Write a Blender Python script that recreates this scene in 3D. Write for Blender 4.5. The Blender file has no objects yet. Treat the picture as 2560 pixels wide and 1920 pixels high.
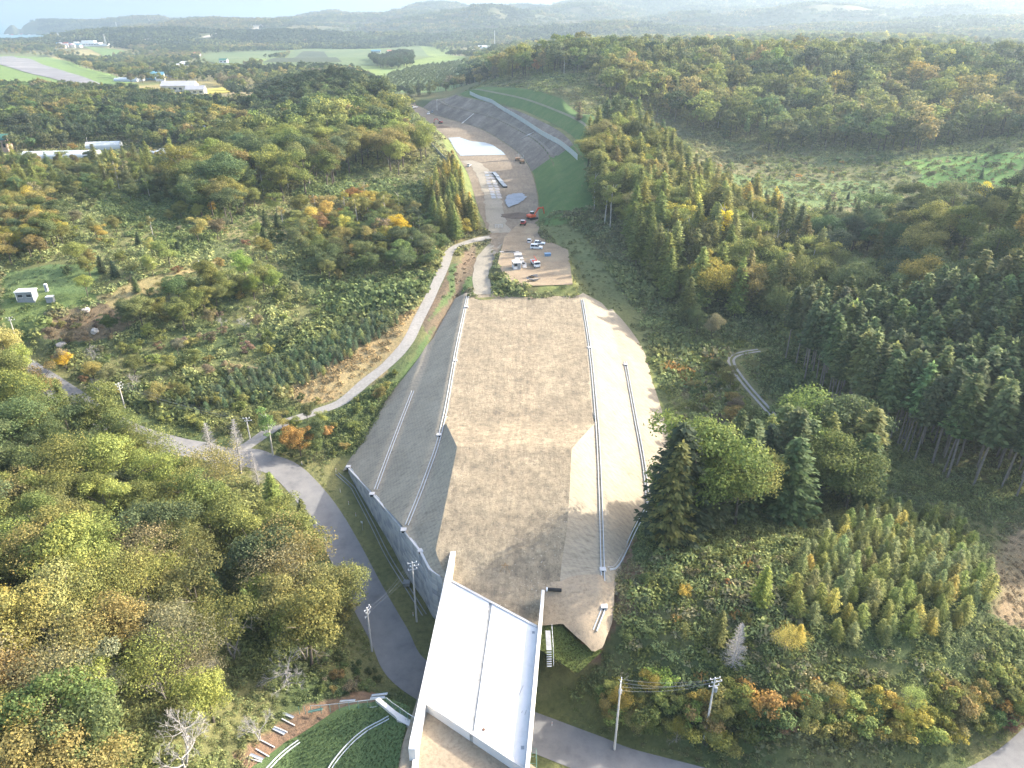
import bpy, bmesh, math, random, time
import numpy as np
from mathutils import Vector, Matrix, geometry
T0 = time.time()
random.seed(7)
RNG = np.random.default_rng(11)
SC = bpy.context.scene
COL = SC.collection

# ------------------------------------------------------------------ camera, sky, sun, exposure
FPX, TH, HC = 1808.0, math.radians(26.9), 80.0
CT, ST = math.cos(TH), math.sin(TH)
cam_d = bpy.data.cameras.new('camera')
cam_d.sensor_width = 36.0
cam_d.lens = 36.0 * FPX / 2560.0
cam_d.clip_start, cam_d.clip_end = 1.0, 90000.0
cam = bpy.data.objects.new('camera', cam_d)
cam.location = (0, 0, HC)
cam.rotation_euler = (math.pi / 2 - TH, 0, 0)
COL.objects.link(cam)
SC.camera = cam

SUN_EL, SUN_AZ = math.radians(25.0), math.radians(66.0)      # azimuth clockwise from +Y
world = bpy.data.worlds.new('World')
SC.world = world
world.use_nodes = True
wn = world.node_tree
sky = wn.nodes.new('ShaderNodeTexSky')
sky.sky_type = 'NISHITA'
sky.sun_disc = False
sky.sun_elevation = SUN_EL
sky.sun_rotation = SUN_AZ
sky.altitude = 60.0
sky.air_density, sky.dust_density, sky.ozone_density = 1.0, 4.2, .9
wn.links.new(sky.outputs[0], wn.nodes['Background'].inputs[0])
wn.nodes['Background'].inputs[1].default_value = 0.15
SUN_DIR = Vector((math.sin(SUN_AZ) * math.cos(SUN_EL), math.cos(SUN_AZ) * math.cos(SUN_EL), math.sin(SUN_EL)))
sun_d = bpy.data.lights.new('sun', 'SUN')
sun_d.energy = 2.75
sun_d.angle = math.radians(0.5)
sun_d.color = (1.0, 0.925, 0.80)
sun = bpy.data.objects.new('sun', sun_d)
sun.rotation_euler = SUN_DIR.to_track_quat('Z', 'Y').to_euler()
sun.location = (300, 200, 400)
COL.objects.link(sun)
SC.view_settings.view_transform = 'Standard'
SC.view_settings.look = 'None'
SC.view_settings.gamma = 1.0
SC.view_settings.exposure = 2.3
SC.view_settings.use_curve_mapping = False
SC.cycles.volume_bounces = 2
SC.cycles.max_bounces = 8
SC.cycles.diffuse_bounces = 3
SC.cycles.transmission_bounces = 4
SC.cycles.use_denoising = True
SC.cycles.volume_step_rate = 1.0

# ------------------------------------------------------------------ picture <-> place (photograph pixels, 2560 wide)
K = 2560 / 2212.0
def pray(px, py):
    a = (np.asarray(px, float) - 1280) / FPX
    b = (960 - np.asarray(py, float)) / FPX
    return a, CT + b * ST, -ST + b * CT
def at(px, py, z):
    a, cy, cz = pray(px, py)
    t = (z - HC) / cz
    return np.array([a * t, cy * t, z * np.ones_like(a * t)]).T if np.ndim(px) else (float(a * t), float(cy * t), float(z))
def proj(x, y, z):
    x, y, z = np.asarray(x, float), np.asarray(y, float), np.asarray(z, float)
    zc = y * CT - (z - HC) * ST
    yc = y * ST + (z - HC) * CT
    zc = np.where(zc < 1, 1, zc)
    return 1280 + FPX * x / zc, 960 - FPX * yc / zc
def q(pts):                                   # points read off a 2212 wide view
    return [(p[0] * K, p[1] * K) + tuple(p[2:]) for p in pts]
def in_poly(px, py, poly):
    px, py = np.asarray(px), np.asarray(py)
    r = np.zeros(px.shape, bool)
    n = len(poly)
    for i in range(n):
        x1, y1 = poly[i][:2]; x2, y2 = poly[(i + 1) % n][:2]
        c = (y1 > py) != (y2 > py)
        with np.errstate(divide='ignore', invalid='ignore'):
            xx = (x2 - x1) * (py - y1) / (y2 - y1 + 1e-12) + x1
        r ^= c & (px < xx)
    return r
def sd_line(x, y, line):
    """distance to a polyline, side (+ on its right), interpolated z"""
    best = np.full(np.shape(x), 1e9); side = np.zeros(np.shape(x)); zz = np.zeros(np.shape(x))
    for (x1, y1, z1), (x2, y2, z2) in zip(line[:-1], line[1:]):
        dx, dy = x2 - x1, y2 - y1
        L2 = dx * dx + dy * dy
        t = np.clip(((x - x1) * dx + (y - y1) * dy) / L2, 0, 1)
        d = np.hypot(x - x1 - t * dx, y - y1 - t * dy)
        s = np.sign((x - x1) * dy - (y - y1) * dx)
        m = d < best
        best = np.where(m, d, best); side = np.where(m, s, side); zz = np.where(m, z1 + t * (z2 - z1), zz)
    return best, side, zz
def smooth(line, n=6):
    P = np.array(line, float)
    out = []
    for i in range(len(P) - 1):
        p0, p1, p2, p3 = P[max(i - 1, 0)], P[i], P[i + 1], P[min(i + 2, len(P) - 1)]
        for k in range(n):
            t = k / n
            out.append(.5 * (2 * p1 + (p2 - p0) * t + (2 * p0 - 5 * p1 + 4 * p2 - p3) * t * t + (3 * p1 - p0 - 3 * p2 + p3) * t ** 3))
    out.append(P[-1])
    return [tuple(map(float, p)) for p in out]
def sstep(a, b, x):
    t = np.clip((x - a) / (b - a), 0, 1)
    return t * t * (3 - 2 * t)
_perm = np.random.default_rng(5).random((256, 256))
def vnoise(x, y, s, seed=0):
    x = np.asarray(x) / s + seed * 17.3; y = np.asarray(y) / s + seed * 7.9
    xi, yi = np.floor(x).astype(int), np.floor(y).astype(int)
    fx, fy = x - xi, y - yi
    fx, fy = fx * fx * (3 - 2 * fx), fy * fy * (3 - 2 * fy)
    g = lambda i, j: _perm[(xi + i) % 256, (yi + j) % 256]
    return (g(0, 0) * (1 - fx) + g(1, 0) * fx) * (1 - fy) + (g(0, 1) * (1 - fx) + g(1, 1) * fx) * fy
def fbm(x, y, s, seed=0, o=4):
    r, a, w = 0, 1, 0
    for k in range(o):
        r = r + a * vnoise(x, y, s / 2 ** k, seed + k); w += a; a *= .5
    return r / w

# ------------------------------------------------------------------ the lie of the land
def W(l):
    return [at(*p) for p in l]
ROAD = smooth(W([(0, 880, -7), (80, 930, -8.3), (162, 984, -9.5), (231, 1030, -10.5), (312, 1076, -12), (428, 1112, -13.5), (521, 1128, -14.7), (625, 1146, -16), (706, 1172, -17.2), (758, 1218, -18.3), (810, 1285, -19.2), (862, 1377, -20), (914, 1481, -20.5), (972, 1586, -21), (1024, 1678, -21), (1190, 1772, -21.3), (1366, 1842, -21.5), (1481, 1886, -21.5), (1620, 1936, -21.7)])
    + [(46, 64.5, -22), (66, 67, -22), (83, 75, -22), (104, 91, -21), (130, 118, -20)])
LANE = smooth(W([(1262, 582, -.4), (1180, 602, 0), (1128, 625, 0), (1111, 665, -.5), (1076, 741, -3), (1047, 798, -5.2), (1018, 856, -7), (972, 908, -9), (914, 955, -10.8), (856, 1004, -12.5), (790, 1030, -13.5), (700, 1062, -14.5), (640, 1100, -15.3), (590, 1135, -15.8)]))
HAUL = smooth(W([(1300, 560, -.3), (1262, 592, -.6), (1222, 632, -1.2), (1203, 680, -1.9), (1206, 716, -2.4), (1213, 738, -2.6)]))
TRACK = smooth(W(q([(1640, 757, -12), (1600, 764, -12.3), (1580, 775, -12.8), (1585, 795, -13.2), (1610, 830, -13.8), (1645, 870, -14.5), (1690, 920, -15.5)])))
TOE_R = smooth(W([(1352, 640, -.5), (1347, 560, -.4), (1340, 470, .5), (1312, 400, 1), (1265, 360, 1.4), (1200, 322, 2), (1130, 300, 2.3), (1085, 287, 2.6), (1066, 274, 3), (1040, 262, 3.2)]), 4)
TOE_L = smooth(W([(1232, 640, -.8), (1216, 570, -.4), (1195, 520, 0), (1172, 440, .6), (1150, 400, 1), (1122, 350, 1.6), (1085, 318, 2.2), (1050, 290, 2.6), (1020, 268, 3), (995, 250, 3.3)]), 4)
FLOOR_POLY = [p[:2] for p in TOE_L] + [p[:2] for p in TOE_R[::-1]]
PAD_POLY = [p[:2] for p in W([(1262, 590, 0), (1330, 585, 0), (1420, 625, 0), (1432, 712, 0), (1300, 716, 0), (1268, 700, 0), (1244, 660, 0)])]
CTRL = [
    # lower left wood
    (0, 1900, -4), (250, 1900, -7), (450, 1850, -10), (600, 1900, -14), (700, 1830, -15), (560, 1700, -14.5), (300, 1600, -9), (50, 1500, -5), (300, 1350, -11), (100, 1250, -8),
    (550, 1400, -15.5), (700, 1500, -18), (750, 1650, -17.5), (850, 1700, -17.5), (870, 1775, -14.6), (745, 1790, -14.8), (975, 1790, -13.5), (640, 1250, -16), (400, 1200, -14), (130, 1080, -9), (0, 1000, -6), (930, 1660, -19.5),
    # between the asphalt road and the farm lane, then up the left slope
    (30, 870, -5), (60, 790, -1), (70, 735, 3), (200, 800, -3), (300, 760, 0), (400, 830, -5), (300, 930, -8.5), (480, 960, -10), (600, 1050, -13.5), (500, 700, 3), (650, 880, -9), (750, 750, -3), (900, 700, -1), (950, 850, -7.5), (820, 960, -11),
    (200, 640, 8), (450, 620, 7), (700, 620, 4), (900, 600, 1), (1050, 560, 2.5), (100, 560, 10), (350, 540, 10), (600, 500, 8), (850, 500, 6), (1000, 470, 6), (1080, 430, 6.5), (1100, 520, 3), (1160, 560, 2.4), (100, 450, 8), (400, 430, 8), (650, 420, 10), (850, 400, 12), (0, 380, 8), (200, 370, 5), (450, 385, 5), (700, 340, 14), (850, 335, 18), (960, 310, 13),
    # right of the cutting and the right valley
    (1450, 640, -2), (1500, 560, 5), (1480, 700, -4), (1440, 440, 14), (1600, 560, 8), (1750, 650, 0), (1600, 330, 10), (1800, 400, 1), (2000, 390, 2), (2300, 370, 6), (2500, 350, 10), (1700, 450, 2), (1850, 560, -3), (1900, 470, -2), (2100, 470, -2), (2300, 500, 0), (2500, 520, 6),
    (2000, 640, -4), (2200, 620, 4), (2400, 640, 12), (2560, 600, 20), (2100, 760, -7), (2350, 760, 1), (2560, 800, 8), (1700, 750, -8), (1640, 860, -12.5), (1900, 880, -13), (2000, 960, -14), (2250, 950, -11), (2500, 1000, -8), (2100, 1180, -15.5), (2300, 1200, -15), (2560, 1250, -13), (1700, 1080, -15.8), (2000, 1260, -14), (2400, 1300, -15),
    # lower right mound
    (1570, 1330, -11.4), (1610, 1400, -10.3), (1555, 1460, -10.4), (1660, 1180, -14.5), (1750, 1300, -10.5), (1545, 1540, -12), (1500, 1660, -17), (1660, 1500, -9.8), (1900, 1450, -8), (2200, 1400, -8), (2450, 1450, -11), (2560, 1600, -14), (2000, 1650, -11), (2300, 1680, -13), (1700, 1720, -15.5), (1540, 1870, -20.7), (1775, 1850, -20), (2100, 1800, -18), (2350, 1790, -19), (1400, 1700, -18.5),
    # under the embankment
    (1200, 900, -13), (1350, 800, -8), (1050, 1050, -16), (1300, 1250, -18), (1200, 1400, -20), (1650, 1120, -15.7), (1592, 950, -13), (1490, 770, -6.5), (1250, 1750, -21), (1000, 1000, -14.5), (1120, 820, -8), (1160, 740, -5), (880, 1190, -19), (960, 1360, -20)]
CW = [at(*p) for p in CTRL] + [ROAD[i] for i in range(0, len(ROAD), 5)] + [LANE[i] for i in range(0, len(LANE), 5)] + [
    (-135, 620, 36), (-175, 640, 30), (-90, 650, 24), (-210, 600, 18), (-110, 560, 24), (-62, 720, 12), (-60, 640, 10), (-386, 640, 15), (-330, 640, 14), (-250, 660, 9), (-480, 560, 16),
    (38, 381, 19), (65, 390, 19), (20, 470, 19), (55, 480, 26), (2, 545, 20), (45, 560, 34), (-6, 600, 21), (30, 640, 36), (-33, 690, 23), (10, 720, 35), (60, 700, 44), (-70, 760, 8), (-20, 800, 26),
    (148, 700, 41), (250, 690, 41), (330, 670, 38), (420, 640, 34), (307, 600, 33), (450, 500, 40), (100, 620, 34), (170, 560, 20), (260, 540, 14), (360, 500, 22), (200, 800, 34), (400, 800, 34),
    (260, 200, 34), (330, 120, 34), (200, 100, 4), (190, 40, -5), (340, 300, 46), (350, 420, 42), (150, 30, -18), (60, 30, -24), (0, 20, -24), (-60, 30, -14), (-120, 40, -6), (-200, 60, 0), (-260, 150, 8), (-330, 300, 12), (-420, 420, 14), (0, -80, -24), (-200, -80, -5), (200, -80, -10), (500, 200, 50), (-500, 200, 20),
    (-300, 820, 9), (-200, 860, 8), (-100, 860, 6), (0, 900, 12), (150, 920, 22), (300, 930, 28), (450, 900, 34), (-460, 860, 10), (-560, 720, 12), (-650, 860, 12), (600, 700, 44)]
CW = np.array(CW, float)
def _kern(d2):
    return -np.sqrt(d2 + 16.0)
_n = len(CW)
_A = np.zeros((_n + 3, _n + 3))
_d2 = (CW[:, None, 0] - CW[None, :, 0]) ** 2 + (CW[:, None, 1] - CW[None, :, 1]) ** 2
_A[:_n, :_n] = _kern(_d2) + np.eye(_n) * 1.5
_A[:_n, _n] = 1; _A[:_n, _n + 1:] = CW[:, :2] / 100; _A[_n:, :_n] = _A[:_n, _n:].T
_w = np.linalg.solve(_A, np.concatenate([CW[:, 2], np.zeros(3)]))
def h_near(x, y):
    out = np.empty(x.shape)
    xf, yf = x.ravel(), y.ravel(); of = out.ravel()
    for i in range(0, len(xf), 60000):
        xs, ys = xf[i:i + 60000], yf[i:i + 60000]
        d2 = (xs[:, None] - CW[None, :, 0]) ** 2 + (ys[:, None] - CW[None, :, 1]) ** 2
        of[i:i + 60000] = _kern(d2) @ _w[:_n] + _w[_n] + (xs * _w[_n + 1] + ys * _w[_n + 2]) / 100
    return of.reshape(x.shape)
# far ridges: distance and outline as seen from the air
LAYERS = [
    (1500, [(-900, 148), (0, 148), (300, 165), (600, 150), (900, 146), (1200, 142), (1500, 130), (1800, 125), (2200, 120), (2560, 118), (3500, 118)]),
    (2300, [(-900, 108), (0, 108), (250, 112), (500, 108), (700, 115), (900, 111), (1000, 108), (1200, 104), (1400, 98), (1700, 95), (2000, 82), (2300, 70), (2560, 60), (3500, 60)]),
    (2900, [(-900, 100), (0, 98), (90, 93), (160, 80), (300, 64), (440, 60), (520, 66), (640, 72), (700, 67), (800, 76), (900, 82), (1000, 74), (1100, 82), (1300, 72), (1500, 62), (1700, 48), (1900, 56), (2100, 36), (2300, 30), (2560, 20), (3500, 20)]),
    (3700, [(-900, 99), (0, 99), (90, 98), (150, 92), (220, 76), (270, 66), (350, 53), (450, 51), (520, 47), (620, 51), (700, 51), (760, 56), (850, 49), (950, 43), (1050, 38), (1150, 43), (1300, 38), (1500, 38), (1700, 28), (1900, 20), (2100, 22), (2300, 5), (2560, 0), (3500, 0)]),
    (4500, [(-900, 95), (0, 95), (100, 95), (200, 92), (260, 78), (320, 62), (400, 56), (520, 52), (620, 54), (740, 50), (828, 40), (900, 42), (1025, 30), (1083, 24), (1169, 28), (1250, 26), (1375, 24), (1500, 10), (1700, 5), (2000, 2), (2300, -5), (2560, -5), (3500, -5)]),
    (5300, [(-900, 110), (-10, 110), (14, 66), (28, 54), (40, 60), (48, 75), (54, 60), (70, 50), (100, 47), (150, 49), (240, 49), (300, 42), (380, 38), (430, 46), (520, 43), (620, 48), (740, 42), (828, 26), (870, 33), (982, 27), (1025, 15), (1083, 5), (1122, 7), (1169, 18), (1250, 16), (1297, 9), (1375, 15), (1425, 2), (1500, -12), (1700, -25), (2000, -25), (2300, -30), (2560, -30), (3500, -30)]),
    (7000, [(-900, 120), (2560, 90), (3500, 90)])]
_LU = []
for D, L in LAYERS:
    a, cy, cz = pray([p[0] for p in L], [p[1] for p in L])
    _LU.append((D, a / cy, HC + D * cz / cy))
SEA_Z = -22.0
def h_far(x, y):
    yy = np.maximum(y, 200.0)
    u = np.clip(x / yy, -1.2, 1.2)
    base = 9 + 10 * (fbm(x, y, 420, 3) - .5) + 10 * sstep(-.1, .5, u)
    r = yy
    z = base
    prevD, prevz = 1050.0, base
    for D, uu, zz in _LU:
        zk = np.interp(u, uu, zz) - (13 if D > 2000 else 0) + 14 * (fbm(x, y, 500, 9) - .5) * min(1, D / 4000)
        t = np.clip((r - prevD) / (D - prevD), 0, 1)
        amp = 0 if D < 2000 else (10 if D < 3000 else 34)
        dip = amp * np.sin(np.pi * t) ** 2
        z = np.where(r > prevD, prevz + (zk - prevz) * (t * t * (3 - 2 * t)) - dip, z)
        prevD, prevz = D, zk
    bump = np.where(r > 2300, 1, 0) * sstep(2300, 3600, r)
    z = z + bump * (80 * (vnoise(x, y, 520, 21) - .58) + 46 * (vnoise(x, y, 230, 25) - .55)) * (1 - .85 * sstep(4300, 5200, r)) * (.45 + 1.25 * sstep(-.45, .1, u))
    sea = sstep(4050, 4450, r) * (1 - sstep(-.60, -.545, u)) * (1 - sstep(5000, 5250, r) * sstep(-.79, -.70, u))
    z = z - 70 * sea * np.where(r > 3800, 1, 0)
    return z
def H(x, y):
    x, y = np.asarray(x, float), np.asarray(y, float)
    shp = x.shape
    x, y = np.atleast_1d(x).ravel(), np.atleast_1d(y).ravel()
    z = h_far(x, y)
    r = np.hypot(x, y)
    near = (r < 1150)
    if near.any():
        xn, yn = x[near], y[near]
        zn = h_near(xn, yn)
        # embankment valley noise
        zn = zn + 1.2 * (fbm(xn, yn, 30, 2) - .5)
        for line, hw, fall in ((ROAD, 4.6, 6), (LANE, 3.2, 5), (TRACK, 2.2, 4), (HAUL, 4.5, 5)):
            L = np.array(line)
            m = (xn > L[:, 0].min() - 12) & (xn < L[:, 0].max() + 12) & (yn > L[:, 1].min() - 12) & (yn < L[:, 1].max() + 12)
            if m.any():
                d, s, zl = sd_line(xn[m], yn[m], line)
                w = 1 - sstep(hw, hw + fall, d)
                zn[m] = zn[m] * (1 - w) + zl * w
        m = (yn > 255) & (yn < 860) & (np.abs(xn + 40) < 220)
        if m.any():
            xm, ym = xn[m], yn[m]
            dR, sR, zR = sd_line(xm, ym, TOE_R)
            dL, sL, zL = sd_line(xm, ym, TOE_L)
            inside = in_poly(xm, ym, FLOOR_POLY)
            zc = zn[m]
            right = (~inside) & (dR <= dL) & (ym > 300)
            left = (~inside) & (dL < dR)
            zcr = zR + np.clip(dR - .4, 0, 11) / 1.45 + np.clip(dR - 13.8, 0, 99) / 1.45
            zcr = np.where(dR > 24, zR + 21.2 / 1.45 + np.maximum(dR - 28, 0) / 1.3, zcr)
            zc = np.where(right, np.minimum(zc, zcr), zc)
            zcl = zL + np.maximum(dL - .4, 0) / 1.6
            zc = np.where(left, np.minimum(zc, zcl), zc)
            lev = (zR * dL + zL * dR) / (dL + dR + 1e-6)
            zc = np.where(inside, lev, zc)
            zn[m] = zc
        m = (yn > 190) & (yn < 330) & (np.abs(xn) < 80)
        if m.any():
            xm, ym = xn[m], yn[m]
            P = [(a, b, 0.) for a, b in PAD_POLY]
            d, s, _ = sd_line(xm, ym, P + P[:1])
            ins = in_poly(xm, ym, PAD_POLY)
            zp = np.where(ins, 0.0, -np.maximum(d, 0) / 1.3)
            zn[m] = np.where(ins | ((zp > zn[m]) & (d < 8)), np.maximum(zn[m] * (~ins) - 100 * ins, zp), zn[m])
        bl = sstep(850, 1100, r[near])
        z[near] = zn * (1 - bl) + z[near] * bl
    z = z.reshape(shp)
    return z
def Hs(x, y):
    return float(H(np.array([x]), np.array([y]))[0])
_TS = np.concatenate([np.arange(45, 400, 5.0), np.arange(400, 900, 10.0), np.arange(900, 3000, 40), np.arange(3000, 12000, 150)])
def onto(px, py):
    """where the sight line through a photograph pixel meets the ground"""
    px, py = np.atleast_1d(np.asarray(px, float)), np.atleast_1d(np.asarray(py, float))
    a, cy, cz = pray(px, py)
    ts = _TS[None, :]
    X, Y, Zr = a[:, None] * ts, cy[:, None] * ts, HC + cz[:, None] * ts
    below = Zr <= H(X, Y)
    k = np.where(below.any(1), below.argmax(1), len(_TS) - 1)
    t = _TS[k]; tl = _TS[np.maximum(k - 1, 0)]
    lo, hi = tl, t.copy()
    for _ in range(12):
        mid = (lo + hi) / 2
        b = HC + cz * mid <= H(a * mid, cy * mid)
        hi = np.where(b, mid, hi); lo = np.where(b, lo, mid)
    t = hi
    x, y = a * t, cy * t
    return np.array([x, y, H(x, y)]).T
# ------------------------------------------------------------------ materials
def newmat(name):
    m = bpy.data.materials.new(name); m.use_nodes = True
    nt = m.node_tree
    b = nt.nodes['Principled BSDF']
    b.inputs['Specular IOR Level'].default_value = 0.25
    return m, nt, b
def N(nt, typ, **kw):
    n = nt.nodes.new(typ)
    for k, v in kw.items():
        if k in n.inputs: n.inputs[k].default_value = v
        else: setattr(n, k, v)
    return n
def mixc(nt, fac, a, b, blend='MIX'):
    n = nt.nodes.new('ShaderNodeMix'); n.data_type = 'RGBA'; n.blend_type = blend
    for s, v in ((0, fac), (6, a), (7, b)):
        if hasattr(v, 'type') and hasattr(v, 'node'): nt.links.new(v, n.inputs[s])
        elif isinstance(v, (int, float)): n.inputs[s].default_value = v
        else: n.inputs[s].default_value = (*v, 1)
    return n.outputs[2]
def ramp(nt, src, stops):
    r = nt.nodes.new('ShaderNodeValToRGB')
    e = r.color_ramp.elements
    while len(e) < len(stops): e.new(.5)
    for el, (p, c) in zip(e, stops):
        el.position = p; el.color = (*c, 1) if len(c) == 3 else c
    nt.links.new(src, r.inputs[0])
    return r.outputs[0]
def objpos(nt):
    return N(nt, 'ShaderNodeTexCoord').outputs['Object']
def noise(nt, vec, scale, detail=5, rough=.6, sc=None):
    if sc:
        mp = N(nt, 'ShaderNodeMapping'); mp.inputs['Scale'].default_value = sc
        nt.links.new(vec, mp.inputs[0]); vec = mp.outputs[0]
    n = N(nt, 'ShaderNodeTexNoise', Scale=scale, Detail=detail, Roughness=rough)
    nt.links.new(vec, n.inputs['Vector'])
    return n.outputs['Fac']
def bump(nt, b, h, strength=.4, dist=.1):
    n = N(nt, 'ShaderNodeBump', Strength=strength, Distance=dist)
    nt.links.new(h, n.inputs['Height']); nt.links.new(n.outputs[0], b.inputs['Normal'])
def simple(name, col, rough=.7, var=.12, scale=2.0, metal=0.0, bmp=0.0, stain=None, detail=6):
    """a surface of one colour with grain and worn patches"""
    m, nt, b = newmat(name)
    p = objpos(nt)
    n1, n2 = noise(nt, p, scale, detail), noise(nt, p, scale * .17, 3)
    lo = tuple(c * (1 - var) for c in col); hi = tuple(min(1, c * (1 + var)) for c in col)
    c = ramp(nt, n1, [(.3, lo), (.7, hi)])
    c = mixc(nt, 1.0, c, ramp(nt, n2, [(.3, (1 - var,) * 3), (.7, (1, 1, 1))]), 'MULTIPLY')
    if stain:
        c = mixc(nt, ramp(nt, noise(nt, p, scale * .5, 6, .7), [(.52, (0, 0, 0)), (.68, (1, 1, 1))]), c, stain)
    nt.links.new(c, b.inputs['Base Color'])
    b.inputs['Roughness'].default_value = rough; b.inputs['Metallic'].default_value = metal
    if bmp: bump(nt, b, n1, bmp, .05)
    return m
def leaf_mat(name, inst):
    m, nt, b = newmat(name)
    if inst:
        c = N(nt, 'ShaderNodeAttribute', attribute_type='INSTANCER', attribute_name='tone').outputs['Color']
    else:
        c = N(nt, 'ShaderNodeObjectInfo').outputs['Color']
    g = N(nt, 'ShaderNodeNewGeometry')
    r = g.outputs['Random Per Island']
    c2 = mixc(nt, 1.0, c, ramp(nt, r, [(0, (.55, .60, .55)), (.5, (1, 1, 1)), (.85, (1.25, 1.15, 1.0)), (1, (1.55, 1.45, 1.2))]), 'MULTIPLY')
    pos = g.outputs['Position']
    c3 = mixc(nt, ramp(nt, noise(nt, pos, .22, 2), [(.4, (0, 0, 0)), (.75, (.5, .5, .5))]), c2, mixc(nt, 1.0, c2, (1.15, 1.0, .8), 'MULTIPLY'))
    nt.links.new(c3, b.inputs['Base Color'])
    b.inputs['Roughness'].default_value = .75
    b.inputs['Specular IOR Level'].default_value = .12
    tr = N(nt, 'ShaderNodeBsdfTranslucent'); nt.links.new(c3, tr.inputs[0])
    mx = N(nt, 'ShaderNodeMixShader'); mx.inputs[0].default_value = .36
    nt.links.new(b.outputs[0], mx.inputs[1]); nt.links.new(tr.outputs[0], mx.inputs[2])
    nt.links.new(mx.outputs[0], nt.nodes['Material Output'].inputs[0])
    return m
LEAF, LEAF_I = leaf_mat('leaf', False), leaf_mat('leaf_mass', True)
BARK = simple('bark', (.10, .085, .07), .9, .3, 3)
BIRCH = simple('birch_bark', (.50, .47, .42), .8, .25, 2, stain=(.12, .11, .10))
DEAD = simple('dead_wood', (.31, .295, .28), .9, .2, 3)
CONC = simple('concrete', (.50, .48, .46), .8, .08, 1.5, bmp=.1)
CONC_D = simple('old_concrete', (.30, .30, .29), .85, .2, 1.2, stain=(.16, .16, .15))
DECKM = simple('fresh_concrete', (.56, .555, .545), .7, .07, .5, bmp=.05, stain=(.47, .465, .45))
STEEL = simple('galvanised_steel', (.50, .51, .52), .4, .1, 3, metal=.6)
GREENST = simple('green_steel', (.10, .20, .17), .5, .1, 3)
DARK = simple('dark_rubber', (.02, .02, .022), .8, .2, 8)
GLASS = simple('window_glass', (.03, .04, .05), .12, .1, 2)
WHITE = simple('white_paint', (.72, .72, .72), .35, .04, 2)
ORANGE = simple('orange_paint', (.62, .09, .03), .45, .1, 2)
BLUE = simple('blue_sheet', (.14, .24, .36), .5, .1, 2)
YELLOW = simple('tan_machine_paint', (.34, .19, .09), .55, .15, 2)
GREY = simple('grey_paint', (.24, .26, .28), .5, .12, 2)
WOOD = simple('sawn_wood', (.32, .20, .10), .8, .25, 3)
RED = simple('red_paint', (.45, .07, .06), .5, .1, 2)
GREENROOF = simple('green_roof_paint', (.05, .14, .11), .5, .12, 2)
PINKW = simple('pinkish_render', (.50, .36, .30), .8, .1, 2)
GREYROOF = simple('grey_roof_metal', (.34, .34, .35), .5, .1, 2)
BLUEROOF = simple('blue_roof_metal', (.10, .24, .32), .45, .1, 2)
FILM = simple('greenhouse_film', (.42, .45, .46), .25, .05, 1)
SHEETM = simple('white_geotextile', (.28, .325, .36), .6, .05, 1.0)
TARPM = simple('grey_blue_tarpaulin', (.16, .19, .235), .5, .15, 1.2, bmp=.4)
STEELPL = simple('worn_steel_plate', (.30, .27, .25), .45, .22, .8, metal=.2, stain=(.30, .20, .13))

def asphalt():
    m, nt, b = newmat('asphalt')
    p = objpos(nt)
    c = ramp(nt, noise(nt, p, 18, 4, .8), [(.25, (.135, .134, .136)), (.75, (.20, .195, .19))])
    c = mixc(nt, 1.0, c, ramp(nt, noise(nt, p, .25, 7, .7), [(.3, (.74, .74, .76)), (.5, (1, 1, 1)), (.7, (1.2, 1.18, 1.14))]), 'MULTIPLY')
    nt.links.new(c, b.inputs['Base Color']); b.inputs['Roughness'].default_value = .85
    bump(nt, b, noise(nt, p, 30, 2), .3, .02)
    return m
ASPH = asphalt()
def lane_mat():
    m, nt, b = newmat('pale_lane')
    p = objpos(nt)
    c = ramp(nt, noise(nt, p, 1.3, 6, .7), [(.3, (.20, .185, .165)), (.6, (.28, .265, .24)), (.8, (.35, .33, .29))])
    nt.links.new(c, b.inputs['Base Color']); b.inputs['Roughness'].default_value = .9
    return m
LANEM = lane_mat()
def dirt_mat(name, cols, sc=1.0, rub=.3, bmps=.5, streak=None):
    m, nt, b = newmat(name)
    p = objpos(nt)
    c = ramp(nt, noise(nt, p, .09 * sc, 6, .65), [(.3, cols[0]), (.5, cols[1]), (.7, cols[2])])
    f = noise(nt, p, 1.6 * sc, 8, .75)
    c = mixc(nt, 1.0, c, ramp(nt, f, [(.3, (.66, .66, .66)), (.5, (1, 1, 1)), (.72, (1.22, 1.2, 1.16))]), 'MULTIPLY')
    if streak:
        s = noise(nt, p, 1.0, 5, .7, streak)
        c = mixc(nt, .5, c, mixc(nt, 1.0, c, ramp(nt, s, [(.35, (.62, .62, .63)), (.6, (1.12, 1.12, 1.1))]), 'MULTIPLY'))
    if rub:
        v = N(nt, 'ShaderNodeTexVoronoi', Scale=2.2 * sc); nt.links.new(p, v.inputs['Vector'])
        st = ramp(nt, v.outputs['Distance'], [(.06, (1, 1, 1)), (.16, (0, 0, 0))])
        msk = ramp(nt, noise(nt, p, .12 * sc, 3), [(.45, (0, 0, 0)), (.7, (rub,) * 3)])
        c = mixc(nt, mixc(nt, 1.0, st, msk, 'MULTIPLY'), c, (.46, .43, .38))
    nt.links.new(c, b.inputs['Base Color']); b.inputs['Roughness'].default_value = .95
    b.inputs['Specular IOR Level'].default_value = .1
    bump(nt, b, f, bmps, .25)
    return m
CREST = dirt_mat('embankment_soil', [(.225, .185, .13), (.285, .238, .168), (.315, .27, .20)], 1, .8, .6, (.5, .8, 1))
CUTDIRT = dirt_mat('cutting_soil', [(.155, .125, .092), (.20, .162, .12), (.24, .195, .145)], .5, .2, .4, (.7, .12, 1))
FILLD = dirt_mat('fill_soil', [(.25, .20, .14), (.28, .225, .16), (.30, .245, .175)], 1, .15, .35)
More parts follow.
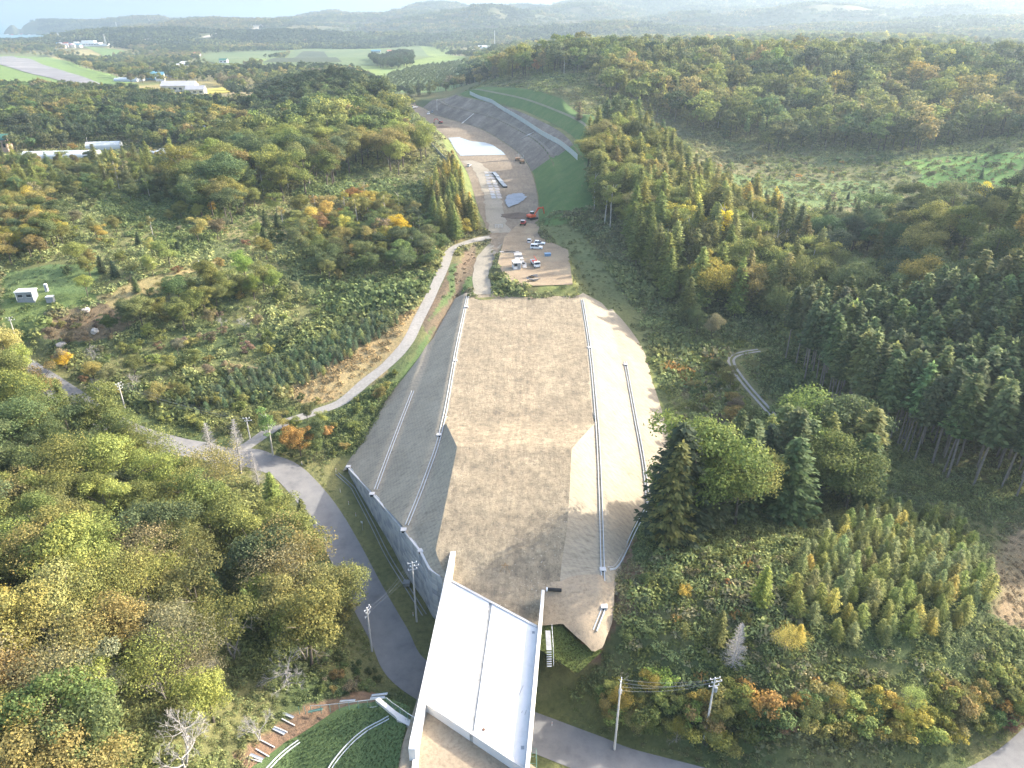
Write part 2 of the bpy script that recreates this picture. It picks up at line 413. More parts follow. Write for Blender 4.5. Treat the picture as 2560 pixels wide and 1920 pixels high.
ROCKM = dirt_mat('cut_rock', [(.12, .10, .085), (.18, .15, .125), (.26, .225, .19)], 1.0, .3, 1.0, (.15, .15, 2.4))
HAULM = dirt_mat('haul_road_gravel', [(.20, .18, .145), (.25, .225, .18), (.29, .26, .21)], 1, .3, .3)
def crest_mat():
    m, nt, b = newmat('embankment_soil')
    p = objpos(nt)
    c = ramp(nt, noise(nt, p, .16, 7, .72), [(.32, (.20, .168, .122)), (.46, (.255, .210, .148)), (.60, (.305, .252, .175)), (.75, (.355, .298, .21))])
    f = noise(nt, p, 1.3, 9, .82)
    c = mixc(nt, 1.0, c, ramp(nt, f, [(.32, (.52, .53, .55)), (.46, (.95, .95, .95)), (.72, (1.2, 1.18, 1.12))]), 'MULTIPLY')
    g = noise(nt, p, .55, 8, .78)
    c = mixc(nt, ramp(nt, g, [(.47, (0, 0, 0)), (.56, (.75, .75, .75))]), c, mixc(nt, 1.0, c, (.66, .67, .70), 'MULTIPLY'))
    s = noise(nt, p, 1.0, 5, .7, (1.5, .16, 1))
    c = mixc(nt, .55, c, mixc(nt, 1.0, c, ramp(nt, s, [(.36, (.66, .66, .68)), (.56, (1.08, 1.07, 1.05))]), 'MULTIPLY'))
    sx = N(nt, 'ShaderNodeSeparateXYZ'); nt.links.new(p, sx.inputs[0])
    def mth(op, a, b):
        n = N(nt, 'ShaderNodeMath', operation=op)
        for i_, v_ in enumerate((a, b)):
            if hasattr(v_, 'node'): nt.links.new(v_, n.inputs[i_])
            else: n.inputs[i_].default_value = v_
        return n.outputs[0]
    ax_ = mth('ABSOLUTE', mth('SUBTRACT', mth('ADD', sx.outputs[0], 6.2), mth('MULTIPLY', sx.outputs[1], .051)), 0)
    tr_ = ramp(nt, mth('MULTIPLY', mth('ADD', ax_, mth('MULTIPLY', noise(nt, p, .3, 4), 2.2)), .125), [(.10, (.90, .90, .92)), (.22, (1.1, 1.09, 1.07)), (.34, (.93, .93, .94)), (.46, (1.06, 1.05, 1.04)), (.7, (1, 1, 1))])
    c = mixc(nt, 1.0, c, tr_, 'MULTIPLY')
    v = N(nt, 'ShaderNodeTexVoronoi', Scale=1.5); nt.links.new(p, v.inputs['Vector'])
    st = ramp(nt, v.outputs['Distance'], [(.07, (1, 1, 1)), (.17, (0, 0, 0))])
    msk = ramp(nt, noise(nt, p, .1, 3), [(.45, (0, 0, 0)), (.62, (.8, .8, .8))])
    c = mixc(nt, mixc(nt, 1.0, st, msk, 'MULTIPLY'), c, (.50, .46, .39))
    nt.links.new(c, b.inputs['Base Color']); b.inputs['Roughness'].default_value = .95
    b.inputs['Specular IOR Level'].default_value = .1
    bump(nt, b, f, .8, .3)
    return m
CREST = crest_mat()
def slope_mat():
    """erosion mats: straw blankets laid in strips down the slope"""
    m, nt, b = newmat('straw_mat')
    p = objpos(nt)
    sep = N(nt, 'ShaderNodeSeparateXYZ'); nt.links.new(p, sep.inputs[0])
    w = N(nt, 'ShaderNodeTexWave', Scale=.5, Distortion=2.5, Detail=3.0); w.bands_direction = 'DIAGONAL'
    mp = N(nt, 'ShaderNodeMapping'); mp.inputs['Rotation'].default_value = (0, 0, .5); nt.links.new(p, mp.inputs[0]); nt.links.new(mp.outputs[0], w.inputs[0])
    c = ramp(nt, noise(nt, p, .12, 5), [(.3, (.25, .215, .162)), (.7, (.325, .28, .21))])
    c = mixc(nt, 1.0, c, ramp(nt, w.outputs['Fac'], [(.1, (.95, .95, .95)), (.5, (1.02, 1.02, 1.02))]), 'MULTIPLY')
    s = noise(nt, p, 1.0, 6, .75, (.4, 1.8, 1))
    c = mixc(nt, 1.0, c, ramp(nt, s, [(.3, (.62, .62, .63)), (.5, (.98, .98, .98)), (.7, (1.16, 1.15, 1.1))]), 'MULTIPLY')
    nt.links.new(c, b.inputs['Base Color']); b.inputs['Roughness'].default_value = .95
    b.inputs['Specular IOR Level'].default_value = .1
    bump(nt, b, s, .5, .15)
    return m
SLOPEM = slope_mat()
def turf_mat(name, cols, scale=1.0):
    m, nt, b = newmat(name)
    p = objpos(nt)
    c = ramp(nt, noise(nt, p, .10 * scale, 6, .7), [(.3, cols[0]), (.5, cols[1]), (.7, cols[2])])
    f = noise(nt, p, 2.2 * scale, 6, .8)
    c = mixc(nt, 1.0, c, ramp(nt, f, [(.3, (.6, .62, .6)), (.65, (1.2, 1.2, 1.1))]), 'MULTIPLY')
    nt.links.new(c, b.inputs['Base Color']); b.inputs['Roughness'].default_value = .95
    b.inputs['Specular IOR Level'].default_value = .1
    bump(nt, b, f, .8, .25)
    return m
TURF = turf_mat('sown_turf', [(.068, .118, .040), (.088, .142, .046), (.125, .155, .06)])
MATG = turf_mat('turf_mat', [(.065, .085, .028), (.075, .095, .03), (.09, .105, .035)], 2)
def ground_mat():
    m, nt, b = newmat('ground_cover')
    a = N(nt, 'ShaderNodeAttribute', attribute_name='cover')
    p = objpos(nt)
    g1, g2 = noise(nt, p, .9, 7, .78), noise(nt, p, .07, 4, .6)
    c = mixc(nt, 1.0, a.outputs['Color'], ramp(nt, g1, [(.28, (.55, .58, .55)), (.5, (1, 1, 1)), (.74, (1.4, 1.3, 1.15))]), 'MULTIPLY')
    c = mixc(nt, 1.0, c, ramp(nt, g2, [(.3, (.82, .88, .8)), (.7, (1.2, 1.1, .98))]), 'MULTIPLY')
    nt.links.new(c, b.inputs['Base Color']); b.inputs['Roughness'].default_value = .95
    b.inputs['Specular IOR Level'].default_value = .08
    bump(nt, b, g1, .9, .5)
    return m
GROUNDM = ground_mat()
def sea_mat():
    m, nt, b = newmat('sea_water')
    b.inputs['Base Color'].default_value = (.05, .17, .22, 1)
    b.inputs['Roughness'].default_value = .35
    b.inputs['Specular IOR Level'].default_value = .3
    bump(nt, b, noise(nt, objpos(nt), .02, 4), .15, 2.0)
    return m

# ------------------------------------------------------------------ mesh helpers
def mesh_np(name, v, f, mat=None, mi=None, smooth=False):
    """v (n,3), f (m,k) with k 3 or 4"""
    me = bpy.data.meshes.new(name)
    v = np.asarray(v, np.float32); f = np.asarray(f, np.int32)
    k = f.shape[1]
    me.vertices.add(len(v)); me.vertices.foreach_set('co', v.ravel())
    me.loops.add(f.size); me.loops.foreach_set('vertex_index', f.ravel())
    me.polygons.add(len(f)); me.polygons.foreach_set('loop_start', np.arange(0, f.size, k, dtype=np.int32))
    if mi is not None: me.polygons.foreach_set('material_index', np.asarray(mi, np.int32))
    if smooth: me.polygons.foreach_set('use_smooth', np.ones(len(f), bool))
    me.update(calc_edges=True)
    for m in (mat if isinstance(mat, (list, tuple)) else [mat]):
        if m: me.materials.append(m)
    return me
class MB:
    """collects boxes, prisms and tubes; build() links them as ONE mesh object"""
    def __init__(s): s.v, s.f = [], []
    def add(s, vs, fs):
        o = len(s.v); s.v += [tuple(map(float, p)) for p in vs]; s.f += [tuple(o + i for i in f) for f in fs]; return s
    def box(s, c, d, rz=0.0, taper=1.0, M=None):
        x, y, z = d[0] / 2, d[1] / 2, d[2] / 2
        vs = [(-x, -y, -z), (x, -y, -z), (x, y, -z), (-x, y, -z), (-x * taper, -y * taper, z), (x * taper, -y * taper, z), (x * taper, y * taper, z), (-x * taper, y * taper, z)]
        R = Matrix.Rotation(rz, 3, 'Z') if M is None else M
        return s.add([R @ Vector(p) + Vector(c) for p in vs], [(0, 3, 2, 1), (4, 5, 6, 7), (0, 1, 5, 4), (1, 2, 6, 5), (2, 3, 7, 6), (3, 0, 4, 7)])
    def prism(s, prof, x0, x1, axis='x'):
        """closed profile of (a, z) points swept from x0 to x1"""
        n = len(prof)
        f = (lambda t, a, z: (t, a, z)) if axis == 'x' else (lambda t, a, z: (a, t, z))
        vs = [f(x0, *p) for p in prof] + [f(x1, *p) for p in prof]
        return s.add(vs, [tuple(range(n))[::-1], tuple(range(n, 2 * n))] + [(i, (i + 1) % n, n + (i + 1) % n, n + i) for i in range(n)])
    def tube(s, pts, rad, n=6):
        rad = rad if isinstance(rad, (list, tuple)) else [rad] * len(pts)
        vs, P = [], [Vector(p) for p in pts]
        for i, p in enumerate(P):
            d = (P[min(i + 1, len(P) - 1)] - P[max(i - 1, 0)]).normalized()
            u = d.cross(Vector((0, 0, 1)) if abs(d.z) < .9 else Vector((1, 0, 0))).normalized(); w = d.cross(u)
            vs += [p + (u * math.cos(2 * math.pi * k / n) + w * math.sin(2 * math.pi * k / n)) * rad[i] for k in range(n)]
        fs = [(i * n + k, i * n + (k + 1) % n, (i + 1) * n + (k + 1) % n, (i + 1) * n + k) for i in range(len(P) - 1) for k in range(n)]
        m = (len(P) - 1) * n
        return s.add(vs, fs + [tuple(range(n))[::-1], tuple(range(m, m + n))])
    def mesh(s, name, mat, bevel=0):
        me = bpy.data.meshes.new(name); me.from_pydata(s.v, [], s.f)
        bm = bmesh.new(); bm.from_mesh(me)
        bmesh.ops.recalc_face_normals(bm, faces=bm.faces)
        if bevel: bmesh.ops.bevel(bm, geom=[e for e in bm.edges if e.is_manifold and e.calc_face_angle(0) > .6], offset=bevel, segments=1, affect='EDGES', clamp_overlap=True)
        bm.to_mesh(me); bm.free()
        if mat: me.materials.append(mat)
        return me
    def build(s, name, mat, parent=None, bevel=0, loc=None, rz=0):
        return link(name, s.mesh(name, mat, bevel), parent, loc, rz)
def link(name, me, parent=None, loc=None, rz=0.0, kind=None):
    o = bpy.data.objects.new(name, me); COL.objects.link(o)
    if parent: o.parent = parent
    if loc is not None: o.location = loc
    if rz: o.rotation_euler.z = rz
    if kind: o['kind'] = kind
    return o
def tag(o, label, cat, group=None):
    o['label'] = label; o['category'] = cat
    if group: o['group'] = group
    return o
def thing(name, label, cat, loc=(0, 0, 0), rz=0.0, group=None):
    o = bpy.data.objects.new(name, None); COL.objects.link(o)
    o.empty_display_size = .3
    o.location = loc; o.rotation_euler = (0, 0, rz)
    return tag(o, label, cat, group)
def dup(o, loc=None, rz=None, label=None, parent=None, scale=None):
    c = o.copy(); COL.objects.link(c)
    if parent is not None: c.parent = parent
    if loc is not None: c.location = loc
    if rz is not None: c.rotation_euler.z = rz
    if scale is not None: c.scale = (scale,) * 3
    if label: c['label'] = label
    for ch in list(KIDS.get(o.name, [])): KIDS.setdefault(c.name, []).append(dup(ch, parent=c))
    return c
KIDS = {}
def kids(o):
    """remember the children once, so copies need no slow look-up"""
    KIDS[o.name] = list(o.children)
    for c in o.children: kids(c)
    return o
def strip(name, left, right, mat, nw=4, off=.05, zfun=None, kind='structure', parent=None):
    L, R = np.array(left, float), np.array(right, float)
    t = np.linspace(0, 1, nw + 1)
    x = L[:, None, 0] * (1 - t) + R[:, None, 0] * t; y = L[:, None, 1] * (1 - t) + R[:, None, 1] * t
    z = (H(x, y) if zfun is None else zfun(x, y)) + off
    n = len(L); v = np.stack([x, y, z], -1).reshape(-1, 3)
    i, j = np.meshgrid(np.arange(n - 1), np.arange(nw), indexing='ij')
    a = (i * (nw + 1) + j).ravel()
    f = np.stack([a, a + 1, a + nw + 2, a + nw + 1], 1)
    me = mesh_np(name, v, f, mat, smooth=True)
    me.flip_normals() if me.polygons[0].normal.z < 0 else None
    return link(name, me, parent, kind=kind)
def road_sheet(name, line, hw, mat, nw=5, off=.05, edge=None, step=1.2):
    P = resample(line, step)
    T = np.gradient(P[:, :2], axis=0); T /= np.linalg.norm(T, axis=1)[:, None] + 1e-9
    nrm = np.stack([-T[:, 1], T[:, 0]], 1)
    wob = (vnoise(P[:, 0], P[:, 1], 5, 4) - .5) * (edge or 0)
    return strip(name, P[:, :2] + nrm * (hw + wob)[:, None] if np.ndim(wob) else P, P[:, :2] - nrm * (hw + wob)[:, None], mat, nw, off)
def resample(line, step):
    P = np.array(line, float)
    s = np.concatenate([[0], np.cumsum(np.linalg.norm(np.diff(P[:, :2], axis=0), axis=1))])
    k = np.arange(0, s[-1], step)
    return np.stack([np.interp(k, s, P[:, c]) for c in range(P.shape[1])], 1)
def drape(name, poly, mat, step, off=.1, zfun=None, kind='structure', parent=None, jit=0.0):
    """sheet over the ground inside a polygon of world points"""
    B = resample([tuple(p[:2]) for p in poly] + [tuple(poly[0][:2])], step)
    if jit: B = B + np.random.default_rng(3).normal(0, jit, B.shape)
    x0, y0 = B.min(0); x1, y1 = B.max(0)
    gx, gy = np.meshgrid(np.arange(x0 + step * .5, x1, step), np.arange(y0 + step * .5, y1, step))
    gx, gy = gx.ravel(), gy.ravel()
    m = in_poly(gx, gy, B.tolist())
    d, _, _ = sd_line(gx, gy, [(a, b, 0) for a, b in B.tolist()] + [(B[0, 0], B[0, 1], 0)])
    m &= d > step * .45
    pts = [Vector((a, b)) for a, b in B.tolist()] + [Vector((a, b)) for a, b in zip(gx[m], gy[m])]
    nb = len(B)
    vv, ee, ff = geometry.delaunay_2d_cdt(pts, [(i, (i + 1) % nb) for i in range(nb)], [], 1, 1e-4)[:3]
    v = np.array([(a.x, a.y) for a in vv])
    z = (H(v[:, 0], v[:, 1]) if zfun is None else zfun(v[:, 0], v[:, 1])) + off
    me = mesh_np(name, np.c_[v, z], [tuple(f) for f in ff], mat, smooth=True)
    if me.polygons[0].normal.z < 0: me.flip_normals()
    return link(name, me, parent, kind=kind)
# ------------------------------------------------------------------ ground colour zones (polygons read off the photograph, laid on the ground)
def gpoly(pts):
    P = q(pts); r = onto([p[0] for p in P], [p[1] for p in P])
    return [tuple(p) for p in r[:, :2]]
GREEN, DKGREEN, STRAW, BROWN, SOIL = (.105, .155, .06), (.075, .10, .048), (.20, .165, .085), (.125, .10, .06), (.16, .115, .08)
ZONES = [(gpoly(p), c) for p, c in [
    ([(0, 590), (130, 565), (240, 580), (180, 640), (60, 700), (0, 720)], (.08, .115, .052)),
    ([(0, 640), (200, 640), (360, 600), (300, 660), (40, 750), (0, 760)], (.085, .115, .045)),
    ([(80, 745), (100, 690), (270, 640), (290, 690), (200, 740)], (.12, .095, .065)),
    ([(190, 655), (330, 595), (470, 560), (480, 575), (260, 660)], (.20, .17, .09)),
    ([(600, 850), (860, 680), (908, 660), (893, 720), (838, 785), (740, 866), (640, 880)], (.195, .155, .09)),
    ([(905, 690), (960, 590), (985, 560), (1030, 520), (1040, 590), (1000, 700), (930, 740)], (.105, .082, .062)),
    ([(955, 640), (972, 575), (990, 560), (985, 590), (960, 660), (925, 700)], (.07, .10, .045)),
    ([(770, 870), (880, 770), (955, 712), (900, 790), (800, 890)], (.07, .10, .045)),
    ([(1000, 610), (1040, 580), (1035, 610), (985, 650)], (.07, .105, .045)),
    ([(1150, 640), (1250, 590), (1290, 640), (1420, 790), (1450, 930), (1430, 1060), (1400, 940), (1300, 740), (1250, 655)], (.135, .15, .06)),
    ([(1165, 490), (1225, 465), (1290, 545), (1390, 690), (1425, 780), (1330, 750), (1262, 655), (1222, 580)], (.115, .125, .06)),
    ([(1190, 560), (1220, 560), (1262, 650), (1230, 650)], (.19, .19, .075)),
    ([(1300, 1270), (1345, 1200), (1380, 1160), (1370, 1280), (1320, 1400), (1270, 1420)], (.16, .11, .08)),
    ([(2120, 1200), (2260, 1100), (2400, 1300), (2230, 1400), (2140, 1340)], (.15, .122, .085)),
    ([(1450, 330), (1700, 390), (1900, 390), (1650, 440), (1500, 400)], (.085, .125, .05)),
    ([(1950, 345), (2110, 330), (2212, 330), (2212, 400), (2000, 410)], (.11, .19, .055)),
    ([(1550, 380), (1900, 390), (1950, 440), (1600, 440)], (.10, .14, .06)),
    ([(1660, 480), (1760, 530), (1800, 560), (1680, 540)], (.20, .13, .10)),
    ([(500, 1670), (560, 1580), (640, 1520), (830, 1500), (825, 1530), (745, 1560), (620, 1600), (580, 1670)], (.155, .105, .078)),
    ([(1330, 1440), (1410, 1480), (1500, 1600), (1380, 1640), (1160, 1560), (1160, 1480)], (.075, .085, .038)),
    ([(0, 120), (120, 125), (300, 185), (260, 200), (180, 195), (0, 190)], (.13, .19, .065)),
    ([(230, 190), (620, 160), (820, 170), (600, 200), (300, 220)], (.17, .15, .075)),
    ([(520, 100), (960, 95), (1010, 130), (960, 190), (830, 195), (700, 160), (560, 145)], (.12, .16, .06)),
    ([(400, 215), (600, 180), (690, 190), (560, 215)], (.16, .14, .085)),
    ([(820, 150), (1000, 125), (1010, 150), (980, 195), (840, 195)], (.11, .155, .065)),
    ([(100, 120), (260, 90), (300, 110), (200, 140)], (.19, .17, .09)),
]]
def cover(x, y):
    n = fbm(x, y, 18, 31); n2 = fbm(x, y, 140, 41)
    c = np.empty((len(x), 3))
    a, b2, b3 = np.array(DKGREEN), np.array((.14, .145, .07)), np.array((.185, .16, .095))
    w = sstep(.38, .62, n)[:, None]; w2 = sstep(.5, .66, n2)[:, None]
    c[:] = a * (1 - w) + b2 * w
    c = c * (1 - .5 * w2) + b3 * .5 * w2
    far = sstep(1000, 2200, np.hypot(x, y))[:, None]
    fc = np.array((.09, .10, .06)) * (1 - w2) + np.array((.15, .135, .08)) * w2
    c = c * (1 - far) + fc * far
    # patchwork of plots on the far plain
    r_ = np.hypot(x, y); u_ = x / np.maximum(y, 1)
    m = (r_ > 880) & (r_ < 2500) & (u_ > -.75) & (u_ < .02)
    if m.any():
        xr, yr = x[m] * .92 + y[m] * .39, -x[m] * .39 + y[m] * .92
        ci, cj = np.floor(xr / 95 + .35 * np.sin(yr / 160)).astype(int), np.floor(yr / 150).astype(int)
        k = _perm[(ci * 7 + cj * 13) % 256, (cj * 5 + ci * 3) % 256]
        pal = np.array([(.11, .145, .07), (.145, .17, .08), (.19, .17, .10), (.075, .095, .055), (.16, .15, .085), (.125, .16, .07), (.21, .20, .12)])
        c[m] = c[m] * .25 + pal[(k * 6.99).astype(int)] * .75
    wx, wy = x + 5 * (vnoise(x, y, 9, 51) - .5), y + 7 * (vnoise(x, y, 9, 52) - .5)
    for poly, col in ZONES:
        P = np.array(poly)
        m = (wx > P[:, 0].min()) & (wx < P[:, 0].max()) & (wy > P[:, 1].min()) & (wy < P[:, 1].max())
        if not m.any(): continue
        ins = np.where(m)[0][in_poly(wx[m], wy[m], poly)]
        v = (.8 + .4 * n[ins])[:, None]
        c[ins] = np.array(col) * v * 1.3
    return c

# ------------------------------------------------------------------ ground sheet, finer where the photograph is near
def build_ground():
    rr = [14.0]
    while rr[-1] < 46000:
        r = rr[-1]
        rr.append(r + (1.1 if r < 300 else 2.0 if r < 780 else r * .012 if r < 2400 else r * .02))
    rr = np.array(rr)
    ang = np.concatenate([np.arange(-180, -60, 5), np.arange(-60, -40, 1.0), np.arange(-40, 40, .16), np.arange(40, 60, 1.0), np.arange(60, 180, 5)])
    A = np.radians(ang)
    na, nr = len(A), len(rr)
    R, TT = np.meshgrid(rr, A, indexing='ij')
    x, y = (R * np.sin(TT)).ravel(), (R * np.cos(TT)).ravel()
    z = H(x, y)
    v = np.c_[x, y, z]
    i, j = np.meshgrid(np.arange(nr - 1), np.arange(na), indexing='ij')
    a = (i * na + j).ravel(); b = (i * na + (j + 1) % na).ravel()
    f = np.stack([a, b, b + na, a + na], 1)
    ctr = len(v); v = np.r_[v, [[0, 0, Hs(0, 0)]]]
    me = mesh_np('ground', v, f[:, ::-1], GROUNDM, smooth=True)
    cc = np.r_[cover(x, y), [[.05, .06, .03]]]
    at_ = me.attributes.new('cover', 'FLOAT_COLOR', 'POINT')
    at_.data.foreach_set('color', np.c_[cc, np.ones(len(cc))].astype(np.float32).ravel())
    return link('ground', me, kind='structure')
GROUND = build_ground()
s_ = MB(); s_.add([(-46000, 3900, SEA_Z), (2000, 3900, SEA_Z), (2000, 46000, SEA_Z), (-46000, 46000, SEA_Z)], [(0, 1, 2, 3)])
s_.build('sea', sea_mat())['kind'] = 'structure'
# the hazy autumn air
hm = bpy.data.materials.new('hazy_air'); hm.use_nodes = True
hn = hm.node_tree; hn.nodes.remove(hn.nodes['Principled BSDF'])
pv = hn.nodes.new('ShaderNodeVolumePrincipled')
pv.inputs['Color'].default_value = (.315, .40, .485, 1)
pv.inputs['Density'].default_value = HAZE if 'HAZE' in globals() else .00019
pv.inputs['Anisotropy'].default_value = .35
hn.links.new(pv.outputs[0], hn.nodes['Material Output'].inputs['Volume'])
hz = MB(); hz.box((0, 0, 102.5), (94000, 94000, 455)); hzo = hz.build('haze', hm); hzo['kind'] = 'stuff'

# ------------------------------------------------------------------ road, lane, tracks
road_sheet('road', ROAD, 3.5, ASPH, 6, .06)
lo = road_sheet('farm_lane', LANE, 1.8, LANEM, 4, .06, .25)
road_sheet('haul_road', HAUL, 3.2, HAULM, 5, .07, 1.0)
for s in (-.75, .75):
    L_ = resample(TRACK, 1.0); T_ = np.gradient(L_[:, :2], axis=0); T_ /= np.linalg.norm(T_, axis=1)[:, None]
    Nn = np.stack([-T_[:, 1], T_[:, 0]], 1)
    strip('track_rut', L_[:, :2] + Nn * (s + .38), L_[:, :2] + Nn * (s - .38), LANEM, 2, .10)
# far strips and fields
def far_sheet(name, pts, mat, step, off):
    return drape(name, gpoly(pts), mat, step, off)
RUNM = simple('runway_asphalt', (.165, .16, .165), .9, .12, .05, stain=(.25, .24, .23))
AIRG = turf_mat('airfield_grass', [(.11, .165, .055), (.13, .19, .065), (.15, .20, .08)], .1)
FIELDG = turf_mat('field_crop', [(.085, .125, .06), (.11, .145, .07), (.135, .16, .08)], .08)
FIELDD = turf_mat('dark_field', [(.05, .065, .045), (.06, .075, .05), (.07, .08, .055)], .08)
FIELDY = turf_mat('ripe_field', [(.33, .29, .07), (.38, .33, .08), (.42, .36, .10)], .08)
PALE = simple('bare_pale_soil', (.42, .37, .29), .95, .15, .06)
REDS = simple('bare_reddish_soil', (.36, .22, .15), .95, .15, .06)
far_sheet('airfield_grass', [(-60, 128), (30, 121), (110, 126), (290, 190), (262, 198), (170, 195), (0, 185), (-60, 175)], AIRG, 12, .5)
far_sheet('runway', [(0, 123), (28, 122), (250, 194), (208, 197), (-30, 132)], RUNM, 9, 1.0)
far_sheet('field', [(505, 147), (590, 122), (650, 112), (575, 108), (440, 118), (430, 130)], FIELDG, 16, .6)
far_sheet('field', [(560, 138), (640, 106), (820, 108), (905, 100), (940, 122), (850, 142), (700, 142)], FIELDG, 16, .6)
far_sheet('field', [(570, 135), (655, 111), (700, 112), (740, 135)], FIELDD, 14, 1.1)
far_sheet('field', [(830, 190), (835, 160), (900, 143), (1000, 128), (1000, 150), (975, 180), (900, 195)], FIELDG, 10, .6)
far_sheet('field', [(345, 206), (480, 190), (500, 200), (350, 215)], FIELDY, 8, .7)
far_sheet('field', [(545, 190), (610, 188), (690, 196), (640, 203), (560, 201)], FIELDD, 8, .7)
far_sheet('field', [(180, 100), (222, 104), (278, 112), (230, 124), (205, 112)], AIRG, 14, .7)
far_sheet('bare_soil', [(420, 85), (460, 75), (540, 65), (552, 60), (520, 56), (558, 52), (575, 58), (560, 68), (470, 80)], PALE, 30, 2.0)
far_sheet('bare_soil', [(265, 95), (330, 82), (360, 78), (356, 84), (300, 96)], PALE, 24, 2.0)
far_sheet('bare_soil', [(634, 92), (665, 88), (655, 82), (640, 84)], REDS, 20, 2.0)

# ------------------------------------------------------------------ the cutting beyond the pad
zf = lambda pts: [at(*p)[:2] for p in pts]
FP = np.array(FLOOR_POLY)
drape('cutting_floor', [p for p in FLOOR_POLY], CUTDIRT, 2.0, .08, jit=.15)
def cut_band(name, d0, d1, mat, ylo, yhi, line, sgn, off=.12, n=14, wave=0):
    L = resample(line, 2.5); L = L[(L[:, 1] > ylo) & (L[:, 1] < yhi)]
    T = np.gradient(L[:, :2], axis=0); T /= np.linalg.norm(T, axis=1)[:, None]
    Nr = np.stack([T[:, 1], -T[:, 0]], 1) * sgn
    w = wave * (fbm(L[:, 0], L[:, 1], 30, 8) - .5)
    return strip(name, L[:, :2] + Nr * (d0 + w)[:, None] if wave else L[:, :2] + Nr * d0, L[:, :2] + Nr * (d1 + w)[:, None] if wave else L[:, :2] + Nr * d1, mat, n, off)
cut_band('cut_slope', .3, 26, TURF, 296, 430, TOE_R, 1, wave=2)
cut_band('cut_slope', .3, 24, ROCKM, 425, 735, TOE_R, 1, .14)
cut_band('cut_slope', 28, 44, TURF, 385, 720, TOE_R, 1)
cut_band('bench', 11.5, 13.6, dirt_mat('bench_soil', [(.15, .13, .11), (.19, .165, .135), (.23, .20, .165)], 1, .2, .4), 432, 715, TOE_R, 1, .26, 3)
cut_band('bench', 35.4, 36.6, dirt_mat('bench_soil', [(.16, .15, .10), (.19, .18, .12), (.22, .2, .14)], 1, .2, .4), 390, 700, TOE_R, 1, .26, 2)
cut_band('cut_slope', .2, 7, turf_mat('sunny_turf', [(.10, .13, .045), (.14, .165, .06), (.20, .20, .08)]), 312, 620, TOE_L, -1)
road_sheet('cutting_path', smooth(W([(965, 228, 10), (1000, 262, 9.3), (1035, 290, 8.6), (1058, 322, 8), (1072, 345, 7.5)])), 2.0, LANEM, 3, .5)
road_sheet('haul_road', smooth(W([(1252, 582, -.4), (1243, 560, -.4), (1236, 530, -.2), (1232, 500, 0), (1222, 465, .3), (1212, 440, .5), (1192, 415, .8), (1165, 402, .9)])), 4.2, HAULM, 5, .16, 1.6)
# plates laid as a haul way, a white liner sheet and a tarpaulin
far = onto
SHEETP = zf([(1121, 346, 1.4), (1150, 345, 1.5), (1178, 355, 1.3), (1210, 357, 1.3), (1232, 364, 1.2), (1252, 377, 1.1), (1264, 388, 1), (1151, 391, .9), (1140, 379, 1)])
o = drape('liner_sheet', SHEETP, SHEETM, 2.0, .22, jit=.2); del o['kind']
tag(o, 'large white liner sheet spread over the floor of the cutting', 'ground sheet')
o = drape('tarpaulin', zf([(1263, 494, .1), (1283, 487, .2), (1304, 485, .2), (1318, 495, .1), (1300, 510, 0), (1280, 517, 0), (1272, 521, 0), (1265, 512, 0)]), TARPM, 1.0, .25, zfun=lambda x, y: H(x, y) + .5 * fbm(x, y, 3, 5) * 1.2, jit=.3); del o['kind']
tag(o, 'crumpled grey blue tarpaulin over a low heap beside the haul way', 'tarpaulin')

PADM = dirt_mat('pad_soil', [(.20, .15, .10), (.26, .20, .135), (.31, .25, .165)], 1.2, .4, .5)
drape('pad', PAD_POLY, PADM, 1.0, .06, zfun=lambda x, y: np.full(np.shape(x), 0.0) + .08 * fbm(x, y, 4, 2))
drape('pad', zf([(1262, 590, -.3), (1300, 556, -.3), (1345, 560, -.3), (1350, 590, -.1), (1330, 585, 0)]), PADM, 1.0, .10)
# ------------------------------------------------------------------ embankment
def line_y(pts):
    P = np.array([at(*p) for p in pts]); P = P[np.argsort(P[:, 1])]
    return lambda y: (np.interp(y, P[:, 1], P[:, 0]), np.interp(y, P[:, 1], P[:, 2]))
def ext(P, y):                                 # linear beyond the ends
    return P
G1L_P = [(1169, 741, -2.6), (1140, 880, -3.7), (1107, 1059, -5), (1065, 1192, -6.7), (1012, 1325, -8.6), (1070, 1440, -9.2)]
G1R_P = [(1456, 750, -2.6), (1476, 880, -3.7), (1493, 1065, -5), (1501, 1227, -6.7), (1507, 1429, -9.2), (1510, 1516, -10.5)]
TL_P = [(1112, 1052, -4.9), (1143, 1117, -1.1), (1120, 1230, -3.3), (1101, 1320, -5.4), (1088, 1376, -6.6), (1105, 1420, -8.2), (1130, 1452, -8.9)]
TR_P = [(1486, 1058, -4.9), (1429, 1122, -1.1), (1424, 1230, -3.3), (1418, 1320, -5.4), (1405, 1400, -7.6), (1400, 1450, -8.9)]
G2L_P = [(1060, 905, -8.2), (1032, 978, -9.5), (985, 1100, -11.5), (935, 1235, -13.2)]
G2R_P = [(1530, 790, -7.2), (1563, 905, -9.3), (1588, 1042, -11), (1609, 1157, -12.3), (1620, 1256, -13)]
WALL_P = [(870, 1170, -17.5), (905, 1207, -15.2), (935, 1240, -13.3), (975, 1285, -11.2), (1012, 1330, -9), (1052, 1381, -8.8), (1075, 1425, -9.1), (1108, 1446, -9.1)]
g1l, g1r, tl, tr = map(line_y, (G1L_P, G1R_P, TL_P, TR_P))
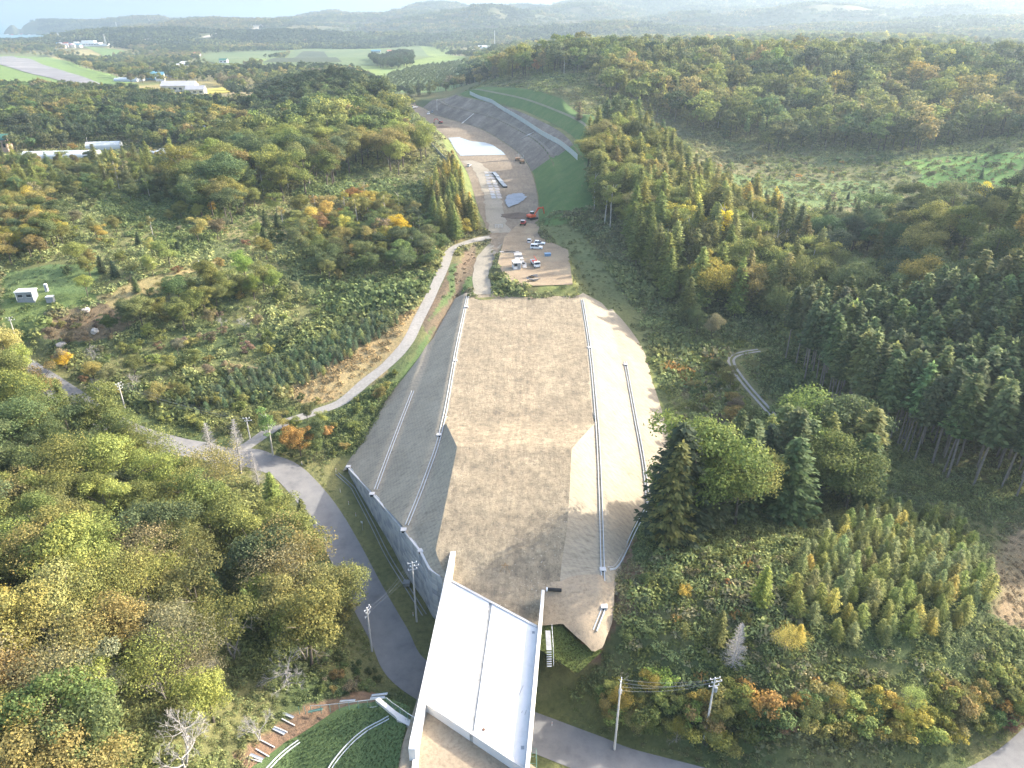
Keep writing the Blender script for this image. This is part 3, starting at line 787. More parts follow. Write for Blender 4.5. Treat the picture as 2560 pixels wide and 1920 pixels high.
def g2(P, g1f, sg):
    A = np.array([at(*p) for p in P]); A = A[np.argsort(A[:, 1])]
    def f(y):
        x, z = np.interp(y, A[:, 1], A[:, 0]), np.interp(y, A[:, 1], A[:, 2])
        xa, za = g1f(y)
        out = y > A[-1, 1]
        dx = A[-1, 0] - g1f(A[-1, 1])[0]; dz = A[-1, 2] - g1f(A[-1, 1])[1]
        x = np.where(out, xa + dx, x); z = np.where(out, za + dz, z)
        lo = y < A[0, 1]
        dx = A[0, 0] - g1f(A[0, 1])[0]; dz = A[0, 2] - g1f(A[0, 1])[1]
        return np.where(lo, xa + dx, x), np.where(lo, za + dz, z)
    return f
g2l, g2r = g2(G2L_P, g1l, -1), g2(G2R_P, g1r, 1)
WALL = [at(*p) for p in WALL_P]
def wall_x(y):
    P = np.array(WALL); P = P[np.argsort(P[:, 1])]
    x = np.interp(y, P[:, 1], P[:, 0]); x = np.where(y > P[-1, 1], -1e4, x)
    return x
Y0, Y1 = 97.0, 230.5
def section(y):
    """breakpoints (x, z) across the fill at station y, left to right"""
    xa, za = map(float, g1l(y)); xb, zb = map(float, g1r(y)); xc, zc = map(float, g2l(y)); xd, zd = map(float, g2r(y))
    if y < 152:
        t0, t1 = tl(y), tr(y); t0 = (float(t0[0]), float(t0[1])); t1 = (float(t1[0]), float(t1[1]))
    else:
        t0, t1 = (xa + .9, za + .02), (xb - .9, zb + .02)
    s = 1.8
    return [(xc - 16, zc - 16 / s), (xc - .7, zc), (xc + .7, zc), (xa - .8, za), (xa + .8, za), t0, t1, (xb - .8, zb), (xb + .8, zb), (xd - .7, zd), (xd + .7, zd), (xd + 16, zd - 16 / s)]
SEGS = [8, 1, 8, 1, 5, 22, 5, 1, 8, 1, 8]
def build_embankment():
    ys = np.concatenate([np.arange(Y0, 160, 1.0), np.arange(160, Y1, 1.5), [Y1]])
    rows, segid = [], None
    for y in ys:
        S = section(y); wx = float(wall_x(y))
        xs, ids = [], []
        for k, n in enumerate(SEGS):
            for i in range(n): xs.append(S[k][0] + (S[k + 1][0] - S[k][0]) * i / n); ids.append(k)
        xs.append(S[-1][0])
        sx, sz = [p[0] for p in S], [p[1] for p in S]
        sx = np.maximum.accumulate(np.array(sx) + np.arange(len(sx)) * 1e-5)
        xs = np.maximum(np.array(xs), wx)
        zs = np.interp(xs, sx, sz)
        rows.append(np.c_[xs, np.full(len(xs), y), zs]); segid = ids
    V = np.array(rows); nc = V.shape[1]
    top = np.array([k == 5 for k in segid])
    zz = V[:, :, 2]; zz += .10 * (fbm(V[:, :, 0], V[:, :, 1], 4, 12) - .5) * 1.0
    out = []
    for name, cols, mat in (('embankment_crest', np.where(top)[0], CREST), ('embankment_slope', np.where(~top)[0], SLOPEM)):
        i, j = np.meshgrid(np.arange(len(ys) - 1), cols, indexing='ij')
        a = (i * nc + j).ravel(); f = np.stack([a, a + 1, a + nc + 1, a + nc], 1)
        P = V.reshape(-1, 3)
        w = np.linalg.norm(P[f[:, 1]] - P[f[:, 0]], axis=1) + np.linalg.norm(P[f[:, 2]] - P[f[:, 3]], axis=1)
        f = f[w > 1e-4]
        used, inv = np.unique(f, return_inverse=True)
        me = mesh_np(name, P[used], inv.reshape(f.shape), mat, smooth=(name == 'embankment_crest'))
        out.append(link(name, me, kind='structure'))
    return out
EMB = build_embankment()
def E(x, y):
    """height of the fill (or of the ground beside it)"""
    x, y = np.atleast_1d(x), np.atleast_1d(y)
    r = H(x, y)
    for i in range(len(x)):
        if Y0 <= y[i] <= Y1:
            S = section(float(y[i]))
            if S[0][0] < x[i] < S[-1][0] and x[i] >= wall_x(float(y[i])):
                r[i] = max(r[i], float(np.interp(x[i], [p[0] for p in S], [p[1] for p in S])))
    return r
# end of the fill beside the deck: a rounded cone of soil, a gutter bench, then a turf mat
def cone(x, y):
    z = -9.0 - np.maximum(96.5 - y, 0) * .55
    z = z - np.maximum(x - 15.5, 0) * .5 - np.maximum(7.5 - x, 0) * .04
    lump = 1.6 * np.exp(-((x - 12.5) ** 2 / 14 + (y - 88) ** 2 / 22))
    return z + lump + .12 * fbm(x, y, 3, 3)
CONEP = [at(*p)[:2] for p in [(1336, 1462, -9.2), (1400, 1440, -9), (1500, 1440, -9.3), (1535, 1440, -10), (1535, 1520, -11.5), (1530, 1560, -12.5), (1505, 1650, -16), (1480, 1672, -17), (1440, 1640, -16.4), (1405, 1592, -14.7), (1360, 1590, -14.5), (1325, 1590, -14.5)]]
FILLEND = drape('fill_end', CONEP, FILLD, .7, .05, zfun=lambda x, y: np.maximum(cone(x, y), H(x, y) - .3))
TMP = [at(*p)[:2] for p in [(1348, 1590, -15), (1403, 1592, -15), (1445, 1645, -16.8), (1505, 1668, -17.6), (1440, 1728, -19), (1340, 1668, -18.2), (1325, 1600, -16.5)]]
o = drape('turf_mat', TMP, MATG, .8, .35, zfun=lambda x, y: np.maximum(H(x, y), -14.9 - (84.5 - y) * .33)); del o['kind']
tag(o, 'dark green turf mat beside the white bridge deck', 'turf mat')
# soil on the near side of the deck
def fill_z(x, y):
    return -9.5 - np.maximum(-15.0 - x, 0) / 2.0 - np.maximum(x - 4, 0) / 1.5 + .1 * fbm(x, y, 4, 7)
FILLP = [(-15.2, 40), (-15.2, 66), (-13.6, 76), (4.5, 62), (4.5, 40)]
drape('fill_top', FILLP, FILLD, .9, .0, zfun=fill_z)
GSL = [(-15.2, 40), (-15.2, 66), (-14.8, 72.5), (-19, 75.5), (-26, 75), (-33, 70.5), (-41, 60), (-44, 40)]
def gs_z(x, y):
    d = -15.2 - x
    return np.where(d < 0, -9.5 + d * .2, -9.5 - np.minimum(d / 2.3, 2.6) - np.maximum(d - 8.0, 0) / 3.6)
drape('grass_slope', GSL, turf_mat('mown_turf', [(.075, .115, .05), (.09, .13, .055), (.10, .14, .06)], 1.5), .9, .12, zfun=lambda x, y: np.maximum(gs_z(x, y), H(x, y) - .02))
# ------------------------------------------------------------------ bridge deck over the road
def Z3(px, py, z): return Vector(at(px, py, z))
DZ = -8.0
dk = thing('bridge_deck', 'new white concrete bridge deck spanning the asphalt road, skewed, with parapets', 'bridge')
FL, FR, NR, NL = Z3(1128, 1450, DZ), Z3(1345, 1566, DZ), Z3(1312, 1926, DZ), Z3(1056, 1756, DZ)
jt = .455
FJ, NJ = FL.lerp(FR, .475), NL.lerp(NR, .50)
def slab(name, quad, z0, z1, mat, bevel=0.0):
    b = MB(); b.add([(p.x, p.y, z0) for p in quad] + [(p.x, p.y, z1) for p in quad], [(3, 2, 1, 0), (4, 5, 6, 7), (0, 1, 5, 4), (1, 2, 6, 5), (2, 3, 7, 6), (3, 0, 4, 7)])
    return b.build(name, mat, dk, bevel)
ux = (FR - FL).normalized()
slab('slab', [NL, NJ - ux * .30, FJ - ux * .30, FL], DZ - 1.5, DZ, DECKM, .04)
slab('slab', [NJ + ux * .30, NR, FR, FJ + ux * .30], DZ - 1.5, DZ - .01, DECKM, .04)
slab('joint_strip', [NJ - ux * .295, NJ + ux * .295, FJ + ux * .295, FJ - ux * .295], DZ - 1.4, DZ - .13, CONC_D)
def parapet(a, b, th, z0, z1, name='parapet', tip=.5, mat=DECKM):
    """wall from a to b, its ends chamfered in plan"""
    a, b = Vector(a), Vector(b); d = (b - a); d.z = 0; L = d.length; d.normalize(); n = Vector((-d.y, d.x, 0)) * th / 2
    prof = [(0, z0), (L, z0), (L, z1 - .35), (L - tip, z1), (tip, z1), (0, z1 - .35)]
    m = MB()
    vs = [a + d * s + n + Vector((0, 0, z - a.z)) for s, z in prof] + [a + d * s - n + Vector((0, 0, z - a.z)) for s, z in prof]
    k = len(prof)
    m.add(vs, [tuple(range(k))[::-1], tuple(range(k, 2 * k))] + [(i, (i + 1) % k, k + (i + 1) % k, k + i) for i in range(k)])
    return m.build(name, mat, dk, .03)
LPa, LPb = Z3(1138, 1353, -6.7), Z3(1029, 1868, -6.7)
parapet(LPb, LPa, .95, DZ - 1.6, -6.75, tip=.9)
RPa, RPb = Z3(1358, 1470, -6.9), Z3(1315, 1945, -6.9)
parapet(RPb, RPa, .48, DZ - 1.6, -6.95)
# sides of the deck above the abutments, kerb lips at both ends, nosings
for a, b, nm in ((FL, FR, 'end_lip'), (NL, NR, 'end_lip')):
    d = (b - a).normalized(); n = Vector((-d.y, d.x, 0)) * .42
    m = MB(); sgn = -1 if nm and a is FL else 1
    p = [a + d * .05, b - d * .05, b - d * .05 + n * sgn, a + d * .05 + n * sgn]
    m.add([(v.x, v.y, DZ + .004) for v in p] + [(v.x, v.y, DZ + .16) for v in p], [(3, 2, 1, 0), (4, 5, 6, 7), (0, 1, 5, 4), (1, 2, 6, 5), (2, 3, 7, 6), (3, 0, 4, 7)])
    m.build('end_lip', CONC, dk, .02)
# abutments beside the road
for f, g in ((NL.lerp(FL, .06), NR.lerp(FR, .06)), (NL.lerp(FL, .94), NR.lerp(FR, .94))):
    d = (g - f).normalized(); n = Vector((-d.y, d.x, 0)) * .5
    m = MB(); p = [f - n, g - n, g + n, f + n]
    m.add([(v.x, v.y, -24) for v in p] + [(v.x, v.y, DZ - 1.5) for v in p], [(3, 2, 1, 0), (4, 5, 6, 7), (0, 1, 5, 4), (1, 2, 6, 5), (2, 3, 7, 6), (3, 0, 4, 7)])
    m.build('abutment', CONC, dk)
wz = MB(); wz.box(((LPb.x + NL.x) / 2, (LPb.y + NL.y) / 2, -11.5), (.8, 11, 5.0), rz=.04); wz.build('wing_wall', CONC, dk)
def hatch(px, py, r, mat, name, h=.02):
    p = Z3(px, py, DZ); m = MB(); m.tube([(p.x, p.y, DZ + .003), (p.x, p.y, DZ + h)], r, 12); m.build(name, mat, dk)
hatch(1209, 1824, .22, simple('rusty_steel', (.16, .09, .06), .9, .3, 5), 'inlet_cover', .05)
for px, py in ((1209, 1812),):
    p = Z3(px, py, DZ); m = MB()
    for k in range(3): m.box((p.x, p.y + k * .16 - .16, DZ + .012), (.30, .06, .016))
    m.build('grate', CONC_D, dk)
for px, py in ((1335, 1581), (1308, 1869)):
    p = Z3(px, py, DZ); m = MB(); m.box((p.x - .1, p.y, DZ + .02), (.42, .5, .03)); m.build('drain_box', GREY, dk)
for (x0, y0, x1, y1) in ((1297, 1739, 1308, 1714), (1304, 1782, 1306, 1777), (1312, 1787, 1316, 1775)):
    a, b = Z3(x0, y0, DZ), Z3(x1, y1, DZ); m = MB(); m.tube([(a.x, a.y, DZ + .03), (b.x, b.y, DZ + .03)], .035, 5); m.build('offcut_bar', CONC_D, dk)
# stepped access platform hung on the outside of the parapet
ap = thing('access_stair', 'pale steel access stair and platform on the outer face of the parapet', 'stair', Z3(1364, 1600, -7.6))
ax, ay = 0, 0
m = MB(); m.box((.45, 0, -.05), (.8, 4.0, .06)); m.build('platform', CONC_D, ap)
for k in range(7): m = MB(); m.box((.45, -2.2 - k * .26, -.25 - k * .22), (.75, .20, .05)); m.build('tread', GREY, ap)
m = MB()
for yy in np.linspace(2.3, -2.3, 6): m.tube([(1.08, yy, -.02), (1.08, yy, 1.1)], .025, 5)
for zz in (.55, 1.1): m.tube([(1.08, 2.3, zz), (1.08, -2.3, zz), (1.08, -4.2, zz - 1.6)], .022, 5)
m.build('handrail', STEEL, ap)
cg = thing('guard_cage', 'small steel ladder cage at the near end of the right parapet', 'ladder', Z3(1325, 1902, -8.4))
for yy in (-1.1, 0, 1.1):
    for xx in (0, .85): m = MB(); m.tube([(xx, yy, -1.0), (xx, yy, 1.0)], .03, 5); m.build('upright', GREENST, cg)
m = MB()
for zz in (-.6, 0, .5, 1.0): m.tube([(0, -1.1, zz), (.85, -1.1, zz), (.85, 1.1, zz), (0, 1.1, zz)], .025, 5)
m.build('rail', GREENST, cg)

# soil between the fill and the deck's far edge
def appr_z(x, y):
    S_ = section(97.0); base = np.interp(x, [p[0] for p in S_], [p[1] for p in S_]) - np.maximum(97.0 - y, 0) * .02
    pit = 2.2 * np.exp(-((x - 3.6) ** 2 / 10 + (y - 89.5) ** 2 / 14))
    return base - pit * (x < 5.6) + .12 * fbm(x, y, 3, 3)
drape('fill_approach', [(-10.2, 97.05), (5.2, 97.05), (4.7, 86.9), (FR.x + .1, FR.y + .15), (FL.x, FL.y + .1)], CREST, .7, .0, zfun=appr_z)
# black pipe end and survey stake beside the deck
pp = thing('drain_pipe', 'short black drain pipe with a pale mouth beside the end of the parapet', 'pipe', Z3(1372, 1475, -8.9))
m = MB(); m.tube([(-.2, 0, .15), (2.2, -.1, .05)], .32, 12); m.build('barrel', DARK, pp)
m = MB(); m.tube([(-.45, .02, .16), (-.2, 0, .15)], .36, 12); m.build('mouth', WHITE, pp)
sk = thing('batter_stake', 'thin wooden batter board tripod standing on the bare soil', 'stake', Z3(1262, 1428, float(E(Z3(1262, 1428, -8.5).x, Z3(1262, 1428, -8.5).y)[0])))
for a, b in (((-.9, -.3, 0), (.1, .1, 1.9)), ((.9, -.4, 0), (.1, .1, 1.9)), ((-.1, .8, 0), (.1, .1, 1.9))):
    m = MB(); m.tube([a, b], .045, 4); m.build('leg', WOOD, sk)
m = MB(); m.box((0, .1, 1.3), (1.3, .04, .12)); m.build('board', WOOD, sk)

# ------------------------------------------------------------------ retaining wall of stacked panels
wl = thing('retaining_wall', 'tall grey panelled retaining wall under the embankment along the road', 'retaining wall', (WALL[0][0], WALL[0][1], -19))
WP = resample(WALL, 1.0)
PANELM = simple('wall_panel', (.39, .395, .40), .85, .16, 1.0, stain=(.29, .295, .31), bmp=.4)
_nt = PANELM.node_tree; _b = _nt.nodes['Principled BSDF']; _src = _b.inputs['Base Color'].links[0].from_socket
_oi = N(_nt, 'ShaderNodeObjectInfo')
_nt.links.new(mixc(_nt, 1.0, _src, ramp(_nt, _oi.outputs['Random'], [(0, (.72, .74, .78)), (.5, (1, 1, 1)), (1, (1.22, 1.2, 1.16))]), 'MULTIPLY'), _b.inputs['Base Color'])
pm = MB(); pm.box((0, 0, .5), (1.42, .2, .955)); pmesh = pm.mesh('panel', PANELM, .05)
WA = np.array(WALL); Wpath = resample([tuple(p) for p in WALL], 1.5)
for i in range(len(Wpath) - 1):
    a, b = Wpath[i], Wpath[i + 1]
    mx, my = (a[:2] + b[:2]) / 2; top = (a[2] + b[2]) / 2
    rz = math.atan2(b[1] - a[1], b[0] - a[0])
    base = -20.6 if i > 4 else Hs(mx, my) - .4
    hgt = top - base
    nrow = max(1, int(math.ceil(hgt / 1.25)))
    for k in range(nrow):
        hh = min(1.25, hgt - k * 1.25)
        if hh < .12: continue
        o = bpy.data.objects.new('panel', pmesh); COL.objects.link(o); o.parent = wl
        o.location = (mx - wl.location.x + RNG.normal(0, .012), my - wl.location.y + RNG.normal(0, .012), base + k * 1.25 - wl.location.z)
        o.rotation_euler.z = rz; o.scale.z = hh
def ribbon_box(line, w, h, name, mat, parent, org, zoff=0.0, hollow=False):
    """bar or open channel following a 3D line"""
    P = np.array(line, float); P[:, 2] += zoff
    T = np.gradient(P[:, :2], axis=0); T /= np.linalg.norm(T, axis=1)[:, None] + 1e-9
    n = np.stack([-T[:, 1], T[:, 0]], 1)
    prof = [(-w / 2, -h), (-w / 2, 0), (w / 2, 0), (w / 2, -h)] if not hollow else [(-w / 2, -h), (-w / 2, 0), (-w / 2 + .13, 0), (-w / 2 + .13, -h * .7), (w / 2 - .13, -h * .7), (w / 2 - .13, 0), (w / 2, 0), (w / 2, -h)]
    k = len(prof); m = MB()
    vs = [(P[i, 0] + n[i, 0] * s - org[0], P[i, 1] + n[i, 1] * s - org[1], P[i, 2] + z - org[2]) for i in range(len(P)) for s, z in prof]
    fs = [(i * k + j, i * k + (j + 1) % k, (i + 1) * k + (j + 1) % k, (i + 1) * k + j) for i in range(len(P) - 1) for j in range(k - (1 if hollow else 0))]
    if not hollow: fs += [tuple(range(k)), tuple(range((len(P) - 1) * k, len(P) * k))[::-1]]
    m.add(vs, fs)
    return m.build(name, mat, parent)
ribbon_box(WP, .42, .30, 'coping', CONC, wl, wl.location, .22)
nrm = Vector((WALL[4][1] - WALL[0][1], -(WALL[4][0] - WALL[0][0]), 0)).normalized() * -1
WG = [(p[0] + nrm.x * .75, p[1] + nrm.y * .75, p[2]) for p in WP]
if (WG[10][0] - WP[10][0]) < 0: WG = [(p[0] - nrm.x * .75, p[1] - nrm.y * .75, p[2]) for p in WP]
GUT = simple('gutter_concrete', (.47, .49, .50), .8, .10, 1.5)
ribbon_box(WG, .8, .5, 'top_gutter', GUT, wl, wl.location, .16, True)
def basin(px, py, z, parent, s=1.0):
    x, y, _ = at(px, py, z); z = max(z, float(E(x, y)[0]) - .05)
    m = MB(); ox, oy, oz = parent.location
    m.box((x - ox, y - oy, z - oz + .02), (1.15 * s, 1.0 * s, .62)); o = m.build('catch_basin', CONC, parent, .03)
    m = MB(); m.box((x - ox, y - oy - .52 * s, z - oz - .02), (.62 * s, .06, .40)); m.build('basin_mouth', DARK, o)
for p in ((871, 1168, -17.2), (930, 1236, -13.1), (1009, 1326, -8.8), (1052, 1378, -8.8)): basin(*p, wl)
# gutters on the benches of the embankment
def gutter(pts, label, zoff=.20, basins=(), w=.72, surf=None):
    line = resample(smooth(W(pts), 5), 1.5)
    ez = E(line[:, 0], line[:, 1]) if surf is None else np.maximum(surf(line[:, 0], line[:, 1]), H(line[:, 0], line[:, 1]))
    line[:, 2] = np.maximum(ez, line[:, 2] - 1.0)
    t = thing('gutter', label, 'gutter', tuple(line[0] - [0, 0, .3]), group='concrete gutters on the embankment')
    ribbon_box(line, w, .42, 'channel', GUT, t, t.location, zoff, True)
    for b in basins: basin(*b, t)
    return t
gutter(G1L_P[:-1], 'long pale concrete gutter along the shaded upper bench of the embankment', basins=[(1166, 768, -2.7), (1138, 902, -3.9), (1098, 1088, -5.3)])
gutter(G1R_P, 'longest concrete gutter, along the sunlit upper bench of the embankment', basins=[(1474, 870, -3.7), (1507, 1425, -9.2), (1510, 1518, -10.5)])
gutter(G2L_P[1:], 'short concrete gutter on the shaded lower bench above the retaining wall')
gutter(G2R_P[1:], 'concrete gutter on the sunlit lower bench of the embankment', basins=[(1564, 912, -9.3), (1622, 1256, -13)])
gutter([(1622, 1262, -12.9), (1600, 1305, -12.3), (1572, 1360, -11.5), (1548, 1408, -10.8), (1532, 1427, -10.4), (1512, 1428, -9.6)], 'bent concrete gutter along the toe of the sunlit slope')
gutter([(1509, 1524, -10.8), (1495, 1570, -12.6), (1478, 1634, -15.6)], 'short steep gutter running down the soil beside the turf mat', zoff=.25, surf=cone)
DR = W([(843, 1186, -18.6), (878, 1214, -19), (892, 1240, -19.6), (930, 1312, -20), (967, 1385, -20.1), (1021, 1470, -20.3), (1066, 1540, -20.4)])
dt = thing('roadside_drain', 'concrete drain channel along the foot of the grey retaining wall', 'drain', tuple(DR[0]))
dl = resample(smooth(DR, 4), 1.0); dl[:, 2] = H(dl[:, 0], dl[:, 1])
ribbon_box(dl, .9, .5, 'channel', CONC_D, dt, dt.location, .25, True)
x, y, z = at(1017, 1461, -20.3); m = MB(); m.box((x - dt.location.x, y - dt.location.y, z - dt.location.z + .35), (1.3, 1.2, .7)); m.build('catch_basin', CONC_D, dt)
def ZB(zx, zy): return 580 + zx / 4.424, 1680 + zy / 4.424
def on_slope(px, py, f):
    """sight line against the sown slope left of the deck"""
    z = -12.0
    for _ in range(25):
        x, y, _z = at(px, py, z); z = .5 * z + .5 * float(f(np.array([x]), np.array([y]))[0])
    return x, y, z
gsf = lambda x, y: np.maximum(gs_z(x, y), H(x, y))
for pts, lab in (([(1735, 512), (1650, 560), (1500, 640), (1370, 740), (1250, 860), (1150, 980), (1095, 1062), (1050, 1150)], 'long curved concrete drain across the mown grass slope'),
                 ([(745, 775), (640, 850), (520, 950), (415, 1062), (340, 1140)], 'shorter concrete drain at the lower edge of the mown slope')):
    L3 = resample(smooth([on_slope(*ZB(*p), gsf) for p in pts], 4), .8)
    t = thing('slope_drain', lab, 'drain', tuple(L3[0]), group='drains on the mown slope')
    ribbon_box(L3, .62, .4, 'channel', GUT, t, t.location, .25, True)
cs = [on_slope(*ZB(*p), gsf) for p in [(1640, 385), (1820, 475), (1975, 545), (1960, 612), (1830, 560), (1815, 532), (1750, 500), (1600, 420)]]
zc = max(p[2] for p in cs); m = MB(); k = len(cs)
m.add([(p[0] - cs[0][0], p[1] - cs[0][1], -.3) for p in cs] + [(p[0] - cs[0][0], p[1] - cs[0][1], .25) for p in cs], [tuple(range(k))[::-1], tuple(range(k, 2 * k))] + [(i, (i + 1) % k, k + (i + 1) % k, k + i) for i in range(k)])
o = m.build('concrete_apron', CONC, loc=(cs[0][0], cs[0][1], zc)); tag(o, 'pale irregular concrete apron at the corner of the green fence', 'concrete slab')

# ------------------------------------------------------------------ fence, beams and posts by the road
def gpt(px, py):
    r = onto(px, py)[0]; return float(r[0]), float(r[1]), float(r[2])
fb = [on_slope(*ZB(*p), gsf) for p in [(750, 470), (815, 468), (880, 460), (990, 455), (1090, 445), (1192, 435), (1300, 422), (1400, 410), (1505, 398), (1612, 386), (1718, 372), (1783, 428), (1862, 482), (1948, 545), (2040, 600)]]
fc = thing('mesh_fence', 'green steel mesh fence with a corner, at the edge of the mown slope', 'fence', fb[10])
FO = Vector(fb[10])
for p in fb:
    m = MB(); b = Vector(p) - FO; m.tube([b, b + Vector((0, 0, 1.75))], .045, 6); m.build('post', GREENST, fc)
for i in range(2, len(fb) - 1):
    a, b = Vector(fb[i]) - FO, Vector(fb[i + 1]) - FO
    m = MB(); m.tube([a + Vector((0, 0, 1.68)), b + Vector((0, 0, 1.68))], .05, 5); m.build('top_rail', STEEL, fc)
    if i >= 5:
        m = MB(); m.tube([a + Vector((0, 0, .08)), b + Vector((0, 0, .08))], .04, 5); m.build('bottom_rail', STEEL, fc)
        m = MB()
        for k in range(1, 12): m.tube([a.lerp(b, k / 12) + Vector((0, 0, .1)), a.lerp(b, k / 12) + Vector((0, 0, 1.65))], .006, 3)
        for k in range(1, 8): m.tube([a + Vector((0, 0, .1 + k * .2)), b + Vector((0, 0, .1 + k * .2))], .006, 3)
        m.build('wire_mesh', GREENST, fc)['kind'] = 'stuff'
for i, (a, b, wd, hh, lab, mt) in enumerate([
    ((565, 460), (680, 510), .42, .12, 'wide grey plank lying topmost in the row on the bare soil', STEEL), ((553, 522), (695, 597), .16, .12, 'slim pale bar lying just below the topmost wide plank', CONC),
    ((455, 628), (583, 692), .42, .12, 'wide grey plank lying half under a slim bar on the soil', STEEL), ((470, 614), (612, 674), .16, .2, 'slim bar lying against the wide plank beside the forked bare tree', CONC),
    ((322, 760), (472, 838), .16, .12, 'slim bar lying at the foot of the forked bare tree', CONC), ((265, 857), (412, 942), .16, .12, 'lone slim bar lying between the bare tree and the lowest pair', CONC),
    ((200, 918), (340, 975), .44, .14, 'wide grey plank of the lowest pair on the bare soil', STEEL), ((162, 950), (330, 1003), .16, .12, 'slim bar of the lowest pair on the bare soil', CONC),
    ((845, 446), (1003, 414), .40, .12, 'greenish plank lying across the foot of two fence posts', GREENST), ((1195, 330), (1362, 318), .30, .12, 'grey plank lying behind the middle of the green fence', STEEL),
    ((1530, 300), (1690, 287), .40, .12, 'grey plank lying inside the corner of the green fence', STEEL), ((1545, 268), (1720, 247), .40, .12, 'grey plank lying behind the corner post of the green fence', STEEL)]):
    A, B = Vector(on_slope(*ZB(*a), gsf)), Vector(on_slope(*ZB(*b), gsf))
    d = B - A; m = MB(); m.prism([(-wd / 2, 0), (-wd / 2, hh), (-wd / 5, hh * .6), (wd / 5, hh * .6), (wd / 2, hh), (wd / 2, 0)] if wd > .25 else [(-wd / 2, 0), (-wd / 2, hh), (wd / 2, hh), (wd / 2, 0)], -d.length / 2, d.length / 2)
    o = m.build('steel_beam', mt); o.location = (A + B) / 2 + Vector((0, 0, .06)); o.rotation_euler = (0, -math.asin(d.z / d.length), math.atan2(d.y, d.x))
    tag(o, lab, 'beam', 'beams lying by the mown slope')
def top_z(x, y, py):
    b = (960 - py) / FPX
    return HC + y * (-ST + b * CT) / (CT + b * ST)
def utility_pole(base, toppy, label, arms=3, trafo=False, yaw=.6, group='utility poles'):
    x, y, z = base if len(base) == 3 else gpt(*base)
    h = min(max(top_z(x, y, toppy) - z, 5.0), 15.0)
    t = thing('utility_pole', label, 'utility pole', (x, y, z), yaw, group)
    m = MB(); m.tube([(0, 0, -.3), (0, 0, h)], [.19, .11], 8); m.build('pole', CONC, t)
    for k in range(arms):
        zz = h - .25 - k * .75
        m = MB(); m.box((.35 * (k % 2), 0, zz), (1.7, .09, .09)); a = m.build('crossarm', STEEL, t)
        for xx in (-.75, 0, .75):
            m = MB(); m.tube([(xx + .35 * (k % 2), 0, zz + .05), (xx + .35 * (k % 2), 0, zz + .20), (xx + .35 * (k % 2), 0, zz + .32)], [.05, .09, .05], 6); m.build('insulator', WHITE, a)
    if trafo:
        m = MB(); m.tube([(.42, 0, h - 3.1), (.42, 0, h - 2.9), (.42, 0, h - 2.2), (.42, 0, h - 2.1)], [.22, .27, .27, .2], 10); m.build('transformer', GREY, t)
        m = MB(); m.tube([(.2, 0, h - 1.2), (1.0, .2, h - .9), (1.3, .5, h - 1.1)], .03, 4); m.build('bracket', STEEL, t)
    m = MB()
    for k in range(8): m.box((0, 0, h * .35 + k * .55), (.5, .03, .03), rz=k % 2 * 1.57)
    m.build('step_bolts', STEEL, t)['kind'] = 'stuff'
    return t, h
PL = []
PL.append(utility_pole((1042, 1554), 1405, 'utility pole with white insulators standing against the grey retaining wall', 3, False, .3))
PL.append(utility_pole((930, 1628), 1519, 'lone utility pole at the roadside by the big round tree', 3, False, 1.2))
PL.append(utility_pole((1536, 1874), 1697, 'utility pole with a transformer, right of the bridge, by the road curve', 2, True, 1.3))
PL.append(utility_pole((1761, 1846), 1694, 'utility pole rising among yellow bushes, with wide bracket arms', 3, True, .2))
PL.append(utility_pole((46, 863), 793, 'utility pole by the road end on the left slope', 2, False, .4))
PL.append(utility_pole((313, 1022), 957, 'utility pole among shrubs by the bend in the asphalt road', 3, False, 1.0))
PL.append(utility_pole((625, 1096), 1044, 'utility pole behind the dead white larches at the lane junction', 2, False, .2))
PL.append(utility_pole((95, 349), 318, 'far utility pole near the green roofed house', 2, False, .3))
PL.append(utility_pole((220, 362), 330, 'far utility pole behind the plastic greenhouses', 2, False, .3))
PL.append(utility_pole((1093, 277), 249, 'far guyed pole at the end of the cutting', 1, False, .3))
def wires(i, j, lab, hs=(.3, 1.05)):
    (a, ha), (b, hb) = PL[i], PL[j]
    t = thing('overhead_line', lab, 'power line', a.location, group='overhead lines between poles')
    for hh in hs:
        for s in (-.7, .7):
            A = Vector((s * math.cos(a.rotation_euler.z), s * math.sin(a.rotation_euler.z), ha - hh)); B = b.location - a.location + Vector((s * math.cos(b.rotation_euler.z), s * math.sin(b.rotation_euler.z), hb - hh))
            m = MB(); m.tube([A.lerp(B, u) - Vector((0, 0, 4 * u * (1 - u) * .9)) for u in np.linspace(0, 1, 9)], .012, 3); m.build('wire', GREY, t)
wires(0, 1, 'thin overhead wires crossing the road beside the retaining wall')
wires(2, 3, 'thin overhead wires above the yellow bushes at the road curve')
wires(5, 6, 'thin overhead wires along the bend of the asphalt road')
for i, (px, py, lab) in enumerate([(851, 1231, 'white marker post nearest the end of the retaining wall'), (872, 1262, 'white marker post on the verge, second down from the wall end'), (890, 1291, 'white marker post on the verge above the small road sign'), (1033, 1540, 'white marker post at the foot of the wall near the bridge'),
    (1380, 1815, 'white marker post on the verge right of the bridge'), (367, 1114, 'white marker post on the near verge of the road bend'), (755, 1163, 'white marker post at the far verge past the dead larches'), (840, 1180, 'white marker post on grass just left of the wall end')]):
    x, y, z = gpt(px, py); t = thing('marker_post', lab, 'marker post', (x, y, z), group='white road marker posts')
    m = MB(); m.tube([(0, 0, -.1), (0, 0, .95)], .06, 6); m.build('post', WHITE, t)
    m = MB(); m.box((0, -.07, .8), (.11, .03, .12)); m.build('reflector', ORANGE, t)
x, y, z = gpt(907, 1326); t = thing('road_sign', 'small road sign on a thin pole between the road and the wall', 'road sign', (x, y, z), -.5)
m = MB(); m.tube([(0, 0, -.1), (0, 0, 2.5)], .05, 6); m.build('pole', STEEL, t)
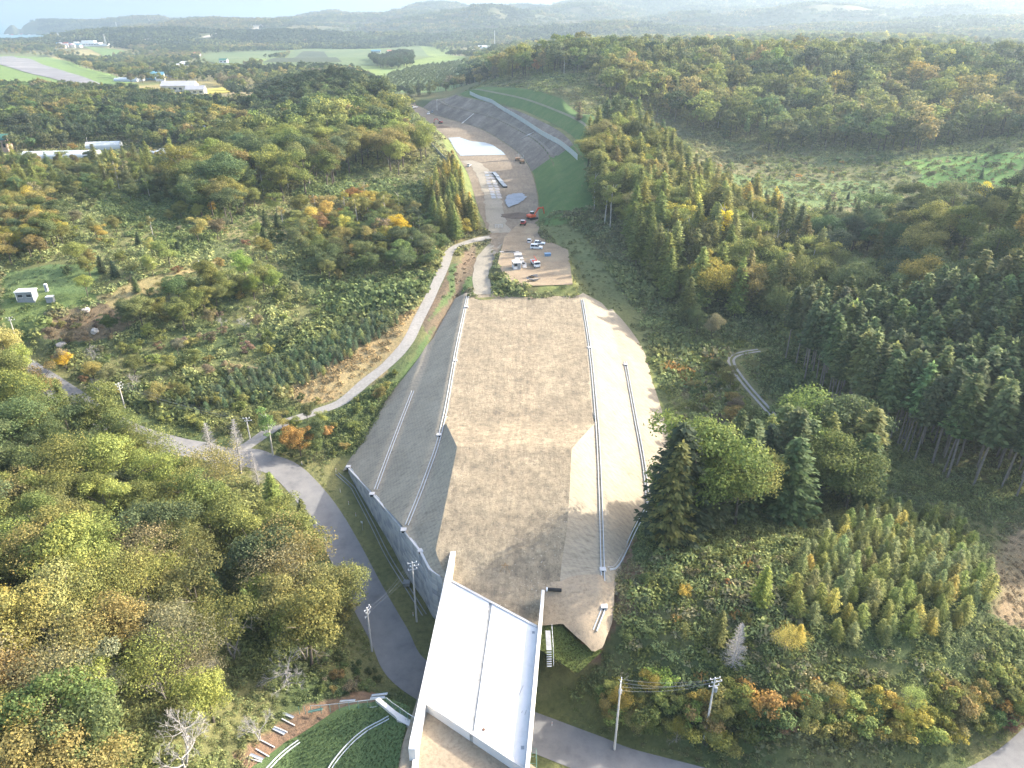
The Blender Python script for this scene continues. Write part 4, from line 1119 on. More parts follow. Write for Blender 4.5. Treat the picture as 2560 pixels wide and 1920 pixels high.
m = MB(); m.box((0, -.06, 2.25), (.5, .03, .5)); m.build('plate', WHITE, t)
x, y, z = gpt(800, 1330); t = thing('warning_board', 'white framed roadside board at the edge of the road behind the big trees', 'road sign', (x, y, z), -.6)
for s in (-.7, .7):
    m = MB(); m.tube([(s, 0, -.1), (s, 0, 2.2)], .05, 6); m.build('post', WHITE, t)
for zz in (1.5, 2.1):
    m = MB(); m.box((0, -.06, zz), (1.7, .04, .16)); m.build('rail', WHITE, t)
# ------------------------------------------------------------------ vehicles and machines
TYRE = DARK
def wheels(t, pts, r, w, axis='x'):
    for x, y in pts:
        m = MB(); m.tube([(x - w / 2, y, r), (x + w / 2, y, r)], r, 14); o = m.build('wheel', TYRE, t)
        m = MB(); m.tube([(x - w / 2 - .012, y, r), (x + w / 2 + .012, y, r)], r * .55, 10); m.build('rim', STEEL, o)
def car(name, label, cat, px, py, rz, L=4.4, Wd=1.75, Ht=1.6, van=False, paint=WHITE, z=None, group='vehicles parked on the works'):
    x, y, zz = gpt(px, py) if z is None else at(px, py, z)
    t = thing(name, label, cat, (x, y, zz), rz, group)
    h0, hb = .32, Ht * .56
    a, b = -L / 2, L / 2
    body = [(a, h0), (a, hb * .95), (a + .25, hb), (b - .9, hb), (b - .1, hb * .82), (b, h0 + .2), (b, h0)]
    m = MB(); m.prism(body, -Wd / 2, Wd / 2); m.build('body', paint, t, .06)
    fr = b - (1.35 if van else 1.6); rear = a + (.12 if van else .35)
    roof0 = [(rear, hb), (rear + .12, Ht), (fr - .7 if van else fr - .95, Ht), (fr, hb)]
    m = MB(); w2 = Wd * .44; k = 4
    vs = [(-Wd * .47, *roof0[0]), (-w2, *roof0[1]), (-w2, *roof0[2]), (-Wd * .47, *roof0[3]), (Wd * .47, *roof0[0]), (w2, *roof0[1]), (w2, *roof0[2]), (Wd * .47, *roof0[3])]
    m.add(vs, [(0, 1, 2, 3), (7, 6, 5, 4), (0, 4, 5, 1), (2, 6, 7, 3)]); m.build('cabin_glass', GLASS, t)
    m = MB(); m.prism([(roof0[1][0] - .05, Ht - .02), (roof0[1][0], Ht + .05), (roof0[2][0] + .02, Ht + .04), (roof0[2][0] + .08, Ht - .02)], -w2 - .01, w2 + .01); m.build('roof', paint, t, .02)
    for s in (-1, 1):
        for yy in (roof0[0][0] + .05, (roof0[0][0] + roof0[3][0]) / 2, roof0[3][0] - .12):
            dz = .0
            m = MB(); f = .18 if yy > 0 else -.02
            m.tube([(s * Wd * .472, yy, hb - .02), (s * (w2 + .012), yy - (.55 if yy == roof0[3][0] - .12 else 0) + (.1 if yy == roof0[0][0] + .05 else 0), Ht)], .05, 4); m.build('pillar', paint, t)
        m = MB(); m.box((s * Wd * .33, b + .005, hb * .72), (.34, .05, .16)); m.build('headlight', GLASS, t)
        m = MB(); m.box((s * Wd * .38, a - .005, hb * .78), (.2, .04, .26)); m.build('tail_light', RED, t)
    wheels(t, [(s * (Wd / 2 - .09), yy) for s in (-1, 1) for yy in (a + L * .19, b - L * .19)], .32, .2)
    return t
# yaw: the car's nose is +y; heading right in the picture is -90 degrees
car('minivan', 'white minivan parked side-on, nearest of the white cars on the pad', 'van', 1341, 622, math.radians(-95), 4.8, 1.8, 1.85, True, z=0)
car('parked_car', 'white car half hidden behind the white minivan on the pad', 'car', 1349, 611, math.radians(-98), 4.5, 1.75, 1.5, z=0)
car('compact_car', 'white compact car parked alone behind the other cars, facing away', 'car', 1324, 606, math.radians(-12), 3.5, 1.5, 1.6, True, z=-.2)
car('delivery_van', 'white van at the far end of the cutting beside a darker one', 'van', 1071, 286, math.radians(170), 4.6, 1.8, 1.9, True)
car('dark_van', 'grey van behind the white van at the far end of the cutting', 'van', 1081, 282, math.radians(165), 4.6, 1.8, 1.9, True, GREY)
def truck(name, label, px, py, rz, z=None, crane=False, L=6.2, Wd=2.1, bed=WHITE, cab=WHITE, small=False, group='vehicles parked on the works'):
    x, y, zz = gpt(px, py) if z is None else at(px, py, z)
    t = thing(name, label, 'truck', (x, y, zz), rz, group)
    b = L / 2; s_ = .8 if small else 1.0
    m = MB(); m.box((0, -.1, .62 * s_), (.9, L * .96, .26)); m.build('chassis', DARK, t)
    cl = 1.6 * s_
    m = MB(); m.prism([(b - cl, .5 * s_), (b - cl, 2.25 * s_), (b - .45, 2.3 * s_), (b - .08, 1.35 * s_), (b, .5 * s_)], -Wd * .47, Wd * .47); m.build('cab', cab, t, .06)
    m = MB(); m.add([(-Wd * .41, b - .40, 2.18 * s_), (Wd * .41, b - .40, 2.18 * s_), (Wd * .43, b - .09, 1.42 * s_), (-Wd * .43, b - .09, 1.42 * s_)], [(0, 1, 2, 3)])
    m.v = [(p[0], p[1] + .03, p[2] + .012) for p in m.v]; m.build('windscreen', GLASS, t)
    for s in (-1, 1):
        m = MB(); m.box((s * Wd * .475, b - cl * .52, 1.75 * s_), (.03, cl * .55, .55 * s_)); m.build('side_window', GLASS, t)
        m = MB(); m.box((s * Wd * .55, b - .35, 1.7 * s_), (.16, .06, .34)); m.build('mirror', DARK, t)
        m = MB(); m.box((s * Wd * .36, b + .01, .82 * s_), (.34, .05, .2)); m.build('headlight', GLASS, t)
    y0, y1 = -b, b - cl - (.9 if crane else .12)
    m = MB(); m.box((0, (y0 + y1) / 2, .95 * s_), (Wd, y1 - y0, .12)); m.build('bed', STEELPL, t)
    for s in (-1, 1):
        m = MB(); m.box((s * (Wd / 2 - .03), (y0 + y1) / 2, 1.2 * s_), (.05, y1 - y0, .42)); m.build('side_board', bed, t)
    m = MB(); m.box((0, y0 + .03, 1.2 * s_), (Wd - .12, .05, .42)); m.build('tailgate', bed, t)
    if crane:
        m = MB(); m.box((0, y1 + .45, 1.7), (.55, .55, 1.7), taper=.7); m.build('crane_column', ORANGE, t)
        m = MB(); m.tube([(0, y1 + .45, 2.55), (.1, y1 - 2.6, 3.15)], [.19, .13], 6); m.build('crane_boom', ORANGE, t)
        m = MB()
        for k in range(5): m.box((-.5 + .25 * k, (y0 + y1) / 2 - .2, 1.08 + .05 * (k % 2)), (.18, (y1 - y0) * .8, .14))
        m.build('load_of_bars', RED, t)['kind'] = 'stuff'
    wheels(t, [(s * (Wd / 2 - .16), yy) for s in (-1, 1) for yy in (b - cl * .55, -b + 1.2, ) + (() if small else (-b + 2.05,))], .36 * s_ + .04, .26)
    return t
truck('crane_truck', 'white flatbed truck with an orange loading crane on the pad', 1338, 664, math.radians(192), 0, True, 7.0, 2.2)
truck('kei_truck', 'small white pickup truck alone on the sunlit floor of the cutting', 1173, 417, math.radians(165), None, False, 3.5, 1.5, small=True)
truck('flatbed_truck', 'white truck at the far end of the cutting near a row of plates', 1037, 271, math.radians(140), None, False, 6.0, 2.1)
def dumper(px, py, label):
    x, y, z = gpt(px, py); t = thing('crawler_dumper', label, 'dump truck', (x, y, z), math.radians(4), 'tan crawler dumpers in the cutting')
    for s in (-1, 1):
        m = MB(); m.prism([(-1.9, .1), (-2.1, .45), (-1.8, .85), (1.8, .85), (2.1, .45), (1.9, .1)], s * 1.15 - .28, s * 1.15 + .28); m.build('track', DARK, t, .05)
    m = MB(); m.box((0, -.5, 1.55), (2.5, 3.2, 1.0), taper=1.15); o = m.build('skip', YELLOW, t, .05)
    m = MB(); m.box((0, -2.16, 1.65), (.5, .05, .35)); m.build('number_plate', WHITE, o)
    m = MB(); m.box((0, 1.5, 1.5), (1.7, .9, .9)); m.build('engine_hood', YELLOW, t, .05)
    m = MB()
    for sx in (-.6, .6): m.tube([(sx, 1.2, 1.9), (sx, 1.2, 3.3)], .05, 5)
    m.box((0, 1.2, 3.32), (1.4, .9, .07)); m.build('canopy', GREY, t)
    m = MB(); m.tube([(.9, 1.6, 1.9), (.9, 1.6, 4.6)], .045, 5); m.build('mast', WHITE, t)
dumper(1294, 402, 'tan tracked dumper seen from behind, the left one of two')
dumper(1305, 408, 'tan tracked dumper seen from behind, the right and nearer of two')
def excavator(px, py, label, rz, s=1.0, paint=ORANGE, arm=(1.0, 5.2, 4.0), z=None):
    x, y, zz = gpt(px, py); t = thing('excavator', label, 'excavator', (x, y, zz), rz, 'excavators in the cutting'); t.scale = (s,) * 3
    for sd in (-1, 1):
        m = MB(); m.prism([(-1.8, .08), (-2.0, .42), (-1.7, .8), (1.7, .8), (2.0, .42), (1.8, .08)], sd * 1.1 - .28, sd * 1.1 + .28); m.build('track', DARK, t, .05)
    m = MB(); m.tube([(0, 0, .7), (0, 0, 1.05)], .7, 12); m.build('turntable', DARK, t)
    m = MB(); m.prism([(-2.1, 1.05), (-2.2, 1.9), (-1.2, 2.1), (.9, 1.75), (1.1, 1.05)], -1.25, 1.25); m.build('house', paint, t, .08)
    m = MB(); m.prism([(-.25, 1.7), (-.2, 2.85), (.95, 2.85), (1.3, 1.9), (1.3, 1.2)], -1.22, -.32); o = m.build('cab', GLASS, t, .05)
    m = MB(); m.box((-.77, .4, 2.9), (.98, 1.35, .1)); m.build('cab_roof', WHITE, o)
    m = MB(); m.prism([(.7, 1.35), (.7, 1.8), (2.7, 4.4), (arm[1], arm[2] + .1), (arm[1], arm[2] - .3), (2.9, 3.75)], .05, .5); m.build('boom', paint, t, .04)
    m = MB(); m.prism([(arm[1] - .35, arm[2] + .35), (arm[1] + .15, arm[2] + .3), (arm[1] + .9, 1.2), (arm[1] + .6, 1.1)], .1, .45); m.build('stick', paint, t, .03)
    m = MB(); m.prism([(arm[1] + .3, 1.2), (arm[1] + .95, 1.25), (arm[1] + 1.2, .55), (arm[1] + .4, .15), (arm[1] - .35, .5), (arm[1] + .25, .6)], -.35, .9); m.build('bucket', DARK, t, .03)
    m = MB(); m.tube([(.28, 1.2, 1.5), (.28, 2.5, 3.5)], .09, 6); m.build('ram', STEEL, t)
excavator(1331, 548, 'orange excavator with raised boom beside the dark spoil heap', math.radians(-52), 1.12)
excavator(1101, 309, 'small red excavator on a dark heap at the far floor of the cutting', math.radians(100), .9, RED)
x, y, z = gpt(1308, 562); t = thing('crawler_carrier', 'red and white crawler carrier parked just below the orange excavator', 'carrier', (x, y, z), math.radians(170), 'vehicles parked on the works')
for s in (-1, 1):
    m = MB(); m.prism([(-1.6, .1), (-1.8, .4), (-1.5, .75), (1.5, .75), (1.8, .4), (1.6, .1)], s * .95 - .25, s * .95 + .25); m.build('track', DARK, t, .04)
m = MB(); m.box((0, -.6, 1.15), (2.1, 2.2, .7)); m.build('bed', RED, t, .05)
m = MB(); m.box((0, 1.1, 1.5), (1.9, 1.1, 1.5), taper=.9); o = m.build('cab', RED, t, .05)
m = MB(); m.box((0, 1.15, 2.3), (1.8, 1.2, .08)); m.build('cab_roof', WHITE, o)
m = MB(); m.box((0, 1.69, 1.75), (1.5, .05, .6)); m.build('windscreen', GLASS, o)

# ------------------------------------------------------------------ site furniture
x, y, z = at(1291, 671, 0); t = thing('site_shed', 'white site shed with glazed walls standing on the pad beside the truck', 'shed', (x, y, z), math.radians(10))
m = MB(); m.box((0, 0, .2), (2.6, 3.6, .2)); m.build('floor_frame', STEEL, t)
for sx in (-1.25, 1.25):
    for yy in (-1.75, 1.75):
        m = MB(); m.box((sx, yy, 1.35), (.12, .12, 2.3)); m.build('corner_post', WHITE, t)
m = MB(); m.box((0, 0, 2.55), (2.75, 3.75, .14)); m.build('roof', WHITE, t, .03)
for sx in (-1.22, 1.22):
    m = MB(); m.box((sx, 0, .75), (.06, 3.4, .95)); m.build('wall_panel', WHITE, t)
    for yy in (-.86, .86):
        m = MB(); m.box((sx, yy, 1.85), (.05, 1.5, 1.1)); m.build('window', GLASS, t)
m = MB(); m.box((0, 1.72, 1.4), (2.3, .06, 2.2)); m.build('wall_panel', WHITE, t)
m = MB(); m.box((-.55, -1.72, .75), (1.1, .06, .95)); m.build('wall_panel', WHITE, t)
m = MB(); m.box((-.55, -1.72, 1.85), (1.1, .05, 1.1)); m.build('window', GLASS, t)
m = MB(); m.box((.62, -1.72, 1.35), (1.0, .07, 2.1)); m.build('door', GREY, t)
x, y, z = at(1369, 640, 0); t = thing('blue_box', 'low blue skip under a sheet at the right edge of the pad', 'skip', (x, y, z), math.radians(8))
m = MB(); m.box((0, 0, .5), (2.1, 1.6, 1.0), taper=1.12); m.build('bin', BLUE, t, .04)
m = MB(); m.box((0, 0, 1.05), (2.4, 1.85, .1)); m.build('cover', BLUE, t, .03)
for k, (px, py, rz) in enumerate([(1264, 630, .05), (1274, 630, .05), (1283, 630.5, .05), (1290, 637, 1.6), (1300, 637, 1.6), (1292, 646, 1.55), (1303, 646, 1.6), (1296, 655, 1.5), (1306, 656, 1.6), (1311, 664, 1.55)]):
    x, y, z = at(px, py, 0); m = MB(); m.box((0, 0, .17), (1.5, 6.0 if rz > 1 else 4.5, .06), rz=0 if rz > 1 else 0)
    o = m.build('road_plate', simple('pale_steel_plate', (.44, .40, .35), .6, .12, 1) if k == 0 else bpy.data.materials['pale_steel_plate']); o.location = (x, y, z); o.rotation_euler.z = (rz - 1.57) + .04
    tag(o, ['pale plate at the left end of the track of plates on the pad', 'second pale plate from the left end on the pad', 'third pale plate from the left end on the pad', 'pale plate where the track of plates turns', 'pale plate right of the turn, beside the minivan', 'pale plate in the middle of the track, on its left', 'pale plate in the middle of the track, on its right', 'pale plate left of the crane truck tail', 'pale plate just behind the crane truck', 'pale plate nearest the crane truck cab'][k], 'steel plate', 'pale plates laid on the pad')
for k, (px, py, r_) in enumerate([(1328, 695, 0), (1336, 693, .5), (1330, 704, 0), (1340, 703, .3)]):
    x, y, z = at(px, py, 0); t = thing('debris_heap', ['heap of pipes and timber offcuts, far left of four on the pad', 'heap of pipes and timber offcuts, far right of four on the pad', 'heap of grey bundles, near left of four on the pad', 'heap of grey bundles, near right of four on the pad'][k], 'debris', (x, y, z), r_, 'heaps of offcuts on the pad')
    rg = np.random.default_rng(k)
    for i in range(9):
        a = rg.uniform(-.5, .5); m = MB(); c = Vector((rg.uniform(-.8, .8), rg.uniform(-.5, .5), .1 + .09 * i)); d = Vector((math.cos(a), math.sin(a), rg.uniform(-.1, .15))) * rg.uniform(.6, 1.2)
        m.tube([c - d, c + d], rg.uniform(.05, .13), 6); m.build('offcut', [GREY, WOOD, STEELPL, DARK][i % 4], t)
# two stacks of long plates, and the laid plates in the cutting
for k, (a, b) in enumerate([((1234, 433), (1245, 446)), ((1243, 446), (1255, 459)), ((1252, 457), (1264, 470))]):
    A, B_ = Vector(gpt(*a)), Vector(gpt(*b)); d = B_ - A
    t = thing('plate_stack', ['topmost stack of long grey plates beside the haul way', 'middle stack of long grey plates beside the haul way', 'nearest stack of long grey plates beside the haul way'][k], 'stack', (A + B_) / 2, math.atan2(d.y, d.x) - math.pi / 2, 'stacks of long plates')
    for i in range(3):
        m = MB(); m.box((RNG.normal(0, .05), RNG.normal(0, .1), .15 + i * .32), (2.1, d.length * .96, .26)); m.build('plate', GREY if i == 2 else DARK, t)
rg = np.random.default_rng(4)
NAMES = 'first second third fourth fifth sixth seventh eighth ninth tenth'.split()
for i in range(10):
    for j in range(2):
        f = i / 9
        px, py = 1222 + 20 * f + (-6 + 12 * j) * (1 + .3 * f), 432 + 62 * f
        x, y, z = gpt(px, py); m = MB(); m.box((0, 0, .12), (2.2, 5.2, .06))
        o = m.build('laid_plate', [STEELPL, GREY, bpy.data.materials['pale_steel_plate']][rg.choice(3, p=[.72, .18, .10])]); o.location = (x + rg.normal(0, .2), y, z + .06); o.rotation_euler.z = .13 + rg.normal(0, .05)
        tag(o, f"worn plate in the haul way, {NAMES[i]} row from the far end, {'left' if j == 0 else 'right'} one", 'steel plate', 'worn plates laid in the cutting')
x, y, z = gpt(1247, 570); t = thing('barrier_gate', 'pale folding barrier gate across the haul way entrance', 'gate', (x, y, z), .1)
for s in (-1.6, 0, 1.6):
    m = MB(); m.tube([(s, 0, 0), (s, 0, 1.6)], .05, 5); m.build('post', WHITE, t)
for s in (-.8, .8):
    for zz in (.3, .75, 1.2, 1.55):
        m = MB(); m.box((s, 0, zz), (1.5, .04, .07)); m.build('bar', WHITE, t)
# long fences along the cutting
def slat_fence(pts, label, h, step, mat, group='fences along the cutting'):
    L = resample(smooth([gpt(*p) for p in pts], 4), step)
    t = thing('panel_fence', label, 'fence', tuple(L[0]), group=group); O = Vector(L[0])
    z = H(L[:, 0], L[:, 1])
    pm_ = MB(); pm_.box((0, 0, h / 2), (.12, .12, h)); pmesh_ = pm_.mesh('post', WHITE)
    for i in range(len(L) - 1):
        a, b = Vector((L[i, 0], L[i, 1], z[i])) - O, Vector((L[i + 1, 0], L[i + 1, 1], z[i + 1])) - O
        o = link('post', pmesh_, t, a)
        n = (b - a); m = MB()
        d = Vector((-n.y, n.x, 0)).normalized() * .03
        m.add([a + d + Vector((0, 0, .15)), b + d + Vector((0, 0, .15)), b + d + Vector((0, 0, h - .08)), a + d + Vector((0, 0, h - .08)), a - d + Vector((0, 0, .15)), b - d + Vector((0, 0, .15)), b - d + Vector((0, 0, h - .08)), a - d + Vector((0, 0, h - .08))], [(0, 1, 2, 3), (7, 6, 5, 4), (0, 4, 5, 1), (1, 5, 6, 2), (2, 6, 7, 3), (3, 7, 4, 0)])
        m.build('panel', mat, t)
FENM = simple('fence_mesh', (.36, .40, .40), .6, .10, 2)
slat_fence([(1443, 401), (1420, 380), (1390, 358), (1340, 329), (1290, 296), (1250, 272), (1210, 252), (1174, 237)], 'long pale panel fence curving along the bench above the rocky cut', 3.2, 3.6, FENM)
slat_fence([(1062, 350), (1085, 375), (1110, 402), (1135, 427), (1155, 452)], 'pale panel fence on the left shoulder of the cutting among trees', 2.6, 3.0, FENM)
x0 = [gpt(*p) for p in [(1165, 500), (1178, 530), (1184, 560), (1187, 588)]]
slat_fence([(1168, 505), (1178, 530), (1184, 560), (1187, 588)], 'short pale fence climbing the bank above the farm lane', 1.6, 2.6, STEEL)
cd_ = [((1184, 285), (1155, 309)), ((1335, 331), (1300, 348))]
for k, (a, b) in enumerate(cd_[:2]):
    A = [gpt(a[0] + (b[0] - a[0]) * u, a[1] + (b[1] - a[1]) * u) for u in np.linspace(0, 1, 8)]
    t = thing('chute_drain', ['pale chute drain running down the far part of the rocky cut', 'pale chute drain running down the rocky cut under the fence'][k], 'drain', A[0], group='chute drains on the cut')
    ribbon_box(A, 1.0, .3, 'channel', CONC, t, A[0], .4)
# dark spoil heap by the excavator and at the far floor
for k, (px, py, rx, ry, hh, lab) in enumerate([(1296, 540, 9, 6, 1.6, 'dark spoil heap behind the orange excavator'), (1092, 318, 12, 7, 1.8, 'dark spoil heap under the small red excavator')]):
    x, y, z = gpt(px, py); g = np.linspace(-1, 1, 17); gx, gy = np.meshgrid(g, g); r = np.hypot(gx, gy)
    zz = hh * np.clip(1 - r, -.2, 1) ** 1.0 * (r < 1) + .5 * (fbm(gx * 8, gy * 8, 3, k) - .5) * (r < 1) - .3 * (r >= 1)
    v = np.c_[(gx * rx).ravel(), (gy * ry).ravel(), zz.ravel()]; i, j = np.meshgrid(range(16), range(16), indexing='ij'); a = (i * 17 + j).ravel()
    o = link('spoil_heap', mesh_np('spoil_heap', v, np.stack([a, a + 1, a + 18, a + 17], 1), dirt_mat('dark_spoil', [(.09, .065, .05), (.12, .09, .07), (.15, .115, .09)]) if k == 0 else bpy.data.materials['dark_spoil'], smooth=True), None, (x, y, z)); tag(o, lab, 'earth heap', 'dark spoil heaps')

# ------------------------------------------------------------------ buildings
def house(px, py, label, Wd, D, Hh, rz, wallm, roofm, pitch=.35, wins=3, cat='house', name='house', group=None, z=None, gable=True, flat=False):
    x, y, zz = gpt(px, py) if z is None else at(px, py, z)
    t = thing(name, label, cat, (x, y, zz), rz, group)
    m = MB(); m.box((0, 0, Hh / 2 - .5), (Wd, D, Hh + 1)); m.build('wall', wallm, t)
    if flat:
        m = MB(); m.box((0, 0, Hh + .15), (Wd + .4, D + .4, .25)); m.build('roof', roofm, t)
    else:
        rh = D / 2 * pitch * 2 if D < 12 else D * .22
        m = MB(); m.prism([(-D / 2 - .5, Hh - .1), (0, Hh + rh), (D / 2 + .5, Hh - .1), (D / 2 + .4, Hh + .12), (0, Hh + rh + .25), (-D / 2 - .4, Hh + .12)], -Wd / 2 - .5, Wd / 2 + .5); m.build('roof', roofm, t)
        m = MB(); m.prism([(-D / 2, Hh - .2), (0, Hh + rh - .05), (D / 2, Hh - .2)], -Wd / 2 + .02, Wd / 2 - .02); m.build('gable', wallm, t)
    for k in range(wins):
        xx = -Wd / 2 + (k + .5) * Wd / wins
        m = MB(); m.box((xx, -D / 2 - .02, Hh * .55), (Wd / wins * .5, .1, Hh * .32)); o = m.build('window', GLASS, t)
        m = MB(); m.box((xx, -D / 2 - .03, Hh * .55 - Hh * .18), (Wd / wins * .56, .14, .1)); m.build('sill', WHITE, o)
    return t
house(10, 378, 'pinkish two storey house with a green roof at the left edge', 8, 9, 7.0, .25, PINKW, GREENROOF, .3)
def greenhouse(px, py, label, Wd, L, Hh, rz, n=1):
    x, y, z = gpt(px, py); t = thing('greenhouse', label, 'greenhouse', (x, y, z), rz, 'plastic tunnel greenhouses')
    for k in range(n):
        oy = (k - (n - 1) / 2) * Wd; prof = [(oy - Wd / 2 + .06, 0)] + [(oy + math.cos(a) * (Wd / 2 - .06), Hh * .35 + math.sin(a) * Hh * .65) for a in np.linspace(math.pi, 0, 9)] + [(oy + Wd / 2 - .06, 0)]
        m = MB(); m.prism(prof, -L / 2, L / 2); m.build('film', FILM, t)
        for xx in np.linspace(-L / 2 + .1, L / 2 - .1, 8):
            m = MB(); m.tube([(xx, p[0] + 0, p[1] + .03) for p in prof], .04, 4); m.build('hoop', STEEL, t)
greenhouse(150, 393, 'long low plastic greenhouse, farthest left of the greenhouses', 7, 42, 3.2, .12, 2)
greenhouse(262, 372, 'short bright plastic greenhouse with a rounded end, behind the others', 8, 20, 4.5, .25)
greenhouse(445, 392, 'pale plastic greenhouse sloping down towards the right, nearest the ridge', 8, 30, 3.6, -.35, 2)
t = house(70, 747, 'small white flat shed with a glazed front on the lawn', 5.0, 3.0, 2.6, .12, GREY, WHITE, wins=2, cat='shed', name='garden_shed', flat=True)
for sx in (-2.4, 2.4):
    m = MB(); m.box((sx, -1.6, 1.3), (.14, .14, 2.7)); m.build('corner_post', WHITE, t)
x, y, z = gpt(128, 755); t = thing('storage_box', 'pale metal box on the lawn right of the white shed', 'box', (x, y, z), .2)
m = MB(); m.box((0, 0, .9), (2.0, 1.6, 1.8)); m.build('case', GREY, t); m = MB(); m.box((0, 0, 1.86), (2.2, 1.8, .12)); m.build('lid', WHITE, t)
x, y, z = gpt(118, 728); t = thing('tank', 'narrow pale upright cabinet on the lawn behind the metal box', 'cabinet', (x, y, z), .2)
m = MB(); m.box((0, 0, 1.2), (.8, .8, 2.4)); m.build('case', WHITE, t); m = MB(); m.box((0, -.42, 1.2), (.6, .05, 1.8)); m.build('door', GREY, t)
x, y, z = gpt(502, 680); t = thing('bucket_pole', 'red and white marker pole on the grassy terrace', 'marker pole', (x, y, z))
m = MB(); m.tube([(0, 0, 0), (0, 0, 4.0)], .07, 6); m.build('pole', WHITE, t); m = MB(); m.box((0, 0, .5), (.9, .9, 1.0), taper=.6); m.build('base', RED, t)
for k, (px, py, lab) in enumerate([(216, 778, 'pinkish white boulder on the brown scrub above the road'), (238, 830, 'pale boulder lower down on the brown scrub'), (155, 864, 'pale rock cluster at the foot of the brown scrub')]):
    x, y, z = gpt(px, py); bm = bmesh.new(); bmesh.ops.create_icosphere(bm, subdivisions=2, radius=1.3)
    for v in bm.verts: v.co *= 1 + RNG.normal(0, .12); v.co.z *= .7
    me = bpy.data.meshes.new('boulder'); bm.to_mesh(me); bm.free(); me.materials.append(simple('pale_rock', (.50, .44, .38), .9, .15, 2) if k == 0 else bpy.data.materials['pale_rock'])
    tag(link('boulder', me, None, (x, y, z + .3)), lab, 'boulder', 'pale boulders on the scrub')
CREAMW = simple('weathered_wall', (.42, .41, .38), .8, .15, 1)
for a in [(452, 228, 'big grey roofed packing shed beyond the dark wood', 34, 18, 6, .1, CREAMW, GREYROOF, 'packing_shed', 6), (492, 236, 'white annex beside the grey roofed packing shed', 18, 11, 5, .1, CREAMW, GREYROOF, 'packing_shed', 3), (378, 200, 'blue house left of the pale gabled one on the flats', 11, 10, 7, .3, BLUEROOF, BLUEROOF, 'farm_house', 2), (402, 202, 'pale gabled house right of the blue one on the flats', 10, 10, 7, .3, WHITE, BLUEROOF, 'farm_house', 2),
          (436, 175, 'white low house among trees on the flats', 16, 12, 6, .2, WHITE, WHITE, 'farm_house', 3), (462, 168, 'white house behind the low one on the flats', 12, 10, 6, .2, WHITE, WHITE, 'farm_house', 2), (940, 132, 'long blue roofed barn beside the fields', 24, 11, 4, .05, GREY, BLUEROOF, 'barn', 4), (975, 133, 'orange roofed farmhouse right of the blue barn', 13, 10, 5, .05, WHITE, simple('orange_tile_roof', (.48, .20, .13), .7, .15, 2), 'farm_house', 3),
          (560, 158, 'teal roofed shed at the edge of the striped field', 14, 10, 5, .1, WHITE, GREENROOF, 'barn', 2), (494, 140, 'orange roofed house in front of the fields', 14, 10, 6, .2, WHITE, bpy.data.materials.get('orange_tile_roof') or RED, 'farm_house', 2), (500, 337, 'white box house by the saddle of the ridge', 8, 7, 4, .3, WHITE, WHITE, 'farm_house', 2), (5, 430, 'red roofed hut at the left edge by the hedge', 6, 5, 3, .2, GREENST, RED, 'hut', 1)]:
    if a[8] is None: continue
    house(a[0], a[1], a[2], a[3], a[4], a[5], a[6], a[7], a[8], .3, a[10], cat='building', name=a[9], group='farm buildings on the flats')
greenhouse(432, 192, 'row of pale tunnel greenhouses on the flats', 8, 44, 4, .05, 3)
greenhouse(324, 203, 'pale greenhouse beside the end of the runway', 9, 30, 4, -.1, 2)
# the town by the sea and the factory
rg = np.random.default_rng(8)
WM = [WHITE, PINKW, CONC, simple('cream_wall', (.62, .58, .48), .8, .1, 1)]; RM = [GREYROOF, BLUEROOF, RED, WHITE]
def town(n, px0, px1, py0, py1, what, sz, seed):
    rr = np.random.default_rng(seed)
    P = sorted([(rr.uniform(px0, px1), rr.uniform(py0, py1)) for _ in range(n)])
    for k, (px, py) in enumerate(P):
        x, y, z = gpt(px, py); w, d, h = sz * rr.uniform(.7, 1.6), sz * rr.uniform(.6, 1.1), sz * rr.uniform(.35, .8)
        house(0, 0, f"{['white', 'pinkish', 'pale grey', 'cream'][k % 4]} town house {what}, {ordinal_word(k)} from left", w, d, h, rr.uniform(-.3, .3), WM[k % 4], RM[rr.integers(4)], .3, 2, 'house', 'town_house', 'houses ' + what, z=None) if False else town_house(x, y, z, w, d, h, rr.uniform(-.3, .3), WM[k % 4], RM[rr.integers(4)], f"{['white', 'pinkish', 'pale grey', 'cream'][k % 4]} house {what}, {ordinal_word(k)} from left", what)
def ordinal_word(i):
    o = 'first second third fourth fifth sixth seventh eighth ninth tenth eleventh twelfth thirteenth fourteenth fifteenth sixteenth seventeenth eighteenth nineteenth twentieth'.split()
    return o[i] if i < 20 else 'twenty-' + o[i - 20] if i < 29 else 'thirtieth' if i == 29 else 'thirty-' + o[i - 30]
def town_house(x, y, z, w, d, h, rz, wm, rm, lab, what):
    t = thing('town_house', lab, 'house', (x, y, z), rz, 'houses ' + what)
    m = MB(); m.box((0, 0, h / 2 - 1), (w, d, h + 2)); m.build('wall', wm, t)
    m = MB(); m.prism([(-d / 2 - .6, h), (0, h + d * .28), (d / 2 + .6, h)], -w / 2 - .6, w / 2 + .6); m.build('roof', rm, t)
town(30, 2, 98, 88, 95, 'in the town by the sea', 13, 1)
town(22, 140, 205, 112, 121, 'in the village below the factory', 10, 2)
x, y, z = gpt(226, 115); t = thing('factory', 'big white factory with a raised middle block in the far village', 'factory', (x, y, z), .05)
for nm, c, d, mt in (('hall', (0, 0, 4), (70, 25, 11), WHITE), ('upper_block', (-4, 5, 12), (40, 17, 7), WHITE), ('annex', (45, -5, 2), (28, 20, 8), WHITE), ('annex', (-45, -5, 2), (24, 18, 7), CONC)):
    m = MB(); m.box(c, d); m.build(nm, mt, t)
for k in range(8):
    m = MB(); m.box((-30 + k * 8.5, -12.6, 5), (5, .3, 2.5)); m.build('window', GLASS, t)
